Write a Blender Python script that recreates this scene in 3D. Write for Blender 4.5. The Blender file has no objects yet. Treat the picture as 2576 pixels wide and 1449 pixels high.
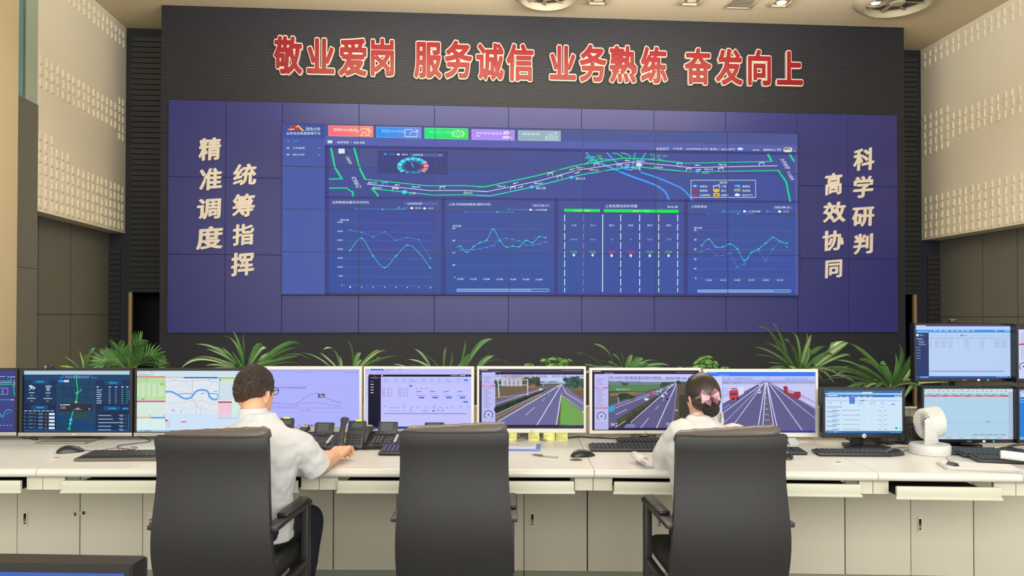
import bpy, bmesh, math, random
import numpy as np
from mathutils import Vector, Matrix
random.seed(7)
SC = bpy.context.scene
COL = SC.collection

# ------------------------------------------------------------------ camera
IW, IH, F = 2576.0, 1449.0, 1950.0
YAW, PITCH, ROLL, SHIFT = math.radians(4.3756), math.radians(0.7241), math.radians(0.0401), 49.57
CAM = Vector((0.0, 0.0, 1.373))
def _axes():
    f = Vector((math.sin(YAW), math.cos(YAW), 0)); r = Vector((math.cos(YAW), -math.sin(YAW), 0)); u = Vector((0, 0, 1))
    cp, sp = math.cos(PITCH), math.sin(PITCH); f, u = f*cp+u*sp, u*cp-f*sp
    c, s = math.cos(ROLL), math.sin(ROLL); r, u = r*c+u*s, u*c-r*s
    return r, u, f
CR, CU, CF = _axes()
cam = bpy.data.cameras.new('camera'); cam.sensor_width = 36; cam.lens = F/IW*36; cam.shift_y = SHIFT/IW
cam.clip_start = 0.05; cam.clip_end = 100
camo = bpy.data.objects.new('camera', cam); COL.objects.link(camo)
camo.matrix_world = Matrix((( CR.x, CU.x, -CF.x, CAM.x), (CR.y, CU.y, -CF.y, CAM.y), (CR.z, CU.z, -CF.z, CAM.z), (0, 0, 0, 1)))
SC.camera = camo
# ------------------------------------------------------------------ light
wd = bpy.data.worlds.new('room_air'); SC.world = wd; wd.use_nodes = True
wd.node_tree.nodes['Background'].inputs[0].default_value = (1.0, 0.97, 0.92, 1)
wd.node_tree.nodes['Background'].inputs[1].default_value = 1.35
def area(name, loc, sx, sy, power, col=(1, .97, .92), rot=(0, 0, 0)):
    l = bpy.data.lights.new(name, 'AREA'); l.shape = 'RECTANGLE'; l.size = sx; l.size_y = sy; l.energy = power; l.color = col
    o = bpy.data.objects.new(name, l); COL.objects.link(o); o.location = loc; o.rotation_euler = rot
    return o
CEIL = 5.36
area('ceiling_light_desk', (0.3, 3.2, CEIL-.05), 8.0, 1.6, 15)
area('ceiling_light_rear', (0.3, 0.0, CEIL-.05), 8.0, 1.6, 40)
area('ceiling_light_hall', (1.2, 6.6, CEIL-.05), 7.0, 1.0, 140)
area('added_ceiling_fill', (1.2, 7.8, 4.72), 7.0, .35, 360, (1, .96, .88), (math.pi-.35, 0, 0))  # added fill aimed up to brighten the ceiling, not a known fitting
area('rear_window_daylight', (0.8, -4.5, 3.2), 11, 2.4, 580, (1, .98, .95), (math.pi/2, 0, 0))
SC.view_settings.view_transform = 'Standard'; SC.view_settings.look = 'None'
SC.view_settings.exposure = 0.0; SC.view_settings.gamma = 1.0; SC.view_settings.use_curve_mapping = False

# ------------------------------------------------------------------ picture -> place
def ray(px, py):
    return CF*F + CR*(px-IW/2) - CU*(py-IH/2-SHIFT)
def on_z(px, py, z):
    d = ray(px, py); return CAM + d*((z-CAM.z)/d.z)
def on_y(px, py, y):
    d = ray(px, py); return CAM + d*(y/d.y)
def on_x(px, py, x):
    d = ray(px, py); return CAM + d*(x/d.x)
def at(px, py, Z):                      # point at distance Z along the view
    return CAM + ray(px, py)*(Z/F)
# ------------------------------------------------------------------ materials
def lin(c):
    c = c/255.0
    return c/12.92 if c <= .04045 else ((c+.055)/1.055)**2.4
def rgb(c): return (lin(c[0]), lin(c[1]), lin(c[2]), 1)
_M = {}
def mat(name, col, rough=.6, metal=0.0, bump=0, bscale=60, vary=0, vscale=3, spec=.5, emit=None, coat=0, alpha=1, trans=0):
    if name in _M: return _M[name]
    m = bpy.data.materials.new(name); m.use_nodes = True; nt = m.node_tree; p = nt.nodes['Principled BSDF']
    c = rgb(col); p.inputs['Base Color'].default_value = c; p.inputs['Roughness'].default_value = rough
    p.inputs['Metallic'].default_value = metal; p.inputs['Specular IOR Level'].default_value = spec
    p.inputs['Coat Weight'].default_value = coat
    if trans: p.inputs['Transmission Weight'].default_value = trans
    if alpha < 1: p.inputs['Alpha'].default_value = alpha
    if emit:
        p.inputs['Emission Color'].default_value = rgb(emit[0]); p.inputs['Emission Strength'].default_value = emit[1]
    if bump or vary:
        tc = nt.nodes.new('ShaderNodeTexCoord')
    if vary:
        n = nt.nodes.new('ShaderNodeTexNoise'); n.inputs['Scale'].default_value = vscale; n.inputs['Detail'].default_value = 3
        nt.links.new(tc.outputs['Object'], n.inputs['Vector'])
        mx = nt.nodes.new('ShaderNodeMix'); mx.data_type = 'RGBA'
        mx.inputs['A'].default_value = tuple(max(0, x*(1-vary)) for x in c[:3])+(1,); mx.inputs['B'].default_value = tuple(min(1, x*(1+vary)) for x in c[:3])+(1,)
        nt.links.new(n.outputs['Fac'], mx.inputs['Factor']); nt.links.new(mx.outputs['Result'], p.inputs['Base Color'])
    if bump:
        n = nt.nodes.new('ShaderNodeTexNoise'); n.inputs['Scale'].default_value = bscale; n.inputs['Detail'].default_value = 2
        nt.links.new(tc.outputs['Object'], n.inputs['Vector'])
        b = nt.nodes.new('ShaderNodeBump'); b.inputs['Strength'].default_value = bump; b.inputs['Distance'].default_value = .01
        nt.links.new(n.outputs['Fac'], b.inputs['Height']); nt.links.new(b.outputs['Normal'], p.inputs['Normal'])
    _M[name] = m; return m
def E(c, s=1.0):                        # a lit colour on a screen
    k = 'screen_%02x%02x%02x_%g' % (int(c[0]), int(c[1]), int(c[2]), s)
    if k in _M: return _M[k]
    m = bpy.data.materials.new(k); m.use_nodes = True; p = m.node_tree.nodes['Principled BSDF']
    p.inputs['Base Color'].default_value = (.004, .004, .005, 1); p.inputs['Roughness'].default_value = .35
    p.inputs['Specular IOR Level'].default_value = .08
    p.inputs['Emission Color'].default_value = rgb(c); p.inputs['Emission Strength'].default_value = s
    _M[k] = m; return m

# ------------------------------------------------------------------ meshes
class B:
    def __init__(s): s.v = []; s.f = []; s.m = []; s.mats = []
    def mi(s, m):
        if m not in s.mats: s.mats.append(m)
        return s.mats.index(m)
    def add(s, vs, fs, m, M=None):
        o = len(s.v); k = s.mi(m)
        s.v += [tuple(M @ Vector(p)) for p in vs] if M is not None else [tuple(p) for p in vs]
        for f in fs: s.f.append([o+i for i in f]); s.m.append(k)
    def poly(s, pts, m): s.add(pts, [list(range(len(pts)))], m)
    def box(s, c, d, m, r=0, M=None, seg=2):        # centre, full size, edge radius
        bm = bmesh.new(); bmesh.ops.create_cube(bm, size=1)
        for v in bm.verts: v.co = Vector((v.co.x*d[0], v.co.y*d[1], v.co.z*d[2]))
        if r: bmesh.ops.bevel(bm, geom=bm.edges[:], offset=min(r, min(d)*.49), segments=seg, affect='EDGES', profile=.5)
        bm.verts.index_update(); T = Matrix.Translation(c)
        if M is not None: T = M @ T
        s.add([v.co for v in bm.verts], [[v.index for v in f.verts] for f in bm.faces], m, T); bm.free()
    def span(s, a, b, m, r=0, M=None):              # box from corner to corner
        s.box([(a[i]+b[i])/2 for i in range(3)], [abs(b[i]-a[i]) for i in range(3)], m, r, M)
    def prism(s, pts, h0, h1, m, axis='z', M=None): # polygon pushed along an axis
        n = len(pts)
        def q(p, h): return {'z': (p[0], p[1], h), 'y': (p[0], h, p[1]), 'x': (h, p[0], p[1])}[axis]
        vs = [q(p, h0) for p in pts]+[q(p, h1) for p in pts]
        fs = [list(range(n))[::-1], list(range(n, 2*n))]+[[i, (i+1) % n, n+(i+1) % n, n+i] for i in range(n)]
        s.add(vs, fs, m, M)
    def tube(s, path, r, m, n=8, cap=True, M=None, flat=1.0):
        P = [Vector(p) for p in path]; R = r if isinstance(r, (list, tuple)) else [r]*len(P)
        vs = []; fs = []; up = None
        for i, p in enumerate(P):
            t = (P[min(i+1, len(P)-1)]-P[max(i-1, 0)]); t = t.normalized() if t.length > 1e-9 else Vector((0, 0, 1))
            if up is None: up = Vector((0, 0, 1)) if abs(t.z) < .9 else Vector((1, 0, 0))
            a = t.cross(up).normalized(); up = a.cross(t).normalized()
            for k in range(n):
                w = 2*math.pi*k/n; vs.append(p+a*(math.cos(w)*R[i])+up*(math.sin(w)*R[i]*flat))
        for i in range(len(P)-1):
            for k in range(n): fs.append([i*n+k, i*n+(k+1) % n, (i+1)*n+(k+1) % n, (i+1)*n+k])
        if cap: fs += [list(range(n))[::-1], [(len(P)-1)*n+k for k in range(n)]]
        s.add(vs, fs, m, M)
    def lathe(s, prof, m, c=(0, 0, 0), n=24, M=None, sx=1, sy=1):   # profile of (radius, height)
        vs = []; fs = []; k = len(prof)
        for r, h in prof:
            for i in range(n):
                w = 2*math.pi*i/n; vs.append((c[0]+r*math.cos(w)*sx, c[1]+r*math.sin(w)*sy, c[2]+h))
        for j in range(k-1):
            for i in range(n): fs.append([j*n+i, j*n+(i+1) % n, (j+1)*n+(i+1) % n, (j+1)*n+i])
        fs += [list(range(n))[::-1], [(k-1)*n+i for i in range(n)]]
        s.add(vs, fs, m, M)
    def loft(s, rings, m, cap=True, closed=True, M=None):
        n = len(rings[0]); vs = [p for r in rings for p in r]; fs = []
        for j in range(len(rings)-1):
            for i in range(n if closed else n-1): fs.append([j*n+i, j*n+(i+1) % n, (j+1)*n+(i+1) % n, (j+1)*n+i])
        if cap and closed: fs += [list(range(n))[::-1], [(len(rings)-1)*n+i for i in range(n)]]
        s.add(vs, fs, m, M)
    def build(s, name, parent=None, smooth=35, sub=0):
        me = bpy.data.meshes.new(name); me.from_pydata(s.v, [], s.f)
        for m in s.mats: me.materials.append(m)
        me.polygons.foreach_set('material_index', s.m)
        me.polygons.foreach_set('use_smooth', [bool(smooth)]*len(s.f))
        me.update()
        if smooth and smooth < 180: me.set_sharp_from_angle(angle=math.radians(smooth))
        o = bpy.data.objects.new(name, me); COL.objects.link(o)
        if parent is not None: o.parent = parent
        if sub:
            md = o.modifiers.new('smooth', 'SUBSURF'); md.levels = sub; md.render_levels = sub
        return o
def tag(o, label, cat, group=None, kind=None):
    if label: o['label'] = label
    if cat: o['category'] = cat
    if group: o['group'] = group
    if kind: o['kind'] = kind
    return o
def thing(name, label, cat, loc=(0, 0, 0), rz=0, group=None):
    o = bpy.data.objects.new(name, None); o.empty_display_size = .05; COL.objects.link(o)
    o.location = loc; o.rotation_euler = (0, 0, rz); return tag(o, label, cat, group)
def structure(o, label=None, cat='wall'): return tag(o, label, cat, None, 'structure')
def dup(root, loc, rz, label=None, group=None):
    def cp(o, par):
        c = o.copy(); COL.objects.link(c); c.parent = par
        for ch in kids.get(o.name, []): cp(ch, c)
        return c
    kids = {}
    for o in COL.objects:
        if o.parent: kids.setdefault(o.parent.name, []).append(o)
    r = cp(root, None); r.location = loc; r.rotation_euler = (0, 0, rz)
    if label: r['label'] = label
    if group: r['group'] = group
    return r
# ------------------------------------------------------------------ lettering
_T = {}
def text2d(s):                          # flat letter shapes scaled to a unit box
    if s in _T: return _T[s]
    c = bpy.data.curves.new('letters', 'FONT'); c.body = s; c.size = 1; c.resolution_u = 3
    o = bpy.data.objects.new('letters', c); COL.objects.link(o)
    dg = bpy.context.evaluated_depsgraph_get(); dg.update()
    me = bpy.data.meshes.new_from_object(o.evaluated_get(dg))
    vs = [(v.co.x, v.co.y) for v in me.vertices]; fs = [list(p.vertices) for p in me.polygons]
    bpy.data.objects.remove(o); bpy.data.curves.remove(c); bpy.data.meshes.remove(me)
    if not vs: vs, fs = [(0, 0), (1, 0), (1, 1), (0, 1)], [[0, 1, 2, 3]]
    xs = [v[0] for v in vs]; ys = [v[1] for v in vs]; x0, x1, y0, y1 = min(xs), max(xs), min(ys), max(ys)
    w, h = max(x1-x0, 1e-6), max(y1-y0, 1e-6)
    _T[s] = ([((x-x0)/w, (y-y0)/h) for x, y in vs], fs, w, h); return _T[s]
_G = {}
def glyph_loops(ch, dil, ang=0, ratio=1.0, shear=0, rise=0, N=150):
    """outline of one bold character: the plain letter grown by a round or slanted brush"""
    key = (ch, dil, ang, ratio, shear, rise)
    if key in _G: return _G[key]
    vs, fs, w, h = text2d(ch); V = np.array(vs)*[w, h]
    ca, sa = math.cos(ang), math.sin(ang); A = np.array([[ca, sa], [-sa*ratio, ca*ratio]])
    tris = []
    edges = {}
    for f in fs:
        for i in range(1, len(f)-1): tris.append((f[0], f[i], f[i+1]))
        for i in range(len(f)):
            e = (f[i], f[(i+1) % len(f)]); k = (min(e), max(e)); edges[k] = edges.get(k, 0)+1
    # welded outline: an edge used by one face only (compare by position)
    cnt = {}
    rp = [tuple(np.round(p, 5)) for p in V]
    for (a, b), n in edges.items():
        k = tuple(sorted((rp[a], rp[b]))); cnt[k] = cnt.get(k, 0)+n
    seg = np.array([k for k, n in cnt.items() if n == 1])
    pad = dil*1.6+.03; x0, x1, y0, y1 = V[:, 0].min()-pad, V[:, 0].max()+pad, V[:, 1].min()-pad, V[:, 1].max()+pad
    gx = np.linspace(x0, x1, N); gy = np.linspace(y0, y1, N); X, Y = np.meshgrid(gx, gy); P = np.stack([X.ravel(), Y.ravel()], 1)
    ins = np.zeros(len(P), bool)
    for t in tris:
        a, b, c = V[t[0]], V[t[1]], V[t[2]]
        d1 = (P[:, 0]-b[0])*(a[1]-b[1])-(a[0]-b[0])*(P[:, 1]-b[1]); d2 = (P[:, 0]-c[0])*(b[1]-c[1])-(b[0]-c[0])*(P[:, 1]-c[1]); d3 = (P[:, 0]-a[0])*(c[1]-a[1])-(c[0]-a[0])*(P[:, 1]-a[1])
        ins |= ((d1 >= 0) & (d2 >= 0) & (d3 >= 0)) | ((d1 <= 0) & (d2 <= 0) & (d3 <= 0))
    PT = P @ A.T; D = np.full(len(P), 9.0)
    for s in seg:
        a = A @ s[0]; b = A @ s[1]; ab = b-a; t = np.clip(((PT-a) @ ab)/max(ab @ ab, 1e-12), 0, 1)
        q = PT-(a+t[:, None]*ab); D = np.minimum(D, np.sqrt((q*q).sum(1)))
    D = np.where(ins, -D, D).reshape(N, N)-dil
    nxt = {}; pos = {}
    def ip(i, j, k, l):
        a, b = D[j, i], D[l, k]; t = a/(a-b); q = ('%d_%d_%d_%d' % (min((i, j), (k, l))+max((i, j), (k, l))))
        pos[q] = (gx[i]+(gx[k]-gx[i])*t, gy[j]+(gy[l]-gy[j])*t); return q
    for j in range(N-1):
        row = (D[j:j+2] < 0); mixed = np.nonzero((row[:, :-1].sum(0)+row[:, 1:].sum(0)) % 4)[0]
        for i in mixed:
            c = [(i, j), (i+1, j), (i+1, j+1), (i, j+1)]; sgn = [D[y, x] < 0 for x, y in c]; cr = []
            for k in range(4):
                l = (k+1) % 4
                if sgn[k] != sgn[l]: cr.append((ip(*c[k], *c[l]), sgn[k]))
            # walk with the inside on the left: leave through in->out edges
            outs = [q for q, sg in cr if sg]; inn = [q for q, sg in cr if not sg]
            if len(outs) == 1: nxt[outs[0]] = inn[0]
            else:
                for k in range(len(cr)):
                    if cr[k][1]: nxt[cr[k][0]] = cr[(k+1) % 4][0]
    loops = []
    while nxt:
        s0 = next(iter(nxt)); L = []; q = s0
        while q in nxt: L.append(pos[q]); q = nxt.pop(q)
        if len(L) > 8: loops.append(np.array(L))
    out = []
    for L in loops:
        keep = [0]                      # thin out nearly straight runs
        i = 0; n = len(L)
        while i < n-1:
            j = min(i+9, n-1)
            while j > i+1:
                a, b = L[i], L[j]; d = b-a; nn = np.hypot(*d)+1e-9
                if np.abs((L[i+1:j, 0]-a[0])*d[1]-(L[i+1:j, 1]-a[1])*d[0]).max()/nn < .0025: break
                j -= 1
            keep.append(j); i = j
        L = L[keep[:-1]] if len(keep) > 4 else L
        L = np.stack([L[:, 0]+shear*L[:, 1], L[:, 1]+rise*L[:, 0]], 1); out.append(L)
    _G[key] = out; return out
def loops_mesh(name, loops, frame, M, y0, y1, m, bevel=0):
    """fill loops, push them from y0 (back) to y1 (front); frame=(x0,x1,z0,z1) box they are scaled into from their own box"""
    return None
def sign_part(name, loops, box, fit, depth0, depth1, m, parent, edge=0.0):
    # box: source extents, fit: target extents (x0,x1,z0,z1); extruded from y=depth0 to depth1 (local)
    c = bpy.data.curves.new(name, 'CURVE'); c.dimensions = '2D'; c.fill_mode = 'BOTH'; c.extrude = abs(depth1-depth0)/2-edge; c.bevel_depth = edge; c.bevel_resolution = 1
    sx = (fit[1]-fit[0])/(box[1]-box[0]); sz = (fit[3]-fit[2])/(box[3]-box[2])
    for L in loops:
        sp = c.splines.new('POLY'); sp.points.add(len(L)-1); sp.use_cyclic_u = True
        for p, (x, z) in zip(sp.points, L): p.co = (fit[0]+(x-box[0])*sx, fit[2]+(z-box[2])*sz, 0, 1)
    o = bpy.data.objects.new(name, c); COL.objects.link(o)
    dg = bpy.context.evaluated_depsgraph_get(); dg.update()
    me = bpy.data.meshes.new_from_object(o.evaluated_get(dg)); bpy.data.objects.remove(o); bpy.data.curves.remove(c)
    ym = (depth0+depth1)/2
    for v in me.vertices: x, y, z = v.co; v.co = (x, ym-z, y)
    me.materials.clear(); me.materials.append(m); me.name = name
    o = bpy.data.objects.new(name, me); COL.objects.link(o); o.parent = parent; return o
def extents(loops):
    a = np.concatenate(loops); return (a[:, 0].min(), a[:, 0].max(), a[:, 1].min(), a[:, 1].max())
# ------------------------------------------------------------------ pictures on screens
class Screen:
    """flat shapes laid on a screen; fn maps picture coordinates to the screen's own x,z"""
    def __init__(s, fn, y0, step): s.fn = fn; s.y0 = y0; s.step = step; s.b = B(); s.k = 1
    def L(s, k): s.k = k; return s
    def pt(s, x, y):
        u, v = s.fn(x, y); return (u, s.y0-s.step*s.k, v)
    def poly(s, pts, c): s.b.poly([s.pt(*p) for p in pts], E(c))
    def rect(s, x0, y0, x1, y1, c): s.poly([(x0, y0), (x0, y1), (x1, y1), (x1, y0)], c)
    def rrect(s, x0, y0, x1, y1, c, r=2):
        p = []
        for cx, cy, a0 in ((x1-r, y0+r, -90), (x1-r, y1-r, 0), (x0+r, y1-r, 90), (x0+r, y0+r, 180)):
            for k in range(4): a = math.radians(a0+30*k); p.append((cx+r*math.cos(a), cy+r*math.sin(a)))
        s.poly(p, c)
    def line(s, pts, w, c, wx=1.0):
        P = [np.array(p, float) for p in pts]
        for i in range(len(P)-1):
            a, b = P[i], P[i+1]; d = b-a; l = np.hypot(*d)
            if l < 1e-6: continue
            n = np.array([-d[1], d[0]])/l*w/2; e = d/l*w*.2
            s.poly([tuple(a+n-e), tuple(a-n-e), tuple(b-n+e), tuple(b+n+e)], c)
    def frame(s, x0, y0, x1, y1, w, c):
        s.rect(x0, y0, x1, y0+w, c); s.rect(x0, y1-w, x1, y1, c); s.rect(x0, y0+w, x0+w, y1-w, c); s.rect(x1-w, y0+w, x1, y1-w, c)
    def disc(s, x, y, rx, ry, c, n=14): s.poly([(x+rx*math.cos(2*math.pi*k/n), y+ry*math.sin(2*math.pi*k/n)) for k in range(n)], c)
    def arc(s, x, y, rx, ry, t, a0, a1, c, n=12):
        for k in range(n):
            p = math.radians(a0+(a1-a0)*k/n); q = math.radians(a0+(a1-a0)*(k+1)/n)
            s.poly([(x+rx*math.cos(p), y+ry*math.sin(p)), (x+rx*math.cos(q), y+ry*math.sin(q)), (x+rx*t*math.cos(q), y+ry*t*math.sin(q)), (x+rx*t*math.cos(p), y+ry*t*math.sin(p))], c)
    def text(s, x0, y0, x1, y1, t, c, sk=0.0, ry=0.0):
        vs, fs, _, _ = text2d(t)
        s.b.add([s.pt(x0+(x1-x0)*u+sk*(1-v), y1+(y0-y1)*v+ry*u) for u, v in vs], fs, E(c))
    def bars(s, x, y, w, h, c, n=1, dy=0, frac=None):   # blurred rows of tiny writing
        for i in range(n):
            f = frac[i % len(frac)] if frac else 1
            s.rect(x, y+i*dy, x+w*f, y+i*dy+h, c)
    def curve(s, pts, w, c, n=6):
        P = [np.array(p, float) for p in pts]; out = []
        for i in range(len(P)-1):
            p0 = P[max(i-1, 0)]; p1 = P[i]; p2 = P[i+1]; p3 = P[min(i+2, len(P)-1)]
            for k in range(n):
                t = k/n; out.append(tuple(.5*((2*p1)+(p2-p0)*t+(2*p0-5*p1+4*p2-p3)*t*t+(3*p1-p0-3*p2+p3)*t**3)))
        out.append(tuple(P[-1])); s.line(out, w, c)
    def done(s, name, parent): o = s.b.build(name, parent, smooth=0); s.b = B(); return o
# ================================================================== room
YW = 10.574                              # face of the video wall
YF = 10.634                              # ribbed feature wall
YB = 11.52                               # wall behind it
ZC = 5.545; XL = -4.698; XR = 7.272; ZP = 2.578
m_white = mat('beige_wall_paint', (236, 226, 202), .75, vary=.03, vscale=1.5)
m_ceil = mat('ceiling_paint', (222, 206, 174), .8, vary=.02, vscale=1)
m_dark = mat('dark_grey_wall_panel', (114, 112, 100), .6, vary=.05, vscale=4)
m_seam = mat('dark_joint', (38, 36, 32), .8)
m_slat = mat('charcoal_slats', (50, 49, 46), .6, vary=.05)
m_navy = mat('navy_frame', (34, 39, 48), .55)
m_rib = mat('charcoal_ribbed_panel', (38, 38, 45), .55)
m_floor = mat('grey_green_floor', (128, 128, 114), .45, vary=.05, vscale=5)
b = B(); b.span((-9, -5, -.2), (12, 13, 0), m_floor); structure(b.build('floor', None, 0), 'grey green floor under the desks', 'floor')
b = B(); b.span((-9, -1.5, ZC), (12, 13, ZC+.2), m_ceil); structure(b.build('ceiling', None, 0), 'plain beige ceiling above the control hall', 'ceiling')

# feature wall with fine horizontal ribs
b = B(); x0, x1 = -3.887, 6.463; pr = []; z = 0; P = .0205
while z < ZC-.003:
    pr += [(YF, z), (YF, min(ZC, z+.0125)), (YF+.009, min(ZC, z+.0137)), (YF+.009, min(ZC, z+.0193))]; z += P
n = len(pr); b.add([(x0, y, z) for y, z in pr]+[(x1, y, z) for y, z in pr], [[i, n+i, n+i+1, i+1] for i in range(n-1)], m_rib)
b.span((x0+.004, YF+.0092, 0), (x1-.004, YB+.02, ZC-.002), m_rib)
structure(b.build('wall_back', None, 20), 'charcoal ribbed feature wall behind the big screen')

def slat_wall(name, x0, x1, z0, z1, y, pitch, label, bays):
    b = B(); b.span((x0, y, z0), (x1, y+.15, z1), m_navy)
    for a, c, zz0, zz1 in bays:
        z = zz0
        while z < zz1-.02:
            t = min(pitch*.84, zz1-z)
            b.add([(a, y-.002, z), (c, y-.002, z), (c, y-.020, z+.006), (a, y-.020, z+.006), (a, y-.030, z+t), (c, y-.030, z+t), (a, y-.002, z+t), (c, y-.002, z+t)],
                  [[0, 1, 2, 3], [3, 2, 5, 4], [4, 5, 7, 6], [0, 3, 4, 6], [1, 7, 5, 2]], m_slat); z += pitch
    return structure(b.build(name, None, 0), label)
X = lambda px, y=YB: on_y(px, 800, y).x
Zy = lambda py, px, y=YB: on_y(px, py, y).z
zdoor = Zy(735, 365)
slat_wall('wall_back_left', -6.2, x0+.05, zdoor, ZC-.002, YB, .0775, 'charcoal slatted wall left of the feature wall, over the doorway',
          [(X(327), x0+.03, zdoor+.05, ZC-.1), (X(258), X(303), zdoor, 2.35)])
slat_wall('wall_back_left_lower', -6.2, X(324), 0, zdoor, YB, .0775, 'charcoal slatted wall left of the dark doorway', [(X(258), X(303), .1, zdoor)])
slat_wall('wall_back_right', x1-.05, 8.6, zdoor, ZC-.002, YB, .0775, 'charcoal slatted wall right of the feature wall',
          [(x1-.03, X(2310), zdoor+.05, ZC-.1), (X(2333), X(2371), zdoor, 2.35)])
slat_wall('wall_back_right_lower', X(2306), 8.6, 0, zdoor, YB, .0775, 'charcoal slatted wall right of the narrow doorway', [(X(2333), X(2371), .1, zdoor)])
m_wood = mat('pale_oak', (176, 150, 104), .5, vary=.15, vscale=12)
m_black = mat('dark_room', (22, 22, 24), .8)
def doorway(nm, xa, xb, xw0, xw1, lab):
    r = thing(nm, lab, 'doorway', (0, 0, 0)); r['kind'] = 'structure'
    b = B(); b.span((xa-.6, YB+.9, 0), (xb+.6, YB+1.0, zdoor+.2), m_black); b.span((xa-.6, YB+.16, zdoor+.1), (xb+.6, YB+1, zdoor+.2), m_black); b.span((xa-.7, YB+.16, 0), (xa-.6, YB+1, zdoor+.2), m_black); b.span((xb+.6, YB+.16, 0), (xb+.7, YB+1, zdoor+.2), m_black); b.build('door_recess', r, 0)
    b = B(); b.span((xw0, YB-.01, 0), (xw1, YB+.05, zdoor), m_wood, .004); b.build('door_edge', r)
doorway('door_1', X(324), -3.84, X(323.5), X(331), 'dark doorway with an oak door edge left of the feature wall')
doorway('door_2', 6.40, X(2306), X(2299), X(2306), 'dark narrow doorway with oak edge right of the feature wall')

# ---- embossed side walls
def digits(b, plane, sgn, cols, rows, rnd):
    """raised 0 and 1 figures; cols = y positions, rows = list of (z, first col, last col)"""
    for z, a, c in rows:
        for k in range(a, c):
            y = cols[k]; w, h, d = .052, .098, .016
            if rnd.random() < .74:
                o = []; i = []
                for j in range(16):
                    t = 2*math.pi*(j+.5)/16; cx, sz = math.cos(t), math.sin(t); q = 4
                    f = (abs(cx)**q+abs(sz)**q)**(-1/q)
                    o.append((y+cx*f*w/2, z+sz*f*h/2)); i.append((y+cx*f*(w/2-.017), z+sz*f*(h/2-.017)))
                R = [[(plane, p, q) for p, q in o], [(plane+sgn*d, p, q) for p, q in o], [(plane+sgn*d, p, q) for p, q in i], [(plane, p, q) for p, q in i]]
                b.loft(R, m_white, cap=False)
            else:
                s = sgn; pts = [(y-.009*s, z-h/2), (y+.009*s, z-h/2), (y+.009*s, z+h/2), (y-.004*s, z+h/2), (y-.022*s, z+h/2-.022), (y-.018*s, z+h/2-.034), (y-.009*s, z+h/2-.027)]
                b.prism(pts if s > 0 else pts[::-1], plane, plane+sgn*d, m_white, 'x')
rnd = random.Random(11)
# left
yl0 = on_x(91.6, 527.9, XL).y
cols_l = [on_x(p/3.578, 500, XL).y for p in (358, 412, 465, 513, 563, 612, 655, 705, 748, 793, 837, 877, 915, 955, 995, 1032, 1068, 1100)]
rz = [on_x(307.4, 400+p/3.578, XL).z for p in (605, 525, 440, 355, 275)]; dz = rz[1]-rz[0]
mz = [on_x(308.8, p/3.578, XL).z for p in (1245, 1165, 1080, 1000, 925)]
tz = [on_x(309.6, p/3.578, XL).z for p in (395, 315)]
b = B(); b.span((XL-.9, yl0, ZP), (XL, YB+.02, ZC-.003), m_white)
rows = [(z, 0, 18) for z in rz]+[(rz[4]+dz, 0, 6), (rz[4]+2*dz, 0, 3)]
rows += [(mz[k], 0, 18) for k in (1, 2, 3)]+[(mz[0], 16, 18), (mz[4], 16, 18)]+[(z, 0, 18) for z in tz]
digits(b, XL, 1, cols_l, rows, rnd); structure(b.build('wall_left', None, 30), 'beige left wall embossed with rows of zeros and ones')
xlow = on_z(91.6, 541.8, ZP).x
def lower_wall(name, xw, sgn, ys, y0, y1, zt, zj, lab):
    b = B(); b.span((xw, y0, 0), (xw+sgn*.2, y1, zt), m_dark)
    for y in ys: b.span((xw-sgn*.001, y-.004, 0), (xw+sgn*.01, y+.004, zt), m_seam)
    b.span((xw-sgn*.0012, y0, zj-.004), (xw+sgn*.01, y1, zj+.004), m_seam)
    structure(b.build(name, None, 0), lab)
lower_wall('wall_left_lower', xlow, -1, [on_x(p, 700, xlow).y for p in (96, 178)], 4, YB, ZP+.01, on_x(150, 791, xlow).z, 'dark grey panelled wall under the embossed left wall')
# grey pier, glass strip and cream column at far left
xp = XL+.012
zp = on_x(92, 262, xp).z; yp0 = on_x(45, 400, xp).y; yp1 = yl0
b = B(); b.span((xp-.3, yp0-.6, 0), (xp, yp1, zp), m_dark, 0); zz = on_x(70, 674, xp).z; b.span((xp-.1, yp0-.6, zz-.003), (xp+.001, yp1, zz+.003), m_seam)
structure(b.build('trim_1', None, 0), 'dark grey pier beside the cream column', 'pier')
m_teal = mat('teal_glass', (112, 166, 166), .12, spec=.8); m_pale = mat('pale_green_glass', (178, 194, 172), .2, spec=.8); m_al = mat('brushed_aluminium', (170, 172, 166), .35, .7)
r = thing('window_1', 'teal glass strip above the dark grey pier', 'window'); r['kind'] = 'structure'
ym = on_x(62, 100, xp).y
b = B(); b.span((xp-.12, yp0-.6, zp), (xp-.01, ym-.02, ZC-.003), m_teal); b.build('glass_pane', r, 0)
b = B(); b.span((xp-.12, ym+.02, zp), (xp-.01, yp1, ZC-.003), m_pale); b.build('glass_pane', r, 0)
b = B(); b.span((xp-.12, ym-.02, zp), (xp, ym+.02, ZC-.003), m_al); b.build('window_frame', r, 0)
xc = XL+.10; yc = on_x(45, 500, xc).y
m_cream = mat('cream_column_paint', (226, 208, 168), .6, vary=.02)
b = B(); b.span((xc-.8, yc-2.2, 0), (xc, yc, ZC-.003), m_cream, .01); structure(b.build('wall_left_column', None), 'cream painted column at the far left', 'column')
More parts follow.
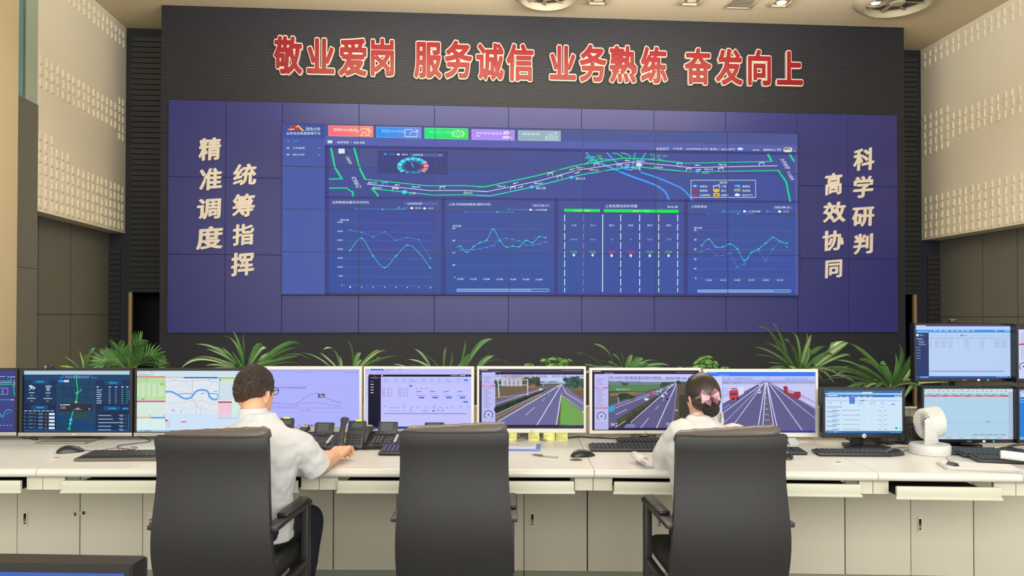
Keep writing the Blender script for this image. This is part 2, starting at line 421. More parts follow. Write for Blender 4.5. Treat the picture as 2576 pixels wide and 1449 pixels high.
# right
yr0 = 4.0
cols_r = [on_x(1856+p/3.578, 550, XR).y for p in (1690, 1737, 1787, 1837, 1890, 1943, 1997, 2053, 2110, 2168, 2227, 2287, 2350, 2415, 2480, 2548)]
cd = cols_r[-2]-cols_r[-1]
while cols_r[-1] > 4.3: cols_r.append(cols_r[-1]-cd)
nr = len(cols_r)
rz = [on_x(2328.3, 400+p/3.578, XR).z for p in (680, 605, 528, 450, 375)]
mz = [on_x(2328.3, p/3.578, XR).z for p in (1370, 1295, 1220, 1145, 1065)]
tz = [on_x(2326.5, p/3.578, XR).z for p in (580, 505)]
b = B(); b.span((XR, yr0, ZP), (XR+.9, YB+.02, ZC-.003), m_white)
rows = [(z, 0, nr) for z in rz]+[(mz[k], 0, nr) for k in (1, 2, 3)]+[(mz[0], 0, 5), (mz[4], 0, 5)]+[(z, 0, nr) for z in tz]
digits(b, XR, -1, cols_r, rows, rnd); structure(b.build('wall_right', None, 30), 'beige right wall embossed with rows of zeros and ones')
xlr = on_z(2576, 571.3, ZP).x
lower_wall('wall_right_lower', xlr, 1, [on_x(p, 700, xlr).y for p in (2472, 2560)], 4, YB, ZP+.01, on_x(2500, 797, xlr).z, 'dark grey panelled wall under the embossed right wall')

# ---- ceiling fittings
m_lamp = mat('lamp_glow', (255, 250, 240), .5, emit=((255, 248, 236), 6)); m_ring = mat('white_fitting', (184, 172, 144), .5); m_dull = mat('grey_fitting', (150, 140, 118), .6)
for k, (px, py, on, lab) in enumerate(((1505, -6, 0, 'square recessed downlight, leftmost of the four in the ceiling row'), (1740, -4, 0, 'square recessed downlight between the round diffuser and the square vent'),
                              (1966, 0, 1, 'lit square downlight right beside the square vent'), (2203, 0, 1, 'lit square downlight overlapping the round right diffuser'))):
    p = on_z(px, py, ZC); r = thing('ceiling_downlight', lab, 'downlight', (p.x, p.y, ZC), 0, 'square ceiling downlights')
    b = B(); s = .115
    for sx, sy, dx, dy in ((0, s, s*2+.03, .03), (0, -s, s*2+.03, .03), (s, 0, .03, s*2), (-s, 0, .03, s*2)): b.box((sx, sy, -.022), (dx, dy, .05), m_ring, .004)
    b.build('frame', r)
    b = B(); b.lathe([(.095, 0), (.09, -.03), (.075, -.034), (.0, -.02)], m_dull, n=20); b.build('reflector', r)
    b = B(); b.lathe([(.06, -.0345), (.06, -.04), (.03, -.046), (0, -.047)], m_lamp if on else mat('lamp_off', (215, 205, 185), .3), n=18); b.build('lamp', r)
for px, py, R_, lab in ((2258, -4, .54, 'round ceiling air diffuser with slats near the right wall'), (1378, -19, .46, 'round ceiling air diffuser left of the square downlights')):
    p = on_z(px, py, ZC); r = thing('air_diffuser', lab, 'air diffuser', (p.x, p.y, ZC), 0, 'round air diffusers')
    b = B(); b.lathe([(R_, 0), (R_, -.02), (R_*.78, -.10), (R_*.74, -.10), (R_*.70, -.03), (R_*.70, 0)], m_ring, n=40); b.build('rim', r, 60)
    b = B(); b.lathe([(R_*.68, 0), (R_*.68, -.012), (0, -.012)], mat('vent_shadow', (84, 78, 66), .8), n=32); b.build('opening', r)
    b = B()
    for k in range(8): b.box((R_*.36, 0, -.04), (R_*.6, .05, .012), m_dull, .002, Matrix.Rotation(k*math.pi/4, 4, 'Z') @ Matrix.Rotation(.4, 4, 'X'))
    b.lathe([(.1, -.06), (.08, -.075), (0, -.078)], m_ring, n=18); b.build('vane', r)
p = on_z(1866, 6, ZC); r = thing('ceiling_vent', 'small square grille in the ceiling between two downlights', 'vent', (p.x, p.y, ZC))
b = B()
for sx, sy, dx, dy in ((0, .17, .38, .04), (0, -.17, .38, .04), (.17, 0, .04, .3), (-.17, 0, .04, .3)): b.box((sx, sy, -.008), (dx, dy, .018), m_ring, .003)
b.build('frame', r); b = B()
for k in range(7): b.box((0, -.13+k*.043, -.008), (.3, .02, .004), m_dull, 0, None)
b.box((0, 0, -.002), (.3, .3, .003), mat('vent_shadow', (84, 78, 66), .8)); b.build('louvre', r)

# ---- indigo board round the video wall
m_ind = mat('indigo_panel', (44, 46, 118), .38, vary=.03, vscale=2, spec=.5)
r = thing('indigo_board', 'large matt indigo panel board framing the video wall', 'board')
ZBT, ZBB, XB0, XB1 = 4.270, 1.163, -3.778, 6.337
b = B(); b.span((XB0+.01, YW+.045, ZBB+.01), (XB1-.01, YF-.0005, ZBT-.01), m_seam); b.build('backing', r, 0)
xt = [XB0]+[on_y(p, 265, YW+.03).x for p in (568.2, 709.9, 903.5, 1093.3, 1279.4, 1463, 1645.4, 1825.4, 2006.5, 2132.7)]+[XB1]
TW = 1.02; TH = TW*9/16; VX = on_y(708.1, 740.9, YW).x; VZ = on_y(708.1, 740.9, YW).z; VZ1 = VZ+4*TH; VX1 = VX+7*TW
xt[2] = VX-.006; xt[9] = VX1+.006
zr = [ZBB, on_y(500, 640, YW+.03).z, on_y(500, 445.5, YW+.03).z, ZBT]
G_ = .0022
def panel(xa, xb, za, zb):
    b = B(); b.box(((xa+xb)/2, YW+.038, (za+zb)/2), (xb-xa-2*G_, .016, zb-za-2*G_), m_ind, .002, seg=1); b.build('panel', r)
for i in (0, 1, 9, 10):
    for j in range(3): panel(xt[i], xt[i+1], zr[j], zr[j+1])
for i in range(2, 9): panel(xt[i], xt[i+1], VZ1+.006, ZBT); panel(xt[i], xt[i+1], ZBB, VZ-.006)

# ---- red slogan over the board
SL = [('敬', 686.1, 88.9, 763, 188.7), ('业', 769.4, 94.2, 843.5, 187.3), ('爱', 849.6, 94.2, 925, 193.4), ('岗', 930.7, 94.2, 993.6, 193.4),
      ('服', 1039.7, 103.4, 1113.7, 198.4), ('务', 1116.5, 100, 1190.6, 199.3), ('诚', 1195.6, 106.2, 1269.4, 203.5), ('信', 1271.6, 108.2, 1344.9, 206),
      ('业', 1380.5, 112.4, 1450.9, 202.6), ('务', 1456, 109.8, 1527.8, 208.2), ('熟', 1531.4, 112.6, 1604.6, 209.6), ('练', 1610.2, 115.4, 1680.7, 211.6),
      ('奋', 1720.1, 119.3, 1791.9, 214.4), ('发', 1798.9, 120.7, 1870.2, 215.8), ('向', 1879.9, 123, 1941.4, 217.2), ('上', 1952.4, 126.6, 2021.7, 215.8)]
m_red = mat('red_acrylic', (138, 22, 36), .15, spec=.4); m_cr = mat('cream_letter_edge', (206, 192, 170), .5)
where = ['between 敬 and 爱', 'between 服 and 诚', 'first of the third word, before 熟练', 'just before 熟']
wi = {1: 'between 敬 and 爱', 5: 'between 服 and 诚', 8: 'first of the third word', 9: 'between 业 and 熟'}
for k, (ch, ax, ay, bx, by) in enumerate(SL):
    yd = YF-.05; p0 = on_y(ax, by, yd); p1 = on_y(bx, ay, yd); cx = (p0.x+p1.x)/2; cz = (p0.z+p1.z)/2; w = p1.x-p0.x; h = p1.z-p0.z
    r = thing('sign_character', 'red sign character %s with cream edge%s on the ribbed wall' % (ch, ', '+wi[k]+',' if k in wi else ''), 'sign character', (cx, YF, cz), 0, 'red slogan characters over the board')
    o = glyph_loops(ch, .064); f = glyph_loops(ch, .024); e = extents(o); fit = (-w/2, w/2, -h/2, h/2)
    sign_part('outline', o, e, fit, -.002, -.045, m_cr, r); sign_part('face', f, e, fit, -.045, -.056, m_red, r, .003)
# ---- cream brush characters on the board
CL = [('精', 499.7, 346, 556.2, 404.5), ('准', 501.1, 422.4, 558.1, 479.1), ('调', 495.5, 499, 556.2, 551.8), ('度', 493.3, 569.1, 560.9, 628.6),
      ('统', 586.4, 412, 645.1, 466.5), ('筹', 584.1, 487.2, 641.4, 545.3), ('指', 585, 563.5, 639.5, 618.8), ('挥', 581.3, 635.6, 639.2, 695.7),
      ('科', 2147, 371, 2199, 430), ('学', 2146.7, 442.5, 2196.4, 498.4), ('研', 2143.9, 519.6, 2199.2, 569.6), ('判', 2147.5, 586.7, 2196.1, 640.4),
      ('高', 2076, 434.9, 2118.7, 492.2), ('效', 2070.6, 507.6, 2127.1, 559.9), ('协', 2069.8, 579.7, 2122.1, 632), ('同', 2076, 652.4, 2118.7, 700.5)]
m_cream2 = mat('cream_brush_letter', (222, 212, 196), .5)
for ch, ax, ay, bx, by in CL:
    yd = YW+.015; p0 = on_y(ax, by, yd); p1 = on_y(bx, ay, yd); cx = (p0.x+p1.x)/2; cz = (p0.z+p1.z)/2; w = p1.x-p0.x; h = p1.z-p0.z
    r = tag(sign_part('wall_character', glyph_loops(ch, .036, math.radians(38), 1.8, .03, .08), extents(glyph_loops(ch, .036, math.radians(38), 1.8, .03, .08)), (-w/2, w/2, -h/2, h/2), 0, -.02, m_cream2, None),
            'cream brush-style character %s on the %s of the indigo board' % (ch, 'left side' if ax < 1000 else 'right side'), 'wall character', 'cream characters on the indigo board')
    r.location = (cx, YW+.0295, cz)
# ================================================================== video wall
vr = thing('video_wall', 'lit video wall of 28 tiles showing a blue road traffic dashboard', 'video wall', (VX+3.5*TW, YW, VZ))
OX, OZ = VX+3.5*TW, VZ
def lerp3(a, b, t): return tuple(a[i]+(b[i]-a[i])*t for i in range(3))
def VF(x, y):
    q = on_y(ZO[0]+x/ZO[2], ZO[1]+y/ZO[2], YW-.003); return (q.x-OX, q.z-OZ)
ZO = (0, 0, 1.0)
m_case = mat('screen_casing', (30, 30, 32), .4)
tv = random.Random(3)
for j in range(4):
    for i in range(7):
        t = (3-j)/3; c = lerp3((72, 80, 142), (56, 78, 156), t); c = tuple(v+tv.uniform(-3, 3) for v in c)
        if i > 4: c = lerp3(c, (76, 90, 164), .3)
        b = B(); xa, za = VX+i*TW-OX, VZ+j*TH-OZ
        b.span((xa, .0005, za), (xa+TW, .04, za+TH), m_case); o = b.build('display_tile', vr, 0)
        b = B(); b.poly([(xa+.001, 0, za+.001), (xa+TW-.001, 0, za+.001), (xa+TW-.001, 0, za+TH-.001), (xa+.001, 0, za+TH-.001)], E(c)); b.build('lit_panel', o, 0)
S = Screen(VF, 0, .0007)
WHT = (225, 246, 255); CY = (60, 225, 235); GR = (16, 226, 140); BL = (64, 158, 246); GAP = (60, 63, 126)
# page layout
S.L(1)
S.poly([(710.8, 311.6), (708.8, 740), (816.5, 740.2), (817.2, 313.6)], (74, 90, 164)); S.poly([(710.8, 311.6), (710.6, 346), (817.2, 348.6), (817.2, 313.6)], (68, 78, 142))
S.poly([(817.2, 313.6), (817.2, 343), (2006, 365), (2006, 337)], (76, 88, 148)); S.poly([(817.2, 343), (817.1, 365), (2006, 386), (2006, 365)], (88, 97, 170))
S.L(2)
S.poly([(817.1, 365), (817, 372), (2006, 390), (2006, 382.5)], GAP)
S.poly([(817, 365), (816.8, 740), (827, 740), (827.3, 365)], GAP)
S.poly([(817, 493), (817, 499.3), (2006.8, 511), (2006.8, 505)], GAP)
for xa, xb in ((1109.8, 1120.9), (1394.8, 1404.3), (1720.9, 1730.6)): S.poly([(xa, 500), (xa-.3, 741), (xb-.3, 741), (xb, 500)], GAP)
S.poly([(817, 736.2), (817, 741), (2009, 745.5), (2009, 740.6)], GAP); S.poly([(2000.5, 386), (2002, 744), (2009, 744), (2006.4, 386)], (82, 93, 170))
S.done('page_layout', vr)
# header
ZO = (700, 290, 4.954); S.L(2)
for x0, y0, x1, y1, c, c2 in ((628, 128, 1180, 262, (246, 108, 126), (250, 142, 108)), (1228, 145, 1778, 278, (38, 146, 236), (112, 134, 226)), (1826, 158, 2364, 292, (8, 232, 122), (66, 226, 92))):
    for k in range(6):
        a, b2 = x0+(x1-x0)*k/6, x0+(x1-x0)*(k+1)/6; f = k/5; s = lambda x: (x-x0)*.017
        S.poly([(a, y0+s(a)), (a, y1+s(a)-8), (b2, y1+s(b2)-8), (b2, y0+s(b2))], lerp3(c, c2, f))
S.L(3)
for x0, y0, x1, y1, c in ((628, 128, 1180, 270, (250, 160, 170)), (1228, 145, 1778, 286, (110, 190, 250)), (1826, 158, 2364, 300, (120, 240, 170))):
    S.line([(x0, y0), (x1, y0+9), (x1, y1), (x0, y1-14), (x0, y0)], 6, c)
S.text(684, 158, 985, 196, '控股OA系统', WHT, ry=8); S.text(1282, 176, 1575, 212, '润扬OA系统', (150, 220, 255), ry=8); S.text(1878, 190, 2190, 224, '安全生产系统', (120, 250, 200), ry=8)
S.line([(975, 205), (1068, 160), (1160, 208)], 9, (255, 220, 215)); S.line([(1003, 200), (1003, 250), (1048, 250), (1048, 212), (1090, 212), (1090, 252), (1130, 252), (1130, 200)], 9, (255, 220, 215)); S.line([(1130, 190), (1130, 166), (1105, 166)], 9, (255, 220, 215))
S.line([(1680, 178), (1580, 178), (1580, 265), (1732, 268), (1732, 232)], 10, (190, 220, 250)); S.curve([(1636, 240), (1660, 212), (1700, 202), (1745, 198)], 10, (190, 220, 250)); S.line([(1710, 178), (1748, 200), (1712, 222)], 10, (190, 220, 250))
for k in range(8):
    a = k*math.pi/4; S.disc(2242+74*math.cos(a), 230+40*math.sin(a), 17, 10, (170, 250, 190), 8)
S.arc(2242, 230, 72, 38, .80, 0, 360, (170, 250, 190), 20); S.arc(2242, 230, 34, 18, .7, 0, 360, (170, 250, 190), 14)
S.poly([(104, 180), (150, 148), (192, 118), (225, 140), (170, 170)], (226, 60, 50)); S.poly([(165, 150), (195, 128), (262, 192), (228, 192)], (214, 34, 48)); S.poly([(112, 180), (190, 166), (205, 178), (150, 184)], (250, 225, 140)); S.poly([(205, 150), (248, 118), (330, 196), (292, 196), (240, 140), (225, 165)], (244, 176, 60))
S.text(338, 150, 520, 184, '润扬大桥', WHT, sk=8); S.text(338, 186, 520, 196, 'Runyang Bridge', WHT); S.text(100, 208, 525, 242, '业务综合数据管理平台', WHT)
S.rect(50, 272, 580, 276, (70, 80, 140))
S.text(182, 312, 252, 334, '首页', (60, 160, 255)); S.rect(104, 316, 138, 332, (60, 140, 240)); S.text(180, 394, 330, 420, '工作监控', WHT); S.rect(104, 399, 138, 415, (190, 215, 245)); S.text(180, 478, 328, 503, '统计分析', WHT); S.rect(104, 482, 138, 498, (190, 215, 245))
for y in (410, 494): S.line([(498, y-3), (510, y+3), (522, y-3)], 3, WHT)
S.rect(615, 312, 673, 348, (200, 235, 240)); S.rect(630, 324, 660, 328, (120, 150, 190)); S.text(732, 322, 880, 350, '指挥调度', WHT); S.text(902, 328, 912, 350, '/', WHT); S.text(938, 327, 1080, 354, '指挥调度', WHT)
ZO = (1200, 290, 4.954)
S.L(2); S.poly([(-66, 175), (-66, 301), (465, 312), (465, 188)], (176, 138, 246)); S.poly([(515, 190), (515, 312), (1040, 320), (1040, 196)], (150, 178, 190))
S.L(3); S.line([(-66, 175), (465, 188), (465, 312), (-66, 301), (-66, 175)], 5, (214, 180, 255)); S.line([(515, 190), (1040, 196), (1040, 320), (515, 312), (515, 190)], 5, (190, 214, 220))
S.text(-12, 206, 315, 238, '养护综合管理系', WHT, ry=6); S.text(-12, 246, 36, 270, '统', WHT); S.text(566, 214, 780, 246, '财务系统', WHT, ry=4)
S.disc(370, 222, 46, 24, (228, 220, 255), 14); S.poly([(310, 290), (330, 256), (370, 262), (412, 256), (432, 290)], (228, 220, 255)); S.disc(372, 232, 24, 10, (176, 138, 246))
for x, y0 in ((850, 268), (908, 258), (964, 255)): S.line([(x+4, y0), (x+34, y0), (x+34, 297), (x+4, 297), (x+4, y0)], 8, (210, 236, 240))
S.line([(865, 252), (910, 232), (935, 242), (985, 220)], 6, (210, 236, 240)); S.poly([(965, 214), (998, 214), (984, 236)], (210, 236, 240))
ZO = (1560, 290, 4.954)
S.text(444, 400, 606, 428, '近日天气', WHT); S.rect(444, 430, 606, 433, WHT); S.text(655, 402, 788, 428, '今日是：', WHT); S.text(822, 405, 1092, 432, '2022年8月16日', WHT); S.text(1118, 408, 1238, 434, '星期二', WHT); S.text(1260, 410, 1434, 438, '26℃/34℃', WHT)
S.disc(1497, 417, 36, 13, WHT); [S.disc(1474+k*24, 438, 6, 5, (90, 220, 250), 8) for k in range(3)]
S.text(1652, 420, 1738, 440, 'zhzz', WHT); S.text(1784, 416, 1940, 446, '指挥中心', WHT)
for sx in (-1, 1):
    for sy in (-1, 1): S.line([(1980+sx*22, 428+sy*12), (1980+sx*6, 428+sy*4)], 7, WHT)
S.L(3); S.rrect(2036, 400, 2144, 460, (222, 216, 210), 24); S.L(4); S.poly([(2048, 410), (2110, 404), (2090, 425), (2044, 432)], (120, 105, 96)); S.disc(2112, 425, 16, 12, (150, 160, 140)); S.L(3); S.poly([(2162, 443), (2184, 443), (2173, 452)], WHT)
S.done('page_header', vr)
# road map
ZO = (700, 290, 4.954); S.L(2)
LC = (70, 240, 190)
S.line([(655, 396), (706, 650), (792, 790)], 22, GR); S.line([(630, 795), (806, 792)], 13, GR); S.line([(944, 404), (1022, 680), (1085, 800)], 22, GR)
S.line([(634, 908), (855, 906), (880, 932), (930, 958), (930, 1006)], 14, GR); S.line([(918, 950), (930, 960), (930, 1008)], 22, GR); S.line([(1240, 1014), (1240, 990), (1166, 914)], 20, GR)
S.line([(1080, 797), (1870, 880), (2290, 876), (2576, 890)], 11, GR); S.line([(1160, 914), (1950, 995), (2340, 990), (2576, 1000)], 11, GR)
S.L(3); S.line([(1106, 857), (1896, 939), (2310, 936), (2576, 948)], 7, (225, 232, 255))
S.rrect(750, 416, 828, 476, (205, 240, 235), 8)
for k, ch in enumerate('沪蓉高速'): S.text(832+k*14, 512+k*24, 880+k*12, 532+k*24, ch, WHT, sk=4)
for k, ch in enumerate('丹徒枢纽'): S.text(908+k*17, 770+k*34, 972+k*19, 800+k*34, ch, WHT, sk=8)
def gantry(x, y, s=1.0, c=(225, 222, 245)):
    S.line([(x, y+46*s), (x, y+10*s)], 7, c); S.line([(x+58*s, y+36*s), (x+58*s, y)], 7, c); S.line([(x, y+12*s), (x+58*s, y)], 6, c); S.line([(x, y+20*s), (x+58*s, y+8*s)], 4, c)
def arrow(x, y, d, s=0):
    S.poly([(x-d*36, y+s*12), (x-d*4, y-9), (x-d*4, y-3), (x+d*36, y-3-s*12), (x+d*36, y+3-s*12), (x-d*4, y+4), (x-d*4, y+9)], (225, 250, 250))
def pin(x, y): S.disc(x, y-3, 29, 22, (58, 140, 240), 14); S.poly([(x-18, y+12), (x, y+28), (x+18, y+12)], (58, 140, 240)); S.L(4); S.line([(x-12, y+8), (x-12, y-8), (x+12, y-8), (x+12, y+8)], 4, WHT); S.L(3)
gantry(1298, 826, 1, (80, 215, 245)); gantry(1422, 890); gantry(2016, 880)
arrow(1480, 868, 1); arrow(1475, 914, -1)
S.text(1118, 828, 1230, 852, '80km/h', WHT); S.text(1178, 890, 1290, 914, '82km/h', WHT); S.text(1660, 880, 1770, 905, '75km/h', WHT); S.text(2312, 952, 2420, 978, '83km/h', WHT)
S.disc(1572, 955, 35, 22, CY); S.poly([(1550, 968), (1572, 988), (1594, 968)], CY); S.text(1628, 956, 1712, 984, '上党', WHT)
ZO = (1200, 290, 4.954); S.L(2)
BW = (66, 158, 250)
S.curve([(1362, 462), (1440, 545), (1640, 640), (1900, 750), (2200, 860), (2340, 950), (2395, 1062)], 22, BW); S.curve([(1618, 466), (1740, 590), (1830, 660), (1930, 682)], 18, BW); S.line([(1970, 470), (1940, 632)], 18, BW); S.curve([(2100, 472), (2040, 570), (2020, 640), (2050, 710), (2200, 760), (2400, 840), (2576, 930), (2690, 1062)], 19, BW)
S.L(3)
S.line([(0, 890), (88, 892), (750, 752), (1210, 632), (1310, 612), (1828, 534), (2110, 545), (2540, 590)], 13, GR); S.line([(0, 998), (162, 1005), (690, 895), (1290, 742), (1830, 652), (2000, 640), (2130, 655), (2540, 695)], 11, (40, 232, 180))
S.line([(0, 945), (122, 952), (780, 815), (1250, 685), (1890, 585), (2000, 588), (2540, 636)], 7, (225, 232, 255))
S.text(1342, 514, 1402, 544, '悬', GR, 6); S.text(1412, 508, 1482, 538, '索', GR, 6); S.text(1490, 496, 1556, 528, '桥', GR, 6)
S.curve([(1340, 606), (1380, 590), (1408, 552)], 9, LC); S.line([(1408, 552), (1440, 590)], 9, LC); S.curve([(1412, 556), (1480, 562), (1535, 532)], 7, LC); S.line([(1535, 532), (1565, 570)], 9, LC); S.curve([(1540, 536), (1600, 545), (1680, 555)], 6, LC)
for px in (1690, 1795): S.curve([(px, 468), (px+60, 480), (px+110, 510), (px+116, 526)], 8, LC)
for k in range(7): S.line([(2222, 520), (2145+k*10, 546+k*1)], 2, (90, 190, 190)); S.line([(2240, 520), (2262+k*10, 552+k*1.5)], 2, (90, 190, 190))
for k, ch in enumerate('斜拉桥'): S.text(2156+k*78, 480+k*9, 2216+k*78, 508+k*9, ch, GR, 6)
for x, y in ((418, 886), (884, 712), (1000, 744), (1460, 592), (1748, 600), (2494, 588)): gantry(x, y)
for x, y in ((680, 895), (1175, 775), (1865, 648)): pin(x, y)
for x, y, d in ((480, 845, 1), (545, 892, -1), (1182, 674, 1), (1248, 714, -1)): arrow(x, y, d, 1 if d > 0 else -1)
arrow(1872, 562, 1); arrow(1876, 616, -1)
S.disc(2020, 618, 42, 16, (228, 240, 250)); S.disc(2010, 608, 24, 12, (228, 240, 250))
for x0, y0, t in ((246, 872, '79km/h'), (710, 834, '86km/h'), (1228, 640, '76km/h'), (1402, 670, '84km/h'), (1980, 558, '78km/h'), (2208, 634, '83km/h')): S.text(x0, y0, x0+108, y0+24, t, WHT)
S.text(735, 892, 856, 922, '镇江南', WHT); S.text(1228, 774, 1346, 802, '镇江西', WHT); S.text(1922, 644, 2036, 674, '世业洲', WHT)
ZO = (1560, 290, 4.954)
S.line([(720, 590), (800, 597), (1890, 575)], 9, GR); S.line([(730, 695), (900, 708), (1970, 686), (2070, 830), (2120, 1072)], 10, GR); S.line([(1970, 686), (2070, 830), (2120, 1074)], 20, GR); S.line([(1842, 488), (1888, 574)], 24, GR); S.line([(2116, 492), (2168, 572)], 22, GR)
S.line([(720, 636), (880, 652), (1960, 628)], 7, (225, 232, 255))
for x, y in ((824, 652), (1226, 648), (1733, 580)): gantry(x, y)
arrow(962, 622, 1); arrow(980, 676, -1); pin(965, 702); S.disc(1010, 690, 22, 10, (60, 96, 80)); S.text(1022, 700, 1104, 726, '瓜洲', WHT)
S.text(1224, 604, 1330, 628, '78km/h', WHT); S.text(1052, 660, 1158, 684, '83km/h', WHT)
for k, ch in enumerate('汉河枢纽'): S.text(1990+k*20, 542+k*32, 2048+k*22, 570+k*32, ch, WHT, sk=8)
for k, ch in enumerate('沪陕高速'): S.text(2078+k*13, 702+k*27, 2122+k*15, 724+k*27, ch, WHT, sk=5)
S.L(3); S.frame(880, 806, 1692, 1026, 6, (205, 240, 250)); S.text(1244, 826, 1334, 852, '图例', WHT)
lg = [(932, 885, '收费站', 992, 98), (932, 938, '情报板', 992, 98), (932, 994, '交通事故', 992, 130), (1200, 885, '门架', 1260, 65), (1200, 938, '施工', 1260, 65), (1200, 994, '故障车', 1260, 92), (1462, 885, '摄像机', 1524, 98), (1462, 938, '抛洒物', 1524, 98), (1462, 994, '恶劣天气', 1524, 130)]
for k, (x, y, t, tx, tw) in enumerate(lg):
    S.text(tx, y-12, tx+tw, y+16, t, WHT)
    if k == 0: S.disc(x, y-4, 36, 18, (58, 140, 240)); S.L(4); S.frame(x-14, y-10, x+14, y+4, 4, WHT); S.L(3)
    elif k == 1: S.rect(x-22, y-20, x+22, y, (226, 24, 36)); S.poly([(x-12, y), (x, y+12), (x+12, y)], (226, 24, 36))
    elif k == 2: S.poly([(x-36, y+14), (x-36, y), (x-10, y-14), (x+20, y-14), (x+36, y+2), (x+36, y+14)], (226, 30, 60))
    elif k == 3: gantry(x-38, y-20, 1.3)
    elif k == 4: S.disc(x, y, 40, 22, (240, 210, 40)); S.L(4); S.line([(x-14, y+8), (x+4, y-8), (x+16, y+6)], 4, (70, 60, 20)); S.L(3)
    elif k == 5: S.rrect(x-40, y-24, x+40, y+18, (244, 200, 40), 10); S.L(4); S.poly([(x-26, y+6), (x-18, y-8), (x+12, y-8), (x+26, y+6)], (80, 70, 20)); S.L(3)
    elif k == 6: S.rrect(x-36, y-18, x+34, y+4, (40, 190, 235), 8); S.rect(x+4, y+4, x+36, y+18, (40, 190, 235))
    elif k == 7:
        for q in range(2): S.rect(x-40, y-20+q*20, x+40, y-12+q*20, (230, 226, 150)); S.rect(x-40, y-10+q*20, x+40, y-6+q*20, (60, 60, 50))
    else: S.disc(x, y, 38, 14, WHT); S.disc(x-6, y-10, 20, 12, WHT)
S.done('road_map', vr)
# speed gauge
ZO = (700, 290, 4.954); S.L(4)
S.poly([(1240, 434), (1240, 720), (2112, 740), (2112, 450)], (60, 66, 126)); S.L(5)
S.poly([(1638, 472), (1638, 512), (2060, 520), (2060, 478)], (84, 92, 160)); S.L(6)
S.disc(1333, 484, 20, 14, (30, 150, 246)); S.text(1378, 474, 1452, 498, '润扬', (60, 150, 246)); S.disc(1496, 488, 20, 12, WHT); S.text(1540, 478, 1612, 502, '扬州', WHT); S.text(1678, 482, 1802, 506, '主桥车速', WHT); S.line([(2003, 494), (2016, 502), (2029, 494)], 4, WHT)
cx, cy = 1677, 636
S.arc(cx, cy, 194, 112, .72, 140, 330, (12, 205, 226), 24); S.arc(cx, cy, 194, 112, .72, 330, 400, (236, 100, 128), 10)
S.L(7)
for a in (140, 167, 194, 221, 248, 270, 297, 330, 356, 380, 400): q = math.radians(a); S.line([(cx+194*math.cos(q), cy+112*math.sin(q)), (cx+138*math.cos(q), cy+80*math.sin(q))], 7, WHT)
S.poly([(1648, 562), (1690, 632), (1684, 652), (1668, 640)], (40, 160, 240))
for x, y, t, c in ((1580, 686, '0', CY), (1558, 658, '18', CY), (1552, 620, '36', CY), (1578, 594, '54', CY), (1632, 572, '72', CY), (1680, 566, '90', CY), (1722, 573, '108', CY), (1770, 598, '126', CY), (1794, 624, '144', (236, 110, 140)), (1790, 662, '162', (236, 110, 140)), (1758, 686, '180', (236, 110, 140))): S.text(x-12*len(t)*.6, y-9, x+12*len(t)*.6, y+9, t, c)
S.text(1590, 692, 1772, 724, '81 km/h', (70, 210, 240)); S.done('speed_gauge', vr)
# charts
def grid(xa, xb, ys, labels, lx, slope):
    S.L(2)
    for y, t in zip(ys, labels):
        S.line([(xa, y), (xb, y+slope)], 2.2, (112, 122, 196)); S.text(lx-13*max(1, len(t.replace(',', ''))*.95)-(4 if ',' in t else 0), y-12, lx, y+9, t, WHT)
ZO = (700, 490, 4.954)
grid(824, 1952, [344, 456, 567, 679, 790, 902, 1013, 1126], ['35,000', '30,000', '25,000', '20,000', '15,000', '10,000', '5,000', '0'], 803, 12); S.L(3)
S.text(672, 76, 1132, 110, '主桥断面流量月日均对比', WHT); S.L(2); S.rect(1566, 90, 1990, 132, (84, 92, 168)); S.L(3); S.text(1606, 98, 1792, 122, '主桥断面流量', WHT); S.line([(1936, 110), (1946, 118), (1956, 110)], 3, WHT)
S.disc(1503, 162, 20, 12, (30, 150, 246)); S.text(1546, 152, 1618, 174, '润扬', (60, 150, 246)); S.disc(1664, 166, 20, 13, WHT); S.text(1706, 154, 1778, 178, '扬州', WHT); S.disc(1824, 169, 20, 13, WHT); S.text(1868, 156, 1938, 180, '合计', WHT)
S.rrect(958, 168, 990, 186, (30, 140, 246), 5); S.text(1002, 168, 1258, 192, '2021年月日均流量', (40, 150, 246)); S.rrect(1282, 174, 1312, 194, CY, 5); S.text(1324, 172, 1584, 196, '2022年月日均流量', (50, 200, 230)); S.text(770, 302, 878, 326, '单位:辆', WHT)
p1 = [(895, 438), (1038, 468), (1182, 522), (1325, 461), (1467, 567), (1610, 532), (1752, 558), (1894, 790)]; p2 = [(895, 693), (1038, 540), (1182, 762), (1325, 907), (1467, 762), (1610, 626), (1752, 720), (1894, 908)]
S.line(p1, 4, (88, 146, 240)); S.curve(p2, 5, CY, 8); S.L(4)
for p in p1: S.disc(*p, 15, 8, (20, 166, 250), 10)
for p in p2: S.disc(*p, 15, 8, (16, 226, 236), 10)
for k, t in enumerate('12345678'): S.text(888+k*143, 1140+k*.8, 904+k*143, 1158+k*.8, t, WHT)
for k in range(9): S.rect(822+k*143, 1128+k*.7, 828+k*143, 1133+k*.7, CY)
S.done('line_chart', vr)
ZO = (1100, 490, 4.954)
grid(244, 1390, [420, 572, 724, 878, 1030], ['400', '300', '200', '100', '0'], 224, 9); S.L(3)
S.text(140, 103, 666, 138, '上党-丹徒枢纽路段(溧阳方向)', WHT); S.L(2); S.rect(1170, 108, 1418, 158, (84, 92, 168)); S.L(3); S.text(1196, 124, 1384, 144, '2022-08-16', WHT)
S.disc(899, 184, 19, 12, (30, 150, 246)); S.text(944, 174, 1122, 196, '15分钟流量', (40, 150, 246)); S.disc(1164, 187, 20, 12, WHT); S.text(1208, 176, 1368, 200, '1小时流量', WHT)
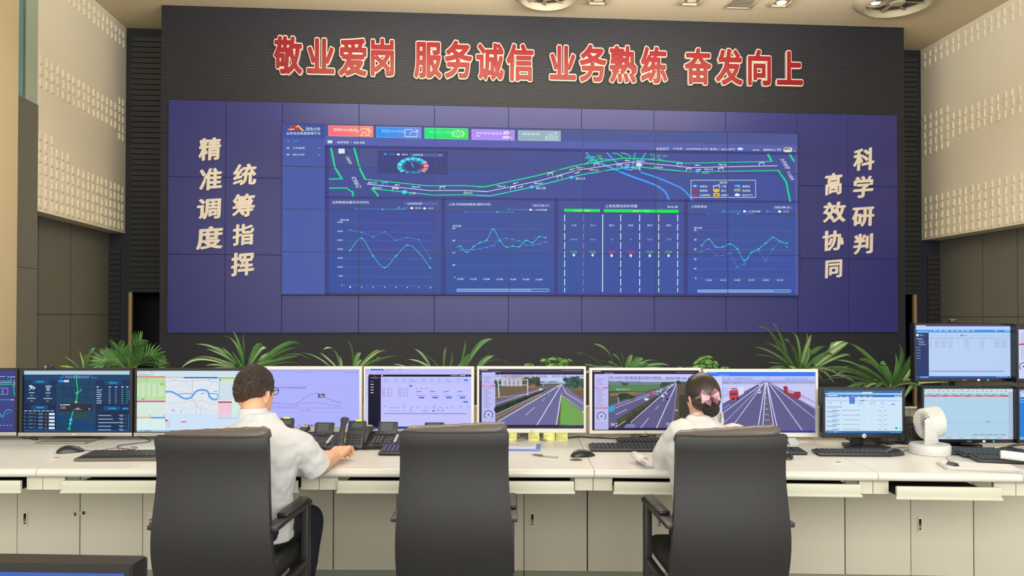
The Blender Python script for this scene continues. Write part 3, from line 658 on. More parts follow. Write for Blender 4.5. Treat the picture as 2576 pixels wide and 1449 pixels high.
S.rrect(340, 200, 370, 218, (30, 140, 246), 5); S.text(382, 200, 708, 220, '前1小时15分钟平均流量', (40, 150, 246)); S.rrect(732, 204, 760, 222, CY, 5); S.text(772, 204, 954, 222, '前15分钟流量', (50, 200, 230)); S.text(192, 376, 296, 400, '单位:辆', WHT)
p1 = [(285, 687), (368, 685), (450, 684), (533, 672), (615, 653), (698, 632), (780, 560), (862, 542), (941, 555), (1023, 574), (1106, 628), (1186, 627), (1268, 614), (1350, 586)]
p2 = [(244, 654), (285, 641), (368, 716), (450, 646), (533, 595), (615, 565), (698, 428), (780, 572), (862, 650), (941, 638), (1023, 647), (1106, 568), (1186, 598), (1268, 523), (1350, 536)]
S.line(p1, 4, (88, 146, 240)); S.curve(p2, 5, CY, 7); S.L(4)
for p in p1: S.disc(*p, 14, 8, (20, 156, 250), 10)
for p in p2[1:]: S.disc(*p, 14, 8, (16, 226, 236), 10)
for k, t in enumerate(('13:00', '13:30', '14:00', '14:30', '15:00', '15:30', '16:00')): S.text(246+k*164, 1040+k, 326+k*164, 1060+k, t, WHT)
def slider(xa, xb, y0, y1, kx):
    S.L(2); S.rect(xa, y0, kx, y1, (92, 130, 205)); S.L(3); S.frame(xa, y0, xb, y1, 5, (190, 232, 250)); S.L(4); S.disc(kx, (y0+y1)/2, 10, 10, (20, 176, 240)); S.rect(xb-6, y0, xb+4, y1, (60, 170, 245))
slider(244, 1392, 1172, 1206, 1160)
S.done('line_chart', vr)
ZO = (1100, 490, 4.954); S.L(2)
S.poly([(1582, 174), (1582, 216), (2028, 220), (2028, 178)], (12, 228, 88)); S.poly([(2076, 178), (2076, 220), (3007, 230), (3007, 186)], (12, 228, 88)); S.L(3)
S.text(2092, 122, 2494, 158, '上党收费站实时流量', WHT); S.text(1706, 186, 1908, 208, '入口：2285', (200, 250, 210)); S.text(2436, 190, 2650, 212, '出口：1547', (200, 250, 210)); S.text(2868, 138, 2998, 164, '单位:辆', WHT)
for x in (1588, 1822, 2287, 2523, 2760, 2996):
    y = 250
    while y < 1200: S.line([(x, y), (x-1, min(y+82, 1212))], 9, (215, 250, 250)); y += 114
S.line([(2062, 248), (2060, 1208)], 10, (205, 245, 250))
for x, a, n, o, d in ((1702, '入2', '1844', 1, 1), (1936, '入1', '441', 1, 1), (2173, '出1', '0', 0, -1), (2412, '出2', '0', 0, -1), (2648, '出3', '769', 1, -1), (2883, '出4', '778', 1, -1)):
    S.text(x-30, 366, x+32, 392, a, WHT); S.text(x-11*len(n), 546, x+11*len(n), 568, n, (80, 200, 245)); S.text(x-44, 698, x+44, 726, '开放' if o else '关闭', (30, 226, 90) if o else (236, 30, 60))
    S.poly([(x-19, 752-d*2), (x, 752+d*20), (x+19, 752-d*2)], (220, 250, 250)); S.rect(x-11, 752-d*2-(20 if d > 0 else 0), x+11, 752-d*2+(0 if d > 0 else 22), (220, 250, 250))
S.done('lane_table', vr)
ZO = (1400, 490, 4.155)
grid(1480, 2450, [371, 471, 571, 673, 774, 874], ['50', '40', '30', '20', '10', '0'], 1462, 4); S.L(3)
S.text(1406, 110, 1572, 136, '上党收费站', WHT); S.L(2); S.rect(2262, 112, 2466, 152, (92, 102, 176)); S.L(3); S.text(2284, 122, 2436, 140, '2022-08-16', WHT)
S.disc(1746, 171, 17, 11, (30, 150, 246)); S.text(1784, 162, 1926, 182, '15分钟流量', (40, 150, 246)); S.disc(1965, 173, 17, 11, WHT); S.text(1998, 164, 2132, 184, '1小时流量', WHT); S.disc(2205, 174, 17, 11, (30, 150, 246)); S.text(2238, 166, 2296, 184, '出口', (40, 150, 246)); S.disc(2332, 175, 18, 11, WHT); S.text(2366, 164, 2426, 186, '入口', WHT)
S.rrect(1568, 188, 1594, 204, (30, 140, 246), 4); S.text(1600, 188, 1866, 204, '前1小时15分钟平均流量', (40, 150, 246)); S.rrect(1886, 190, 1910, 206, CY, 4); S.text(1918, 190, 2070, 206, '前15分钟流量', (50, 200, 230)); S.text(1436, 336, 1520, 356, '单位:辆', WHT)
p1 = [(1474, 608), (1515, 593), (1590, 563), (1665, 633), (1740, 634), (1814, 613), (1888, 755), (1963, 725), (2038, 604), (2111, 585), (2187, 695), (2261, 566), (2334, 487), (2409, 547)]
p2 = [(1515, 533), (1590, 463), (1665, 544), (1740, 544), (1814, 514), (1888, 565), (1963, 686), (2038, 604), (2111, 566), (2187, 506), (2261, 446), (2334, 486), (2409, 507)]
S.line(p1, 3, (88, 146, 240)); S.curve(p2, 4.5, CY, 7); S.L(4)
for p in p1[1:]: S.disc(*p, 12, 7, (30, 156, 250), 10)
for p in p2: S.disc(*p, 12, 7, (16, 226, 236), 10)
for k, t in enumerate(('13:45', '14:15', '14:45', '15:15', '15:45', '16:15')): S.text(1560+k*149, 883, 1622+k*149, 901, t, WHT)
slider(1476, 2450, 993, 1019, 2255)
S.done('line_chart', vr); ZO = (0, 0, 1.0)
b = B(); yb = -.0075
m_bez = mat('tile_bezel', (40, 38, 66), .5)
for i in range(8):
    x = VX+i*TW-OX; b.span((x-.0035, yb, 0), (x+.0035, .0006, 4*TH), m_bez)
for j in range(5):
    z = j*TH; b.span((-3.5*TW, yb+.0003, z-.0035), (3.5*TW, .0004, z+.0035), m_bez)
b.build('tile_bezel', vr, 0)
# ================================================================== desks
DZ = .75
m_top = mat('cream_laminate', (222, 220, 212), .32, vary=.02, spec=.5)
m_edge = mat('cream_edge_band', (216, 214, 204), .35)
m_fas = mat('cream_fascia', (212, 206, 186), .5, vary=.03)
m_tray = mat('pale_green_grey_metal', (202, 202, 182), .45, vary=.02)
m_door = mat('cream_grey_metal', (210, 203, 182), .5, vary=.03, vscale=9)
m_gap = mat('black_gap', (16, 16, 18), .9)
DR = Vector((math.cos(YAW), -math.sin(YAW), 0)); DF = Vector((math.sin(YAW), math.cos(YAW), 0)); RZ = -YAW
fr = [on_z(-600, 1202, .715), on_z(90, 1202, .715), on_z(795, 1202, .715), on_z(1495, 1204, .715), on_z(2210, 1212, .715), on_z(2575, 1216.3, .715), on_z(3000, 1221, .715)]
bk = [on_z(-330, 1098, DZ), on_z(333, 1098, DZ), on_z(905, 1097, DZ), on_z(1452, 1097, DZ), on_z(2003, 1099, DZ), on_z(2290, 1101, DZ), on_z(2700, 1104, DZ)]
names = ['cream desk worktop at the far left under the dark screens', 'cream desk worktop in front of the seated man', 'cream desk worktop in front of the empty chair', 'cream desk worktop in front of the seated woman',
         'narrow cream desk worktop under the white fan and clipped papers', 'cream desk worktop at the far right edge']
trays = [(-460, 42), (145, 745), (845, 1445), (1545, 2155), (2260, 2518), None]
for k in range(6):
    a, b_, c, d = [Vector((p.x, p.y, 0)) for p in (fr[k], fr[k+1], bk[k+1], bk[k])]
    ex = (b_-a).normalized(); a = a+ex*.0012; b_ = b_-ex*.0012; c = c-ex*.0012; d = d+ex*.0012
    r = thing('desk_worktop', names[k], 'desk', a); R0 = a
    def pt(e, back, ins, z):
        v = (back-e).normalized(); q = e+v*ins-R0; return (q.x, q.y, z)
    def ring(e, back, pr): return [pt(e, back, i, z) for i, z in pr]
    L1, L2 = (d-a).length, (c-b_).length
    arc_ = [(.0175-.0175*math.cos(t), .7325+.0175*math.sin(t)) for t in [math.radians(-90+15*i) for i in range(13)]]
    m = B(); pr = [(.032, .715)]+arc_+[(.032, .75)]; m.loft([ring(a, d, pr), ring(b_, c, pr)], m_edge); o = m.build('edge_band', r, 50)
    m = B(); m.loft([ring(a, d, [(.0325, .72), (.0325, .75), (L1, .75), (L1, .72)]), ring(b_, c, [(.0325, .72), (.0325, .75), (L2, .75), (L2, .72)])], m_top); m.build('top_board', r, 0)
    fa, fb = a+(d-a).normalized()*.05, b_+(c-b_).normalized()*.05
    fx = (fb-fa).normalized(); fn = Vector((-fx.y, fx.x, 0)); T = Matrix(((fx.x, fn.x, 0, fa.x-R0.x), (fx.y, fn.y, 0, fa.y-R0.y), (0, 0, 1, 0), (0, 0, 0, 1)))
    Lf = (fb-fa).length; m = B()
    if trays[k]:
        ta, tb = [((on_z(x, 1226 if k < 4 else 1240, .678)-fa).dot(fx)) for x in trays[k]]
        for u0, u1 in ((0, ta-.004), (tb+.004, Lf)):
            if u1 > u0: m = B(); m.span((u0, 0, .655), (u1, .02, .715), m_fas, .001, T); m.build('fascia', r, 0)
        m = B(); m.span((max(0, ta-.004), .25, .655), (min(Lf, tb+.004), .27, .715), m_gap, 0, T); m.build('tray_recess_shade', r, 0)  # black panel paints the shade inside the tray opening
        pull = -.035 if k < 4 else -.065
        m = B(); m.span((ta, pull, .655), (tb, pull+.016, .700), m_tray, .004, T); m.span((ta+.004, pull+.016, .662), (tb-.004, .24, .668), m_gap, 0, T); m.span((ta-.004, pull-.004, .648), (tb+.004, pull+.012, .659), m_tray, .003, T); m.build('keyboard_tray', r)  # slide sheet coloured black to paint the shade above the tray
    else: m.span((0, 0, .655), (Lf, .02, .715), m_fas, .001, T); m.build('fascia', r, 0)
    # end leg panel and low screen at the back edge
    m = B(); u = (c-d).normalized(); n_ = Vector((-u.y, u.x, 0)); T2 = Matrix(((u.x, n_.x, 0, d.x-R0.x), (u.y, n_.y, 0, d.y-R0.y), (0, 0, 1, 0), (0, 0, 0, 1)))
    m.span((0, .002, .70), ((c-d).length, .03, .905), m_fas, .002, T2); m.span((0, -.004, .896), ((c-d).length, .036, .908), m_edge, .003, T2); m.build('back_panel', r)
# desk grommets
for px, py, lab in ((140, 1153, 'round cable grommet in the worktop below the black mouse at left'), (1449, 1157, 'round dark cable grommet beside the mouse near the pen'), (2105, 1164, 'round cream cable grommet below the keyboard of the small black monitor')):
    p = on_z(px, py, DZ); dark = 'dark' in lab
    m = B(); m.lathe([(.028, -.002), (.028, .0015), (.024, .002), (.0, .0016)], mat('brown_grommet', (96, 72, 52), .5) if dark else m_edge, n=24)
    m.box((.006, .0, .0022), (.022, .006, .0012), m_gap); o = m.build('cable_grommet', None); o.location = (p.x, p.y, DZ); tag(o, lab, 'grommet')
# cabinets under the desks
cx_ = [-276, 42, 358, 678, 998, 1318, 1638, 1962, 2292, 2610]
cy_ = [1435, 1435, 1435, 1435, 1435.5, 1437, 1440, 1444, 1449, 1455]
cp = [on_z(x, y, .05) for x, y in zip(cx_, cy_)]
clab = ['cream two-door cabinet at the far left edge', 'cream two-door cabinet left of the seated man with a taped door', 'cream two-door cabinet mostly behind the chair of the man', 'cream two-door cabinet behind the legs of the man',
        'cream two-door cabinet behind the empty chair', 'cream two-door cabinet between the empty chair and the woman', 'cream two-door cabinet hidden by the chair of the woman', 'cream two-door cabinet right of the chair of the woman', 'cream two-door cabinet at the far right below the fan']
m_lock = mat('white_latch_plate', (226, 214, 190), .4); m_lk2 = mat('steel_latch', (120, 112, 100), .35, .6)
m_pl = mat('grey_green_plinth', (132, 134, 116), .6)
for k in range(9):
    a, b_ = cp[k].copy(), cp[k+1].copy(); a.z = b_.z = 0; u = (b_-a); W = u.length; u = u.normalized(); rz = math.atan2(u.y, u.x)
    r = thing('cabinet', clab[k], 'cabinet', a, rz, 'two-door cabinets under the desks')
    m = B(); m.span((.001, .021, .05), (W-.001, .42, .712), m_door); m.span((.002, .018, .0), (W-.002, .40, .0495), m_pl); m.span((0, .0195, .04), (W, .022, .712), m_gap); m.build('carcass', r, 0)
    for s in range(2):
        m = B(); m.span((s*W/2+.0016 if not s else s*W/2+.0028, 0, .053), ((s+1)*W/2-(.0028 if not s else .0016), .019, .708), m_door, .0015); d = m.build('door', r)
        if s == 0:
            lx = .022*2; lz = .05+(1435-1306)*cp[k].dot(DF)/F
            m = B(); m.box((lx, -.002, lz), (.023, .008, .078), m_lock, .002); o = m.build('latch_plate', d)
            m = B(); m.box((lx, -.0065, lz+.01), (.012, .006, .040), m_lock if k in (2, 7) else m_gap, .002); m.box((lx, -.007, lz-.02), (.012, .006, .014), m_lk2, .002); m.box((lx, -.0075, lz-.002), (.012, .006, .010), m_lk2, .001); m.build('latch_lever', d)
# taped label across two doors, by hand
p = at(204, 1290, (cp[1]+cp[2]).dot(DF)/2); q = cp[1]; u = (cp[2]-cp[1]).normalized(); fn = Vector((u.y, -u.x, 0)); off = (p-q).dot(fn); p = p-fn*(off-.003)
m = B(); m.box((0, 0, 0), (.034, .001, .017), mat('white_label', (214, 208, 190), .6)); [m.box((0, -.0007, .004-.004*i), (.026-.004*i, .0006, .0013), mat('grey_print', (120, 116, 108), .7)) for i in range(3)]
for s in (-1, 1): m.box((s*.022, -.0003, s*.0), (.012, .0016, .0165), mat('brown_tape' if s < 0 else 'black_tape', (74, 62, 40) if s < 0 else (36, 40, 34), .5))
o = m.build('paper_seal', None, 0); o.matrix_world = Matrix.Translation(p) @ Matrix.Rotation(math.atan2(u.y, u.x), 4, 'Z') @ Matrix.Rotation(math.radians(-9), 4, 'Y'); tag(o, 'small paper seal taped across the doors of the left cabinet', 'seal')
# ================================================================== monitors
m_bk = mat('black_plastic', (26, 26, 27), .4); m_bk2 = mat('gloss_black_plastic', (20, 20, 22), .2); m_sil = mat('silver_plastic', (168, 166, 156), .35, .25); m_wp = mat('cream_white_plastic', (214, 212, 198), .4)
m_chr = mat('polished_metal', (200, 196, 184), .18, .9); m_base = mat('warm_grey_metal', (150, 146, 130), .35, .4)
mon = {}
CUR = {}
def MF(x, y):
    X_ = ZO[0]+x/ZO[2]; Y_ = ZO[1]+y/ZO[2]; c = CUR
    u = min(max(X_, c['s'][0]), c['s'][2]); v = min(max(Y_, c['s'][1]), c['s'][3])
    return ((u-c['cx'])*c['Z']/F, CAM.z-(v-798.7)*c['Z']/F-c['z0'])
def monitor(key, lab, outer, scr, Z, style, bg, z0=DZ, group='desk monitors'):
    x0, y0, x1, y1 = outer; cx = (x0+x1)/2; p = at(cx, 798.7, Z); s = Z/F
    r = thing('monitor', lab, 'monitor', (p.x, p.y, z0), RZ, group)
    zz = lambda y: CAM.z-(y-798.7)*s-z0
    X0, X1 = (x0-cx)*s, (x1-cx)*s; zt, zb = zz(y0), zz(y1); sx0, sx1 = (scr[0]-cx)*s, (scr[2]-cx)*s; st, sb = zz(scr[1]), zz(scr[3])
    fm = {'white': m_wp, 'aoc': m_bk, 'hp': m_bk, 'philips': m_bk2}[style]
    # bezel ring
    m = B(); d0, d1 = -.012, .022
    O = [(X0, zb), (X1, zb), (X1, zt), (X0, zt)]; I = [(sx0, sb), (sx1, sb), (sx1, st), (sx0, st)]
    e = .003
    O2 = [(X0+e, zb+e), (X1-e, zb+e), (X1-e, zt-e), (X0+e, zt-e)]
    m.loft([[(a, d1, c) for a, c in O], [(a, d0+.004, c) for a, c in O], [(a, d0, c) for a, c in O2], [(a, d0, c) for a, c in I], [(a, .001, c) for a, c in I]], fm, cap=False)
    m.build('bezel', r, 25)
    m = B(); m.box(((X0+X1)/2, .028, (zt+zb)/2), (X1-X0-.004, .022, zt-zb-.004), fm, .006); m.box(((X0+X1)/2, .045, (zt+zb)/2-.02), ((X1-X0)*.6, .03, (zt-zb)*.6), fm, .012); m.build('back_shell', r)
    m = B(); m.poly([(sx0, 0, sb), (sx1, 0, sb), (sx1, 0, st), (sx0, 0, st)], E(bg)); o = m.build('screen', r, 0)
    hc = (X0+X1)/2
    if style == 'aoc':
        m = B(); m.box((hc, d0-.0015, (zb+sb)/2-.001), (X1-X0-.002, .006, sb-zb-.004), m_sil, .002); m.build('chin_strip', r)
        m = B(); m.box((hc, d0-.0055, (zb+sb)/2), (.03, .002, .004), m_wp); m.build('maker_mark', r)
        m = B(); m.box((hc-.008, -.035, .005), (.25, .2, .008), m_base, .002); m.build('stand_base', r)
        m = B(); m.box((hc-.0, .055, zb/2+.06), (.07, .02, zb+.12), m_bk, .006); m.build('stand_neck', r)
    elif style == 'white':
        m = B(); m.lathe([(.006, 0), (.006, .001), (.0, .001)], mat('grey_mark', (190, 188, 178), .3, .3), (0, 0, 0), 16, Matrix.Translation((hc, d0-.0002, (zb+sb)/2)) @ Matrix.Rotation(math.pi/2, 4, 'X')); m.build('maker_mark', r)
        m = B()
        for q in (-1, 1): m.tube([(hc, .07, .03), (hc+q*.075, -.05, .005)], [.013, .008], m_chr, 8, flat=.35); m.tube([(hc, .07, .03), (hc+q*.05, .13, .005)], [.013, .008], m_chr, 8, flat=.35)
        m.build('stand_foot', r)
        m = B(); m.box((hc, .075, zb/2+.08), (.05, .016, zb+.14), m_wp, .005); m.build('stand_neck', r)
    elif style == 'hp':
        m = B(); lg = mat('pale_mark', (214, 214, 206), .4)
        m.lathe([(.0105, 0), (.0105, .0012), (0, .0012)], lg, (0, 0, 0), 24, Matrix.Translation((hc, d0-.0002, (zb+sb)/2)) @ Matrix.Rotation(math.pi/2, 4, 'X'))
        vs, fs, w, h = text2d('hp'); m.add([(hc-.0055+.011*u+.002*v, d0-.0018, (zb+sb)/2-.006+.012*v) for u, v in vs], fs, m_bk); m.build('maker_mark', r, 0)
        m = B(); m.box((hc-.01, .05, zb/2+.06), (.058, .03, zb+.12), m_bk, .006); m.build('stand_neck', r)
        m = B(); m.prism([(-.075, .07), (-.112, -.05), (-.045, -.105), (.075, -.105), (.105, -.06), (.06, .07)], 0, .011, m_bk, M=Matrix.Translation((hc, .0, 0))); m.build('stand_base', r, 0)
    elif style == 'philips':
        m = B(); lg = mat('pale_mark', (214, 214, 206), .4); vs, fs, w, h = text2d('PHILIPS'); m.add([(hc-.012+.024*u, d0-.0006, (zb+sb)/2-.002+.0036*v) for u, v in vs], fs, lg); m.build('maker_mark', r, 0)
        m = B(); m.box((hc+.07, d0-.0006, (zb+sb)/2), (.013, .001, .009), mat('white_sticker', (226, 226, 218), .5)); m.box((hc+.116, d0-.0006, (zb+sb)/2), (.009, .001, .010), mat('blue_sticker', (30, 150, 200), .4)); m.build('sticker', r, 0)
        m = B(); m.box((hc-.02, .055, zb/2+.03), (.035, .02, zb+.06), m_bk2, .004); m.build('stand_neck', r)
        m = B(); m.lathe([(.11, 0), (.108, .012), (.06, .018), (.0, .018)], m_bk2, (hc-.02, .045, 0), 28, sy=.75); m.build('stand_base', r)
    mon[key] = (r, dict(cx=cx, Z=Z, z0=z0, s=scr)); return r
def scr_on(key):
    CUR.clear(); CUR.update(mon[key][1]); return Screen(MF, -.0004, .0005), mon[key][0]
ZD = 3.95
monitor('A', 'dark-framed monitor with blue road map, cut by the left edge', (-236, 927, 49, 1096), (-228, 932, 43, 1085), ZD, 'aoc', (58, 66, 130))
monitor('B', 'silver-chinned monitor showing a dark blue map, webcam on top', (52, 926.5, 338, 1097), (62, 933, 330, 1086), ZD, 'aoc', (24, 50, 88))
monitor('C', 'silver-chinned monitor showing a white river map, left of the head of the man', (341, 927, 627, 1097), (346, 933, 620, 1086), ZD, 'aoc', (214, 230, 240))
monitor('D', 'white-framed monitor showing a lilac line chart beside the head of the man', (636, 922, 912, 1087), (645, 929, 905.5, 1075), ZD, 'white', (174, 178, 252))
monitor('E', 'white-framed monitor showing a lilac web page with black sidebar', (916, 922, 1193, 1087), (920.6, 927.5, 1186, 1078), ZD, 'white', (196, 194, 252))
monitor('F', 'white-framed monitor with sticky notes showing a motorway and green verge', (1200, 921.5, 1474, 1088), (1205.7, 927.5, 1468, 1077), ZD, 'white', (52, 46, 74))
monitor('G', 'white-framed monitor showing motorway traffic, left of the head of the woman', (1482, 925, 1763, 1090), (1489, 931, 1756.5, 1081.5), ZD, 'white', (44, 38, 62))
monitor('H', 'white-framed monitor showing a red truck on a bridge road', (1768.5, 928, 2056, 1098), (1776, 934.6, 2049, 1087), 3.85, 'white', (52, 50, 92))
monitor('I', 'small black monitor with a round white logo showing a blue web list', (2066, 974, 2273, 1100), (2072.6, 981, 2268, 1088), 3.75, 'hp', (206, 230, 248))
monitor('J', 'black monitor raised above another, showing a pale page with navy sidebar', (2297, 812, 2546, 959), (2301, 817.5, 2541, 950), 3.86, 'philips', (184, 208, 244))
monitor('K', 'lower black monitor showing a pale blue table with red stripe, behind the fan', (2314, 970, 2551, 1112), (2320, 976, 2547, 1103), 3.72, 'philips', (176, 210, 232))
monitor('L', 'upper black monitor cut by the right edge of the picture', (2552, 815, 2800, 961), (2558, 821, 2794, 951), 3.80, 'philips', (196, 204, 240))
monitor('M', 'lower black monitor with bright blue page cut by the right edge', (2553, 973, 2790, 1113), (2559, 979, 2784, 1104), 3.70, 'philips', (30, 128, 214))

# ---- A
S, r = scr_on('A'); ZO = (0, 800, 4.025); S.L(1)
S.line([(0, 598), (60, 594)], 5, (200, 210, 240)); S.line([(80, 600), (150, 598)], 5, (200, 210, 240)); S.rect(154, 592, 172, 606, (210, 200, 200))
S.line([(-300, 660), (0, 642), (118, 638), (118, 616)], 6, GR); S.line([(-300, 690), (0, 680), (138, 672), (158, 792)], 6, GR); S.line([(-300, 672), (0, 660), (130, 654)], 4, WHT); S.line([(164, 616), (176, 640)], 6, GR); S.line([(148, 632), (162, 705)], 8, (190, 200, 230))
S.frame(-80, 710, 88, 776, 3, (190, 210, 235)); [S.bars(-70+k*46, 728, 26, 7, c, 3, 16) for k, c in enumerate(((200, 210, 235), (220, 190, 60), (60, 170, 230)))]
S.rect(-900, 800, 180, 806, (50, 56, 112)); S.bars(10, 826, 90, 8, (60, 150, 230)); S.bars(110, 826, 40, 8, (200, 210, 235)); S.curve([(-60, 980), (0, 960), (30, 1000), (60, 950), (90, 930), (130, 940)], 4, CY); S.curve([(-60, 990), (0, 985), (40, 1010), (80, 970), (130, 950)], 4, (80, 140, 230))
for k in range(4): S.rect(10+k*34, 1086, 26+k*34, 1090, (210, 220, 240))
S.done('screen_page', r)
# ---- B
S, r = scr_on('B'); S.L(1)
S.rect(248, 534, 1330, 575, (178, 206, 220)); S.rect(248, 575, 1330, 632, (26, 66, 108)); S.rect(580, 632, 976, 1135, (28, 66, 100)); S.rect(248, 1130, 1330, 1152, (30, 72, 122)); S.rect(984, 870, 1316, 1135, (20, 44, 80)); S.rect(248, 875, 576, 1120, (20, 42, 76))
S.poly([(580, 975), (700, 990), (860, 1040), (976, 1080), (976, 1135), (580, 1100)], (26, 74, 130)); S.poly([(580, 1060), (760, 1080), (870, 1110), (820, 1150), (580, 1140)], (34, 62, 84))
S.L(2); S.text(662, 584, 908, 614, '可视化智慧服务系统', (140, 170, 225)); S.line([(610, 606), (640, 606), (656, 576)], 5, (60, 170, 220)); S.line([(918, 576), (940, 606), (985, 606)], 5, (60, 170, 220))
for pts in ([(590, 712), (976, 722)], [(590, 776), (976, 816)], [(880, 632), (864, 860)], [(910, 632), (890, 830)], [(650, 632), (640, 960)], [(730, 712), (760, 860)], [(600, 640), (720, 800)]): S.line(pts, 4, (18, 40, 62))
S.rect(600, 630, 652, 652, (50, 140, 230)); S.rect(652, 630, 704, 652, (200, 222, 232))
for x, y in ((334, 626), (1066, 636), (326, 886), (1058, 895)): S.rrect(x, y, x+170, y+42, (26, 72, 120), 16)
S.L(3)
for x, y in ((374, 640), (1112, 650), (374, 900), (1106, 908)): S.rect(x, y, x+80, y+16, (20, 150, 190))
S.curve([(778, 574), (784, 660), (794, 740), (780, 850)], 8, (30, 226, 110)); S.curve([(776, 770), (800, 755), (822, 740), (830, 718)], 7, (30, 226, 110)); S.curve([(748, 945), (728, 1030), (712, 1125)], 8, (30, 226, 110)); S.line([(696, 1132), (712, 1112), (726, 1132)], 8, (30, 226, 110)); S.disc(786, 764, 14, 12, (30, 200, 100))
S.rect(766, 844, 792, 860, (220, 214, 120)); S.rrect(608, 870, 945, 946, (40, 46, 56), 6); S.poly([(750, 980), (830, 950), (880, 960), (885, 1000), (800, 1025), (748, 1010)], (44, 72, 70))
S.rect(714, 1018, 742, 1046, (60, 190, 230)); S.rect(708, 1062, 734, 1078, (60, 190, 230))
S.poly([(296, 690), (320, 680), (368, 706), (356, 726), (330, 724)], (196, 214, 222)); S.disc(342, 712, 10, 9, (30, 50, 70)); S.disc(310, 726, 8, 6, (196, 214, 222)); S.rrect(466, 684, 530, 706, (120, 160, 190), 8); S.disc(496, 724, 20, 18, (150, 170, 180)); S.disc(496, 724, 9, 8, (50, 60, 70))
for x, y, w in ((304, 754, 54), (470, 756, 52), (286, 810, 86), (450, 812, 86)): S.rect(x, y, x+w, y+9, (160, 190, 210))
for x, y in ((318, 783), (482, 784), (318, 838), (480, 840)): S.rect(x, y, x+22, y+8, (200, 170, 90))
S.bars(985, 726, 56, 8, (170, 195, 215), 7, 22, (1, .8, 1, .9, .8, 1, .9)); S.bars(1106, 726, 22, 6, (150, 180, 200), 7, 22); S.bars(1172, 726, 16, 6, (150, 180, 200), 7, 22); S.bars(1238, 726, 16, 6, (150, 180, 200), 7, 22); S.bars(1286, 726, 14, 6, (40, 200, 120), 7, 22)
for x in (985, 1108, 1172, 1236, 1284): S.rect(x, 694, x+22, 706, (190, 205, 220))
S.bars(256, 938, 30, 8, (180, 196, 212)); [S.rect(300+k*44, 938, 334+k*44, 946, (180, 196, 212)) for k in range(6)]
for k in range(5):
    y = 965+k*35
    for x, w in ((246, 24), (300, 44), (356, 18), (398, 50)): S.rect(x, y, x+w, y+6, (120, 150, 180)); 
    S.rect(398, y+10, 440, y+15, (120, 150, 180)); S.rect(470, y+6, 482, y+14, (210, 160, 60)); S.rect(506, y-2, 564, y+20, (214, 232, 238))
for k, w in enumerate((130, 150, 210, 130, 130)): S.rect(1004, 984+k*36, 1004+w, 992+k*36, (160, 185, 210)); S.rect(1210, 980+k*36, 1262, 986+k*36, (150, 175, 200)); S.rect(1224, 991+k*36, 1254, 997+k*36, (150, 175, 200)); S.rect(1282, 982+k*36, 1288, 996+k*36, (60, 150, 230))
S.rect(1248, 908, 1308, 928, (40, 130, 226)); S.rect(1306, 975, 1311, 1130, (50, 120, 200)); S.rect(1312, 720, 1317, 830, (60, 150, 220))
S.L(4); S.bars(618, 876, 24, 9, (210, 214, 218)); S.rect(648, 875, 718, 885, (200, 204, 210)); S.bars(622, 898, 54, 7, (150, 156, 164), 2, 14); S.bars(752, 926, 86, 6, (150, 156, 164)); S.rect(780, 912, 814, 920, (200, 204, 210)); S.rect(906, 914, 922, 920, (200, 204, 210)); S.rect(906, 926, 922, 936, (60, 140, 220))
S.done('screen_page', r)
# ---- C
S, r = scr_on('C'); S.L(1)
S.rect(1390, 534, 2560, 590, (206, 226, 236)); S.rect(1392, 592, 1684, 606, (226, 116, 76)); S.rect(1864, 598, 2210, 612, (52, 100, 190)); S.rect(1690, 596, 1862, 608, (196, 200, 190)); S.rect(2216, 602, 2600, 616, (128, 196, 88)); S.rect(1394, 610, 1682, 832, (182, 218, 160)); S.rect(1392, 838, 1682, 852, (208, 70, 92)); S.rect(1392, 852, 1682, 1000, (214, 232, 222)); S.rect(1392, 1002, 1532, 1014, (242, 166, 60)); S.rect(1532, 1002, 1680, 1018, (88, 158, 222)); S.rect(1392, 1018, 1682, 1144, (216, 236, 236))
S.rect(1684, 614, 2210, 966, (222, 230, 238)); S.rect(2214, 845, 2352, 860, (196, 54, 80)); S.rect(2214, 862, 2352, 1006, (236, 200, 216)); S.rect(2352, 850, 2600, 1006, (206, 236, 226)); S.rect(2214, 1008, 2600, 1022, (92, 164, 220)); S.rect(1684, 966, 2600, 1146, (206, 226, 246)); S.rect(1392, 1134, 2600, 1150, (130, 176, 210))
S.L(2); WB = (104, 164, 232)
S.curve([(1684, 748), (1740, 748), (1800, 775), (1870, 815), (1940, 805), (1990, 745), (2060, 728), (2110, 748), (2130, 800), (2165, 825), (2206, 822)], 19, WB); S.curve([(1820, 772), (1890, 765), (1960, 772)], 9, WB); S.curve([(2120, 765), (2206, 772), (2206, 810)], 10, WB); S.line([(2170, 744), (2206, 744)], 7, WB); S.curve([(2040, 770), (2060, 765), (2075, 760)], 8, WB)
rr = random.Random(5)
for pts, c in (([(1950, 616), (1954, 700), (1952, 800), (1994, 890), (1986, 966)], (200, 150, 140)), ([(1684, 650), (1780, 630), (1900, 640), (2206, 620)], (206, 170, 160)), ([(1700, 860), (1860, 860), (1980, 830), (2200, 880)], (196, 190, 190)), ([(2050, 880), (2040, 966)], (206, 150, 140)), ([(1690, 700), (1850, 690), (1940, 720)], (200, 200, 205)), ([(1800, 900), (1900, 930), (1990, 900), (2150, 940)], (200, 200, 205)), ([(2110, 616), (2130, 640), (2206, 650)], (120, 160, 210))): S.curve(pts, 3.5, c, 5)
for k in range(46): x, y = rr.uniform(1690, 2200), rr.uniform(625, 955); S.rect(x, y, x+rr.uniform(8, 18), y+4, rr.choice(((190, 180, 180), (210, 120, 120), (170, 190, 200), (150, 190, 160))))
S.bars(1740, 925, 30, 5, (130, 170, 220), 2, 10); S.curve([(1745, 925), (1760, 945), (1785, 930)], 5, (130, 170, 220)); S.curve([(1830, 950), (1845, 945), (1850, 930)], 5, (130, 170, 220))
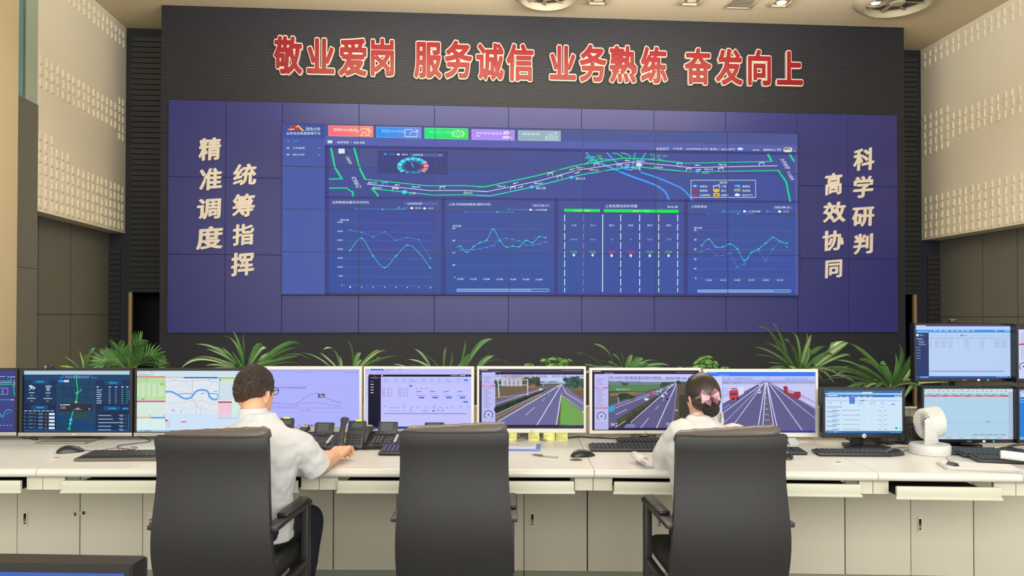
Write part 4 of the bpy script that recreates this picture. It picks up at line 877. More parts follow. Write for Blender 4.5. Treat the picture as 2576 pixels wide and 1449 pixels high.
S.text(1405, 570, 1560, 586, '路网管理信息平台', (70, 110, 180)); S.rect(1404, 545, 1480, 550, (150, 180, 200)); S.rect(1510, 545, 1570, 550, (150, 180, 200))
for i in range(4):
    S.rect(1396+i*58+(i > 0)*2, 660, 1450+i*58, 800, (206, 230, 190))
    for j in range(7): S.rect(1412+i*58, 668+j*20, 1438+i*58, 674+j*20, (120, 150, 110))
S.rect(1618, 660, 1668, 684, (150, 206, 110)); S.bars(1620, 690, 44, 22, (206, 230, 190), 4, 26); S.arc(1426, 632, 18, 18, .8, 0, 360, (150, 190, 130)); S.rect(1480, 618, 1498, 626, (60, 140, 220)); S.disc(1455, 824, 20, 5, (60, 180, 60))
for k in range(9): S.disc(2228, 658+k*20.5, 6, 6, (80, 140, 210) if k % 4 != 2 else (220, 120, 130), 8); S.rect(2244, 655+k*20.5, 2390, 659+k*20.5, (170, 190, 200))
S.disc(2232, 630, 10, 10, (60, 120, 220)); [S.rect(2250+k*28, 622, 2272+k*28, 640, (232, 214, 130)) for k in range(6)]; S.rect(1678, 1028, 1706, 1046, (228, 60, 90)); S.rrect(1838, 1046, 1894, 1056, (230, 60, 100), 5); S.bars(1688, 1056, 12, 6, (120, 130, 140), 3, 24); S.bars(1716, 1034, 12, 6, (120, 130, 140), 4, 22); S.arc(1520, 988, 8, 8, .6, 0, 360, (120, 150, 160)); S.arc(1668, 988, 8, 8, .6, 0, 360, (120, 150, 160))
S.rect(1430, 1138, 1450, 1146, (30, 170, 240)); S.rect(1470, 1138, 1540, 1146, (80, 130, 180)); S.done('screen_page', r)
# ---- D
S, r = scr_on('D'); ZO = (400, 800, 4.025); S.L(1)
S.rect(980, 520, 2036, 545, (168, 172, 246)); S.rect(980, 1068, 2036, 1106, (176, 180, 252)); S.frame(1000, 676, 1884, 956, 3, (160, 164, 240)); S.rect(1000, 1104, 2036, 1108, (40, 34, 60))
S.L(2); DK = (84, 84, 140)
S.text(1075, 694, 1494, 716, '2022年8月13日润扬大桥桥面高温监测表', DK)
u1 = [(1040, 860), (1150, 862), (1220, 866), (1310, 874), (1380, 872), (1440, 842), (1480, 808), (1545, 775), (1612, 764), (1690, 805), (1760, 835), (1850, 857)]; u2 = [(1040, 884), (1150, 888), (1230, 898), (1350, 896), (1430, 878), (1500, 862), (1600, 854), (1660, 866), (1720, 878), (1850, 888)]
S.curve(u1, 4, (110, 112, 190), 6); S.curve(u2, 4, (150, 120, 190), 6); S.rect(1608, 764, 1611, 905, (160, 160, 220))
for k in range(26): S.rect(1045+k*32, 908, 1062+k*32, 914, (130, 132, 196))
for k in range(12): S.rect(1150+k*60, 854-(40 if 5 < k < 9 else 0), 1164+k*60, 858-(40 if 5 < k < 9 else 0), (130, 132, 200))
S.rrect(1615, 766, 1682, 806, (70, 66, 100), 3); S.rect(1446, 934, 1452, 940, (60, 60, 120)); S.rect(1458, 934, 1486, 940, (130, 132, 196)); S.rect(1498, 934, 1504, 940, (60, 60, 120)); S.rect(1510, 934, 1540, 940, (130, 132, 196)); S.rect(1492, 922, 1508, 928, (130, 132, 196))
for k in range(11): S.rect(1390+k*20, 549, 1400+k*20, 556, (140, 142, 206))
for k in range(4): S.rect(1878+k*38, 550, 1902+k*38, 556, (120, 122, 190))
for x in (1476, 1508, 1540): S.rrect(x, 1078, x+24, 1094, (110, 104, 150), 4)
S.rrect(1572, 1074, 1592, 1098, (150, 100, 130), 4); S.rect(1666, 1078, 1690, 1094, (200, 150, 120)); S.rrect(1410, 1080, 1438, 1092, (140, 142, 206), 3); S.rect(1700, 1084, 1724, 1089, (90, 110, 200))
S.L(3); S.bars(1630, 772, 30, 5, (200, 200, 225)); S.bars(1630, 784, 46, 5, (214, 206, 226), 2, 11); S.done('screen_page', r)
# ---- E
S, r = scr_on('E'); ZO = (900, 800, 4.025); S.L(1)
S.rect(83, 513, 1152, 570, (188, 188, 250)); S.rect(112, 572, 1150, 594, (20, 14, 40)); S.rect(106, 594, 236, 1098, (22, 18, 44)); S.rect(83, 570, 108, 1098, (204, 204, 252)); S.rect(76, 1098, 1152, 1122, (30, 52, 150)); S.rect(238, 596, 1150, 1098, (190, 190, 252)); S.rect(242, 668, 566, 824, (196, 196, 252)); S.rect(572, 668, 1140, 824, (196, 196, 252)); S.rect(242, 832, 1140, 975, (194, 196, 252)); S.rect(236, 980, 1146, 1096, (198, 198, 254))
S.L(2); S.rrect(132, 516, 266, 531, (24, 110, 230), 3); S.bars(286, 521, 92, 5, (130, 130, 190)); S.rect(414, 521, 460, 526, (130, 130, 190)); S.bars(224, 541, 96, 4, (140, 140, 200)); [S.rect(124+k*52, 559, 160+k*52, 563, (130, 140, 210)) for k in range(10)]
S.text(124, 600, 222, 612, '业务综合数据管理平台', (170, 170, 200)); S.poly([(160, 592), (172, 580), (188, 594)], (206, 50, 40)); [S.rect(134, 640+k*28, 162, 648+k*28, (210, 210, 235) if k else (60, 130, 240)) for k in range(5)]
S.text(946, 576, 1022, 588, '2022年8月16日', (220, 220, 240)); S.bars(1036, 579, 56, 7, (220, 220, 240)); S.rect(242, 576, 256, 588, (220, 220, 240)); S.poly([(1112, 588), (1122, 576), (1134, 590)], (206, 80, 60))
for k, x in enumerate((268, 380, 456, 532, 662, 740, 814, 890, 1006)): S.rect(x, 618, x+26, 623, (120, 120, 190)); S.rect(x-2, 638, x+(60 if k in (0, 3, 7) else 18), 643, (140, 140, 205))
S.rrect(1076, 620, 1118, 638, (40, 130, 232), 6); S.rrect(522, 681, 556, 695, (40, 110, 220), 3); S.rrect(1070, 841, 1116, 856, (40, 110, 220), 3)
for k in range(5):
    for x, w in ((246, 38), (300, 24), (340, 14), (410, 36), (456, 10), (474, 12), (500, 14)): S.rect(x, 708+k*20, x+w, 713+k*20, (120, 122, 190))
for k in range(4): x = 595+k*138; S.rect(x, 738, x+52, 745, (100, 100, 176)); S.rect(x, 756, x+34, 760, (140, 140, 210)); S.rect(x-2, 782, x+92, 787, (190, 110, 190)); S.rrect(x+25, 797, x+82, 813, (40, 120, 226), 3)
for k in range(3): S.rect(582+k*48, 711, 606+k*48, 716, (130, 132, 200)); 
S.disc(656, 709, 4, 4, (220, 70, 130), 8); S.disc(704, 709, 4, 4, (220, 70, 130), 8)
for x, y in ((466, 882), (768, 882), (262, 893), (318, 904), (352, 904), (392, 904), (456, 904), (530, 904), (600, 904), (688, 904), (760, 904), (824, 904), (890, 904), (934, 893), (1030, 893), (1100, 893), (312, 936), (352, 936), (392, 936), (456, 936), (526, 926), (526, 948), (658, 932), (670, 944), (700, 932), (800, 926), (850, 926), (800, 940), (850, 940)): S.rect(x, y, x+26, y+5, (126, 128, 196))
S.rrect(758, 932, 780, 946, (40, 110, 220), 3); S.rect(262, 963, 1094, 970, (116, 118, 196)); S.rect(1016, 1072, 1058, 1082, (90, 70, 120)); [S.rect(1004+k*20, 1104, 1012+k*20, 1112, c) for k, c in enumerate(((60, 150, 230), (230, 230, 240), (120, 200, 120), (80, 160, 240), (230, 120, 110)))]; S.rect(120, 1104, 134, 1116, (60, 150, 240)); S.rect(154, 1103, 168, 1116, (220, 226, 240)); S.rect(966, 1105, 998, 1110, (210, 210, 230)); S.rect(1100, 1105, 1124, 1110, (210, 210, 230))
for k in range(8): S.disc(97, 590+k*27, 5, 5, ((230, 130, 150), (80, 130, 230), (60, 160, 200), (70, 120, 220))[k % 4], 8)
S.done('screen_page', r)
# ---- road camera pictures
def side_menu(S, x0, x1, y0, y1, red, red2=None, gy=None):
    S.L(2); S.rect(x0, y0, x1, y1, (188, 188, 240)); S.rect(x0, y0, x1, y0+16, (206, 206, 246)); S.rrect(x0+4, red, x1-4, red+14, (222, 30, 60), 3)
    if red2: S.rrect(x0+4, red2, x1-4, red2+14, (222, 30, 60), 3)
    S.L(3); n = 0; y = y0+44
    while y < gy-70:
        if abs(y-red) > 14 and (not red2 or abs(y-red2) > 14): S.rect(x0+26, y, x0+34, y+7, (110, 112, 170)); S.rect(x0+40, y+1, x0+(72 if n % 3 else 100), y+6, (130, 132, 190))
        n += 1; y += 18
    S.rect(x0+32, red+3, x0+40, red+10, (250, 220, 225)); S.rect(x0+46, red+4, x0+90, red+10, (250, 190, 200)); cx = (x0+x1)/2
    S.arc(cx, gy, 47, 47, .80, 130, 410, (96, 96, 150), 20); S.disc(cx, gy, 9, 9, (70, 70, 130)); [S.rect(x0+20+k*22, gy+64+j*20, x0+30+k*22, gy+70+j*20, (150, 152, 206)) for k in range(5) for j in range(3)]
GRN = (40, 70, 46)
S, r = scr_on('F'); ZO = (900, 800, 4.025); S.L(1)
S.rect(1232, 513, 2290, 548, (70, 62, 92)); S.rect(1355, 536, 1450, 550, (120, 112, 160)); S.rect(1400, 550, 2290, 572, (42, 38, 60)); S.rect(1396, 572, 2288, 1080, (196, 200, 246)); S.rect(1222, 1098, 2286, 1124, (54, 50, 84)); S.L(2)
side_menu(S, 1256, 1394, 550, 1112, 680, None, 978); S.L(2)
S.poly([(1396, 660), (1480, 640), (1720, 600), (1850, 640), (2000, 640), (2090, 664), (2286, 690), (2286, 930), (2120, 1080), (1396, 1080)], (104, 92, 78)); S.poly([(2090, 640), (2286, 610), (2286, 760), (2110, 700)], (126, 112, 84)); S.poly([(1396, 700), (1700, 640), (1860, 690), (1860, 720), (1396, 810)], (120, 98, 76))
S.L(3)
rr = random.Random(9)
for k in range(60): x = rr.uniform(1400, 1840); y = rr.uniform(610, 680); S.disc(x, y+max(0, (1600-x)*.12), rr.uniform(14, 34), rr.uniform(12, 24), rr.choice(((46, 78, 62), (62, 92, 70), (38, 64, 56), (90, 84, 60))), 8)
for k in range(46): S.disc(rr.uniform(2095, 2286), rr.uniform(605, 690), rr.uniform(14, 30), rr.uniform(14, 26), rr.choice(((56, 86, 88), (44, 72, 72), (70, 98, 92))), 8)
for k in range(10): S.disc(rr.uniform(1720, 1780), rr.uniform(680, 700), 14, 8, (196, 96, 60), 8); S.disc(rr.uniform(2180, 2280), rr.uniform(730, 765), 22, 12, (120, 90, 66), 8)
S.poly([(1398, 830), (1860, 700), (2050, 668), (2030, 672), (1398, 880)], (104, 104, 146)); S.poly([(2062, 664), (2090, 664), (2062, 790), (2010, 1080), (1396, 1080), (1396, 1040)], (106, 104, 150)); S.poly([(2066, 676), (2096, 690), (2286, 830), (2286, 940), (2140, 830), (2062, 740)], (116, 114, 156)); S.poly([(2064, 782), (2286, 960), (2286, 1078), (2048, 1078)], (116, 160, 84)); S.poly([(2050, 1078), (2064, 800), (2140, 900), (2200, 1078)], (106, 176, 76))
S.L(4)
S.line([(1398, 1060), (2068, 668)], 7, (220, 222, 250)); S.line([(2058, 680), (1816, 1078)], 9, (214, 214, 248)); S.line([(1700, 982), (1790, 902)], 5, (214, 214, 248)); S.line([(1864, 842), (1894, 812)], 4, (214, 214, 248)); S.line([(1930, 784), (1944, 770)], 3, (214, 214, 248)); S.line([(2070, 676), (2110, 760), (2286, 866)], 5, (220, 222, 246)); S.line([(1398, 866), (1700, 770), (1880, 716)], 4, (206, 206, 236)); S.line([(1398, 1010), (1860, 770)], 12, (160, 126, 100)); S.line([(1398, 976), (1700, 834), (2040, 676)], 5, (196, 196, 214))
S.line([(2010, 1078), (2056, 790)], 11, (206, 206, 232)); S.line([(2056, 790), (2066, 760)], 6, (206, 206, 232)); S.line([(2066, 780), (2110, 810), (2286, 944)], 6, (190, 190, 214)); S.line([(1396, 806), (1720, 770)], 6, (170, 176, 170))
for k in range(34): t = k/33; S.disc(1410+t*620, 925-t*242, 30*(1-t*.85), 34*(1-t*.85), rr.choice(((36, 52, 48), (44, 62, 54), (30, 44, 44))), 8)
S.poly([(1845, 652), (2100, 648), (2104, 662), (1845, 664)], (150, 186, 200)); S.arc(1990, 662, 112, 30, .8, 180, 360, (170, 206, 220), 14); S.line([(1876, 662), (1880, 694)], 5, (180, 190, 210)); S.disc(1850, 720, 18, 9, (220, 226, 240)); S.disc(1950, 688, 12, 9, (60, 110, 170)); S.disc(2008, 706, 9, 5, (50, 44, 60))
S.line([(1420, 626), (1432, 796)], 12, (190, 204, 224)); S.line([(1720, 620), (1722, 780)], 10, (190, 204, 224)); S.line([(1420, 626), (1722, 624)], 8, (190, 204, 224)); S.line([(1426, 674), (1720, 676)], 7, (190, 204, 224)); S.L(5)
for k in range(5):
    S.rect(1452+k*44, 578, 1490+k*44, 690, (176, 170, 190)); [S.rect(1455+k*44, 586+j*17, 1487+k*44, 596+j*17, (214, 210, 226)) for j in range(6)]
S.L(6)
DT = (92, 90, 110); S.text(1402, 574, 1700, 602, '苏-G4011扬溧高速', DT); S.text(1702, 576, 1920, 606, '润扬大桥段', DT); S.text(1962, 578, 2164, 600, '2022-08-16', DT); S.text(2186, 578, 2286, 600, '16:41', DT); S.text(1404, 616, 1640, 640, 'K16+500', (200, 196, 214)); S.text(1414, 1044, 1494, 1076, '镇江', (226, 226, 246)); S.L(4)
S.rect(1396, 1080, 2288, 1098, (30, 26, 44)); [S.rect(2040+k*20, 1086, 2050+k*20, 1093, (150, 150, 180)) for k in range(12)]; S.rect(1246, 520, 1322, 528, (190, 186, 210)); S.disc(1242, 524, 6, 6, (210, 40, 50), 8); [S.rect(2070+k*24, 528, 2080+k*24, 535, (170, 166, 190)) for k in range(8)]; [S.rect(1238, 580+k*20, 1246, 588+k*20, (170, 166, 190)) for k in range(3)]
S.done('camera_picture', r)
S, r = scr_on('G'); ZO = (1400, 800, 4.025); S.L(1)
S.rect(358, 528, 1438, 562, (40, 32, 54)); S.rect(482, 550, 576, 566, (130, 122, 180)); S.rect(526, 566, 1440, 600, (200, 200, 250)); S.rect(526, 598, 1440, 660, (176, 186, 236)); S.rect(524, 1108, 1440, 1140, (36, 30, 66)); S.L(2)
side_menu(S, 384, 524, 566, 1126, 696, 902, 992); S.L(2)
S.poly([(528, 660), (800, 650), (1440, 640), (1440, 1110), (528, 1110)], (78, 84, 66)); S.L(3)
S.poly([(530, 672), (1030, 676), (1060, 700), (900, 740), (530, 735)], (84, 132, 76)); S.rect(528, 645, 1060, 674, (116, 128, 150)); S.poly([(590, 712), (730, 716), (750, 722), (610, 730)], (196, 196, 236)); S.poly([(540, 760), (760, 745), (830, 752), (820, 780), (540, 785)], (140, 110, 96)); S.rect(816, 745, 900, 772, (110, 108, 120))
S.poly([(530, 880), (1190, 660), (1212, 650), (1216, 660), (1204, 800), (1170, 1108), (526, 1108), (526, 1000)], (96, 92, 136)); S.poly([(1216, 660), (1440, 690), (1440, 1108), (1180, 1108)], (96, 80, 70)); S.poly([(1240, 780), (1440, 760), (1440, 1000), (1240, 1000)], (48, 58, 46))
S.poly([(526, 1010), (1010, 790), (1010, 775), (526, 985)], (96, 92, 136)); S.L(4)
S.poly([(560, 1108), (760, 950), (1020, 790), (1180, 690), (1176, 704), (1030, 812), (900, 930), (720, 1108)], (66, 56, 56)); rr = random.Random(4)
for k in range(40): t = k/39; S.disc(640+t*380, 1035-t*245, 36*(1-t*.55), 26*(1-t*.5), rr.choice(((70, 76, 52), (86, 92, 62), (58, 66, 50))), 8)
for k in range(24): S.disc(rr.uniform(640, 780), rr.uniform(775, 820), 26, 18, rr.choice(((40, 58, 42), (56, 76, 52))), 8)
for k in range(8): S.disc(rr.uniform(1060, 1120), rr.uniform(655, 690), 22, 14, (60, 84, 66), 8); S.disc(rr.uniform(1225, 1250), rr.uniform(640, 660), 14, 12, (50, 70, 62), 8); S.disc(rr.uniform(670, 710), rr.uniform(655, 675), 18, 10, (70, 90, 76), 8)
S.L(5)
S.line([(750, 1055), (1200, 655)], 8, (206, 206, 248)); S.line([(1212, 665), (1010, 1108)], 9, (210, 210, 250)); S.line([(850, 1108), (928, 1012)], 7, (206, 206, 248)); S.line([(1000, 922), (1030, 886)], 5, (206, 206, 248)); S.line([(1068, 838), (1090, 814)], 4, (206, 206, 248)); S.line([(560, 920), (960, 770), (1180, 680)], 5, (206, 206, 240)); S.line([(600, 975), (710, 920)], 5, (206, 206, 240)); S.line([(590, 1108), (694, 1040)], 6, (206, 206, 240)); S.line([(560, 890), (900, 775), (1180, 668)], 4, (190, 190, 214)); S.line([(1160, 1108), (1206, 800), (1216, 690)], 6, (150, 146, 180)); S.line([(1180, 1108), (1210, 860)], 4, (120, 116, 150))
S.L(6)
S.poly([(938, 742), (964, 736), (972, 776), (944, 784)], (206, 60, 70)); S.poly([(966, 756), (1010, 748), (1012, 762), (970, 776)], (190, 110, 120)); S.rect(1078, 694, 1100, 716, (120, 60, 76)); S.disc(908, 820, 24, 13, (214, 222, 240)); S.disc(1074, 788, 16, 11, (214, 220, 240)); S.disc(1108, 760, 12, 8, (206, 214, 236)); S.disc(1120, 820, 14, 12, (44, 40, 60)); S.disc(1018, 770, 14, 10, (70, 170, 190)); S.disc(1050, 745, 10, 7, (206, 214, 236)); [S.disc(1020+k*36, 740-k*17, 9, 6, (196, 196, 226), 8) for k in range(5)]; S.poly([(527, 895), (560, 888), (594, 905), (580, 940), (527, 950)], (50, 166, 200)); S.line([(620, 800), (628, 860)], 6, (200, 200, 220)); S.rect(1198, 920, 1224, 940, (90, 190, 226)); S.poly([(700, 1076), (760, 1062), (800, 1085), (790, 1108), (680, 1108)], (120, 130, 180))
S.text(534, 584, 692, 614, '苏-G4011', DT); S.text(694, 586, 1058, 620, '扬溧高速润扬大桥段', DT); S.text(1102, 594, 1306, 616, '2022-08-16', DT); S.text(1330, 594, 1420, 616, '16:41', DT); S.text(530, 632, 670, 656, 'K31+600', (60, 54, 70)); S.text(698, 634, 852, 660, '扬州方向', DT); S.text(548, 1060, 622, 1090, '镇江', (226, 226, 246)); S.text(1106, 1056, 1180, 1084, '预览', (206, 206, 240)); S.L(2); S.rect(376, 536, 450, 543, (190, 186, 210)); [S.rect(1214+k*24, 545, 1224+k*24, 552, (150, 140, 180)) for k in range(8)]
S.disc(368, 538, 6, 6, (210, 40, 50), 8); S.done('camera_picture', r)
S, r = scr_on('H'); S.L(1)
S.rect(1514, 540, 2620, 586, (52, 122, 246)); S.rect(1640, 566, 1744, 586, (96, 148, 250)); S.rect(1520, 586, 1676, 1130, (206, 206, 250)); S.rect(1678, 586, 2620, 650, (186, 194, 244)); S.rect(1678, 625, 2620, 670, (150, 160, 214)); S.rect(1678, 660, 2620, 1135, (200, 202, 244)); S.rect(1514, 1135, 2620, 1170, (60, 56, 150)); S.L(2)
S.poly([(1678, 860), (2090, 640), (2140, 640), (2620, 905), (2620, 1135), (1678, 1135)], (96, 92, 140)); S.poly([(1678, 700), (1740, 690), (1740, 780), (1678, 800)], (190, 192, 236)); S.L(3)
for a, b_, w in (((1678, 960), (2086, 660), 7), ((1680, 1070), (2090, 665), 4), ((1800, 1060), (2100, 650), 7), ((2030, 1135), (2112, 650), 10), ((2080, 1135), (2118, 650), 9), ((2200, 1135), (2126, 650), 9), ((2236, 1135), (2130, 650), 9), ((2480, 1130), (2148, 660), 8), ((2620, 1010), (2160, 655), 7), ((2620, 915), (2200, 670), 5), ((1680, 860), (1760, 815), 6)): S.line([a, b_], w, (206, 208, 250))
S.line([(1690, 910), (1756, 870)], 5, (180, 182, 230)); S.poly([(2098, 1135), (2116, 700), (2130, 700), (2180, 1135)], (104, 92, 116)); [S.rect(2112-k*2, 750+k*55, 2124+k*5, 756+k*55, (200, 202, 240)) for k in range(7)]
S.line([(1678, 800), (1740, 765)], 5, (140, 140, 180)); S.line([(2300, 700), (2480, 780), (2620, 850)], 6, (130, 128, 170)); [S.line([(2480+k*22, 785+k*10), (2480+k*22, 815+k*10)], 4, (110, 108, 150)) for k in range(7)]
for k in range(7): S.line([(2114, 590), (2075-k*3+k*14, 640)], 2, (170, 176, 230)); S.line([(2140, 590), (2128+k*7, 640)], 2, (170, 176, 230))
S.L(4)
S.poly([(1762, 720), (1836, 700), (1892, 690), (1894, 760), (1840, 790), (1836, 715)], (216, 220, 246)); S.poly([(1744, 740), (1762, 726), (1826, 722), (1838, 740), (1838, 810), (1810, 828), (1758, 828), (1746, 800)], (216, 54, 60)); S.L(5); S.poly([(1752, 756), (1826, 750), (1828, 778), (1754, 780)], (70, 70, 110)); S.rect(1768, 806, 1800, 824, (60, 30, 40)); S.disc(1830, 812, 12, 16, (50, 40, 60)); S.rect(1764, 706, 1824, 718, (110, 100, 130)); S.L(4)
S.poly([(2292, 690), (2320, 684), (2340, 700), (2330, 730), (2392, 742), (2466, 742), (2468, 800), (2440, 816), (2380, 806), (2300, 752)], (150, 50, 66)); S.poly([(2330, 725), (2400, 742), (2400, 765), (2345, 755)], (190, 170, 200)); S.disc(2050, 742, 19, 20, (196, 202, 236)); S.L(5); S.rect(2036, 736, 2066, 746, (110, 114, 160)); S.disc(2050, 672, 9, 7, (210, 214, 240)); S.disc(2084, 668, 8, 7, (206, 210, 238)); S.disc(2166, 655, 12, 10, (180, 110, 130)); S.rect(2060, 662, 2070, 668, (210, 214, 240)); S.L(6)
S.text(1680, 600, 1770, 622, '苏-G4011', (110, 112, 160)); S.text(1796, 600, 1980, 622, '扬溧高速 润扬大桥', (120, 122, 170)); S.text(2316, 604, 2540, 622, '2022-08-16 16:41:42', (120, 118, 160)); S.text(1680, 646, 1736, 664, 'K19+6', (90, 90, 130)); S.text(1780, 644, 1860, 662, '方向', (110, 112, 150)); S.rect(1532, 548, 1618, 554, (160, 190, 250)); S.rect(1566, 594, 1580, 598, (120, 120, 180)); S.rect(1600, 594, 1612, 598, (120, 120, 180)); S.text(1786, 1064, 1858, 1086, '镇江', (206, 206, 240)); S.done('camera_picture', r)
# ---- I
S, r = scr_on('I'); ZO = (1936, 780, 3.8125); S.L(1)
S.rect(520, 765, 1260, 805, (46, 110, 170)); S.rect(560, 782, 985, 792, (140, 190, 226)); S.rect(520, 793, 1260, 806, (206, 226, 240)); S.rect(522, 808, 1262, 832, (50, 110, 206)); S.rect(536, 856, 1234, 872, (190, 208, 240)); S.rect(530, 1155, 1272, 1176, (36, 112, 190)); S.L(2)
S.rect(884, 782, 980, 792, (214, 232, 244)); S.rect(556, 813, 650, 824, (196, 220, 246)); S.poly([(536, 824), (552, 812), (548, 826)], (220, 234, 250)); [S.rect(666+k*56, 822, 700+k*56, 828, (190, 214, 246)) for k in range(6)]; S.rect(760, 832, 812, 895, (50, 100, 200)); S.rect(864, 862, 902, 868, (70, 80, 130)); S.rrect(1190, 816, 1256, 828, (180, 204, 240), 3); S.rect(1160, 896, 1196, 904, (60, 120, 210))
for y in (880, 896):
    for x in (566, 666, 842, 872, 956, 986, 1066): S.rect(x, y, x+22, y+4, (130, 150, 170))
for k in range(6):
    y = 920+k*45; S.rect(546, y+3, 640+(k == 0)*50, y+8, (70, 120, 200)); S.poly([(541, y), (549, y), (545, y+8)], (60, 160, 80)); S.rect(550, y+18, 640+(k % 2)*40, y+21, (150, 170, 180)); S.rect(594, y+36, 668, y+41, (100, 120, 140)); S.rect(690, y+36, 860, y+40, (120, 140, 160)); S.rect(1062, y+8, 1084, y+11, (130, 150, 170)); S.rect(1036, y+36, 1064, y+40, (120, 140, 160)); S.rect(1086, y+36, 1120, y+40, (120, 140, 160)); S.rect(894, y+8, 906, y+11, (130, 150, 170)); S.rect(536, y-8, 1250, y-7, (190, 212, 226))
S.disc(1208, 1127, 12, 12, (40, 190, 130)); S.rect(1240, 1122, 1250, 1132, (130, 160, 200)); [S.rect(1150+k*18, 1164, 1160+k*18, 1170, (170, 200, 230)) for k in range(6)]; S.rect(560, 1160, 582, 1168, (90, 190, 130)); S.rect(612, 1160, 634, 1168, (200, 226, 240)); S.L(3); [S.rect(768, 836+k*16, 802, 840+k*16, (170, 196, 240)) for k in range(4)]
S.done('screen_page', r)
# ---- J
S, r = scr_on('J'); S.L(1)
S.rect(1394, 142, 2312, 156, (58, 66, 190)); S.rect(1392, 152, 2310, 186, (190, 206, 246)); S.rect(1390, 186, 2310, 212, (52, 148, 226)); S.rect(1380, 214, 1524, 630, (44, 54, 106)); S.rect(1376, 630, 2300, 650, (36, 92, 178)); S.L(2)
S.rect(1420, 200, 1518, 206, (170, 210, 246)); [S.rect(x, 193, x+w, 200, (206, 230, 250)) for x, w in ((1540, 10), (1568, 34), (1618, 34), (1668, 50), (1734, 34), (1784, 32), (1834, 32), (1880, 40), (1938, 26), (2156, 26), (2250, 50))]; S.rect(1394, 144, 1496, 154, (200, 212, 246)); S.disc(1416, 237, 13, 13, WHT); S.disc(1416, 237, 5, 5, (44, 54, 106)); S.rect(1436, 231, 1460, 235, (220, 226, 240)); S.rect(1436, 241, 1490, 245, (150, 160, 196)); S.rect(1408, 270, 1464, 275, (226, 230, 244)); [S.rect(1424, 291+k*18, 1482+(k == 2)*12, 296+k*18, (170, 190, 214)) for k in range(3)]; [S.rect(1400, 355+k*26, 1444, 359+k*26, (150, 164, 204)) for k in range(5)]
S.rrect(1826, 233, 1858, 247, (40, 170, 170), 6); S.rrect(1862, 233, 1896, 247, (236, 160, 140), 6); S.rect(1528, 258, 2300, 274, (176, 198, 236)); [S.rect(1536+k*46, 239, 1570+k*46, 243, (160, 180, 216)) for k in range(17) if k not in (6, 7)]; [S.rect(1540+k*62, 266, 1580+k*62, 270, (140, 160, 200)) for k in range(12)]
for k in range(5): [S.rect(x, 286+k*17, x+w, 290+k*17, (146, 162, 200)) for x, w in ((1534, 20), (1582, 46), (1644, 46), (1710, 44), (1862, 46), (2012, 46), (2144, 60), (2214, 60))]
S.rect(1520, 580, 2246, 586, (110, 124, 176)); S.rect(1440, 634, 1520, 646, (120, 170, 220)); S.rect(1384, 634, 1400, 646, (90, 190, 220)); [S.rect(2170+k*16, 634, 2180+k*16, 640, (190, 206, 236)) for k in range(7)]; S.done('screen_page', r)
# ---- K
S, r = scr_on('K'); S.L(1)
S.rect(1456, 745, 2342, 752, (70, 84, 110)); S.rect(1456, 752, 2342, 790, (198, 222, 226)); S.rect(1474, 812, 2284, 826, (214, 76, 84)); S.rect(2284, 780, 2330, 1225, (170, 190, 216)); S.rect(1440, 1215, 2300, 1228, (206, 220, 230)); S.rect(1460, 830, 1474, 926, (80, 140, 214)); S.L(2)
[S.rect(1468+k*46, 773, 1490+k*46, 777, (110, 126, 130)) for k in range(18)]; [S.rect(1506+k*78, 801, 1546+k*78, 806, (100, 120, 136)) for k in range(10)]; [S.rect(1480+k*70, 756, 1490+k*70, 766, ((90, 170, 120), (220, 150, 80), (110, 130, 150))[k % 3]) for k in range(12)]; [S.rect(1480+k*110, 817, 1540+k*110, 821, (240, 170, 170)) for k in range(7)]
S.frame(1690, 1056, 2250, 1080, 2, (150, 180, 200)); S.rect(2066, 1064, 2108, 1069, (100, 120, 150)); [S.rrect(1938+k*66, 1184, 1994+k*66, 1197, (150, 172, 190), 4) for k in range(5)]; [S.rect(1680+k*120, 1219, 1740+k*120, 1223, (160, 110, 120) if k == 0 else (120, 140, 160)) for k in range(6)]; S.done('screen_page', r)
# ---- L, M
S, r = scr_on('L'); S.L(1); S.rect(2360, 150, 3300, 182, (64, 56, 90)); S.rect(2386, 182, 2520, 640, (206, 210, 244)); S.rect(2520, 182, 3300, 640, (90, 96, 120)); S.L(2); [S.rect(2410, 220+k*18, 2416, 226+k*18, (110, 112, 150)) for k in range(14)]; [S.rect(2422, 221+k*18, 2500, 225+k*18, (140, 142, 180)) for k in range(14)]; S.rrect(2388, 318, 2516, 332, (216, 40, 60), 3); S.arc(2428, 538, 40, 40, .8, 130, 410, (90, 90, 140), 16); S.disc(2428, 538, 8, 8, (70, 70, 120)); S.disc(2384, 162, 8, 6, (210, 50, 60), 8); S.done('screen_page', r)
S, r = scr_on('M'); S.L(1); S.rect(2375, 740, 3300, 790, (150, 196, 236)); S.rect(2375, 790, 3300, 828, (206, 222, 236)); S.rect(2350, 1212, 3300, 1235, (120, 180, 220)); S.L(2); S.text(2388, 798, 2500, 818, 'ETC', (220, 40, 60)); S.disc(2400, 760, 22, 16, (60, 130, 220)); S.L(3); S.disc(2406, 758, 12, 10, (206, 226, 244)); S.bars(2384, 850, 60, 6, (150, 200, 240), 2, 24); S.done('screen_page', r)
ZO = (0, 0, 1.0)
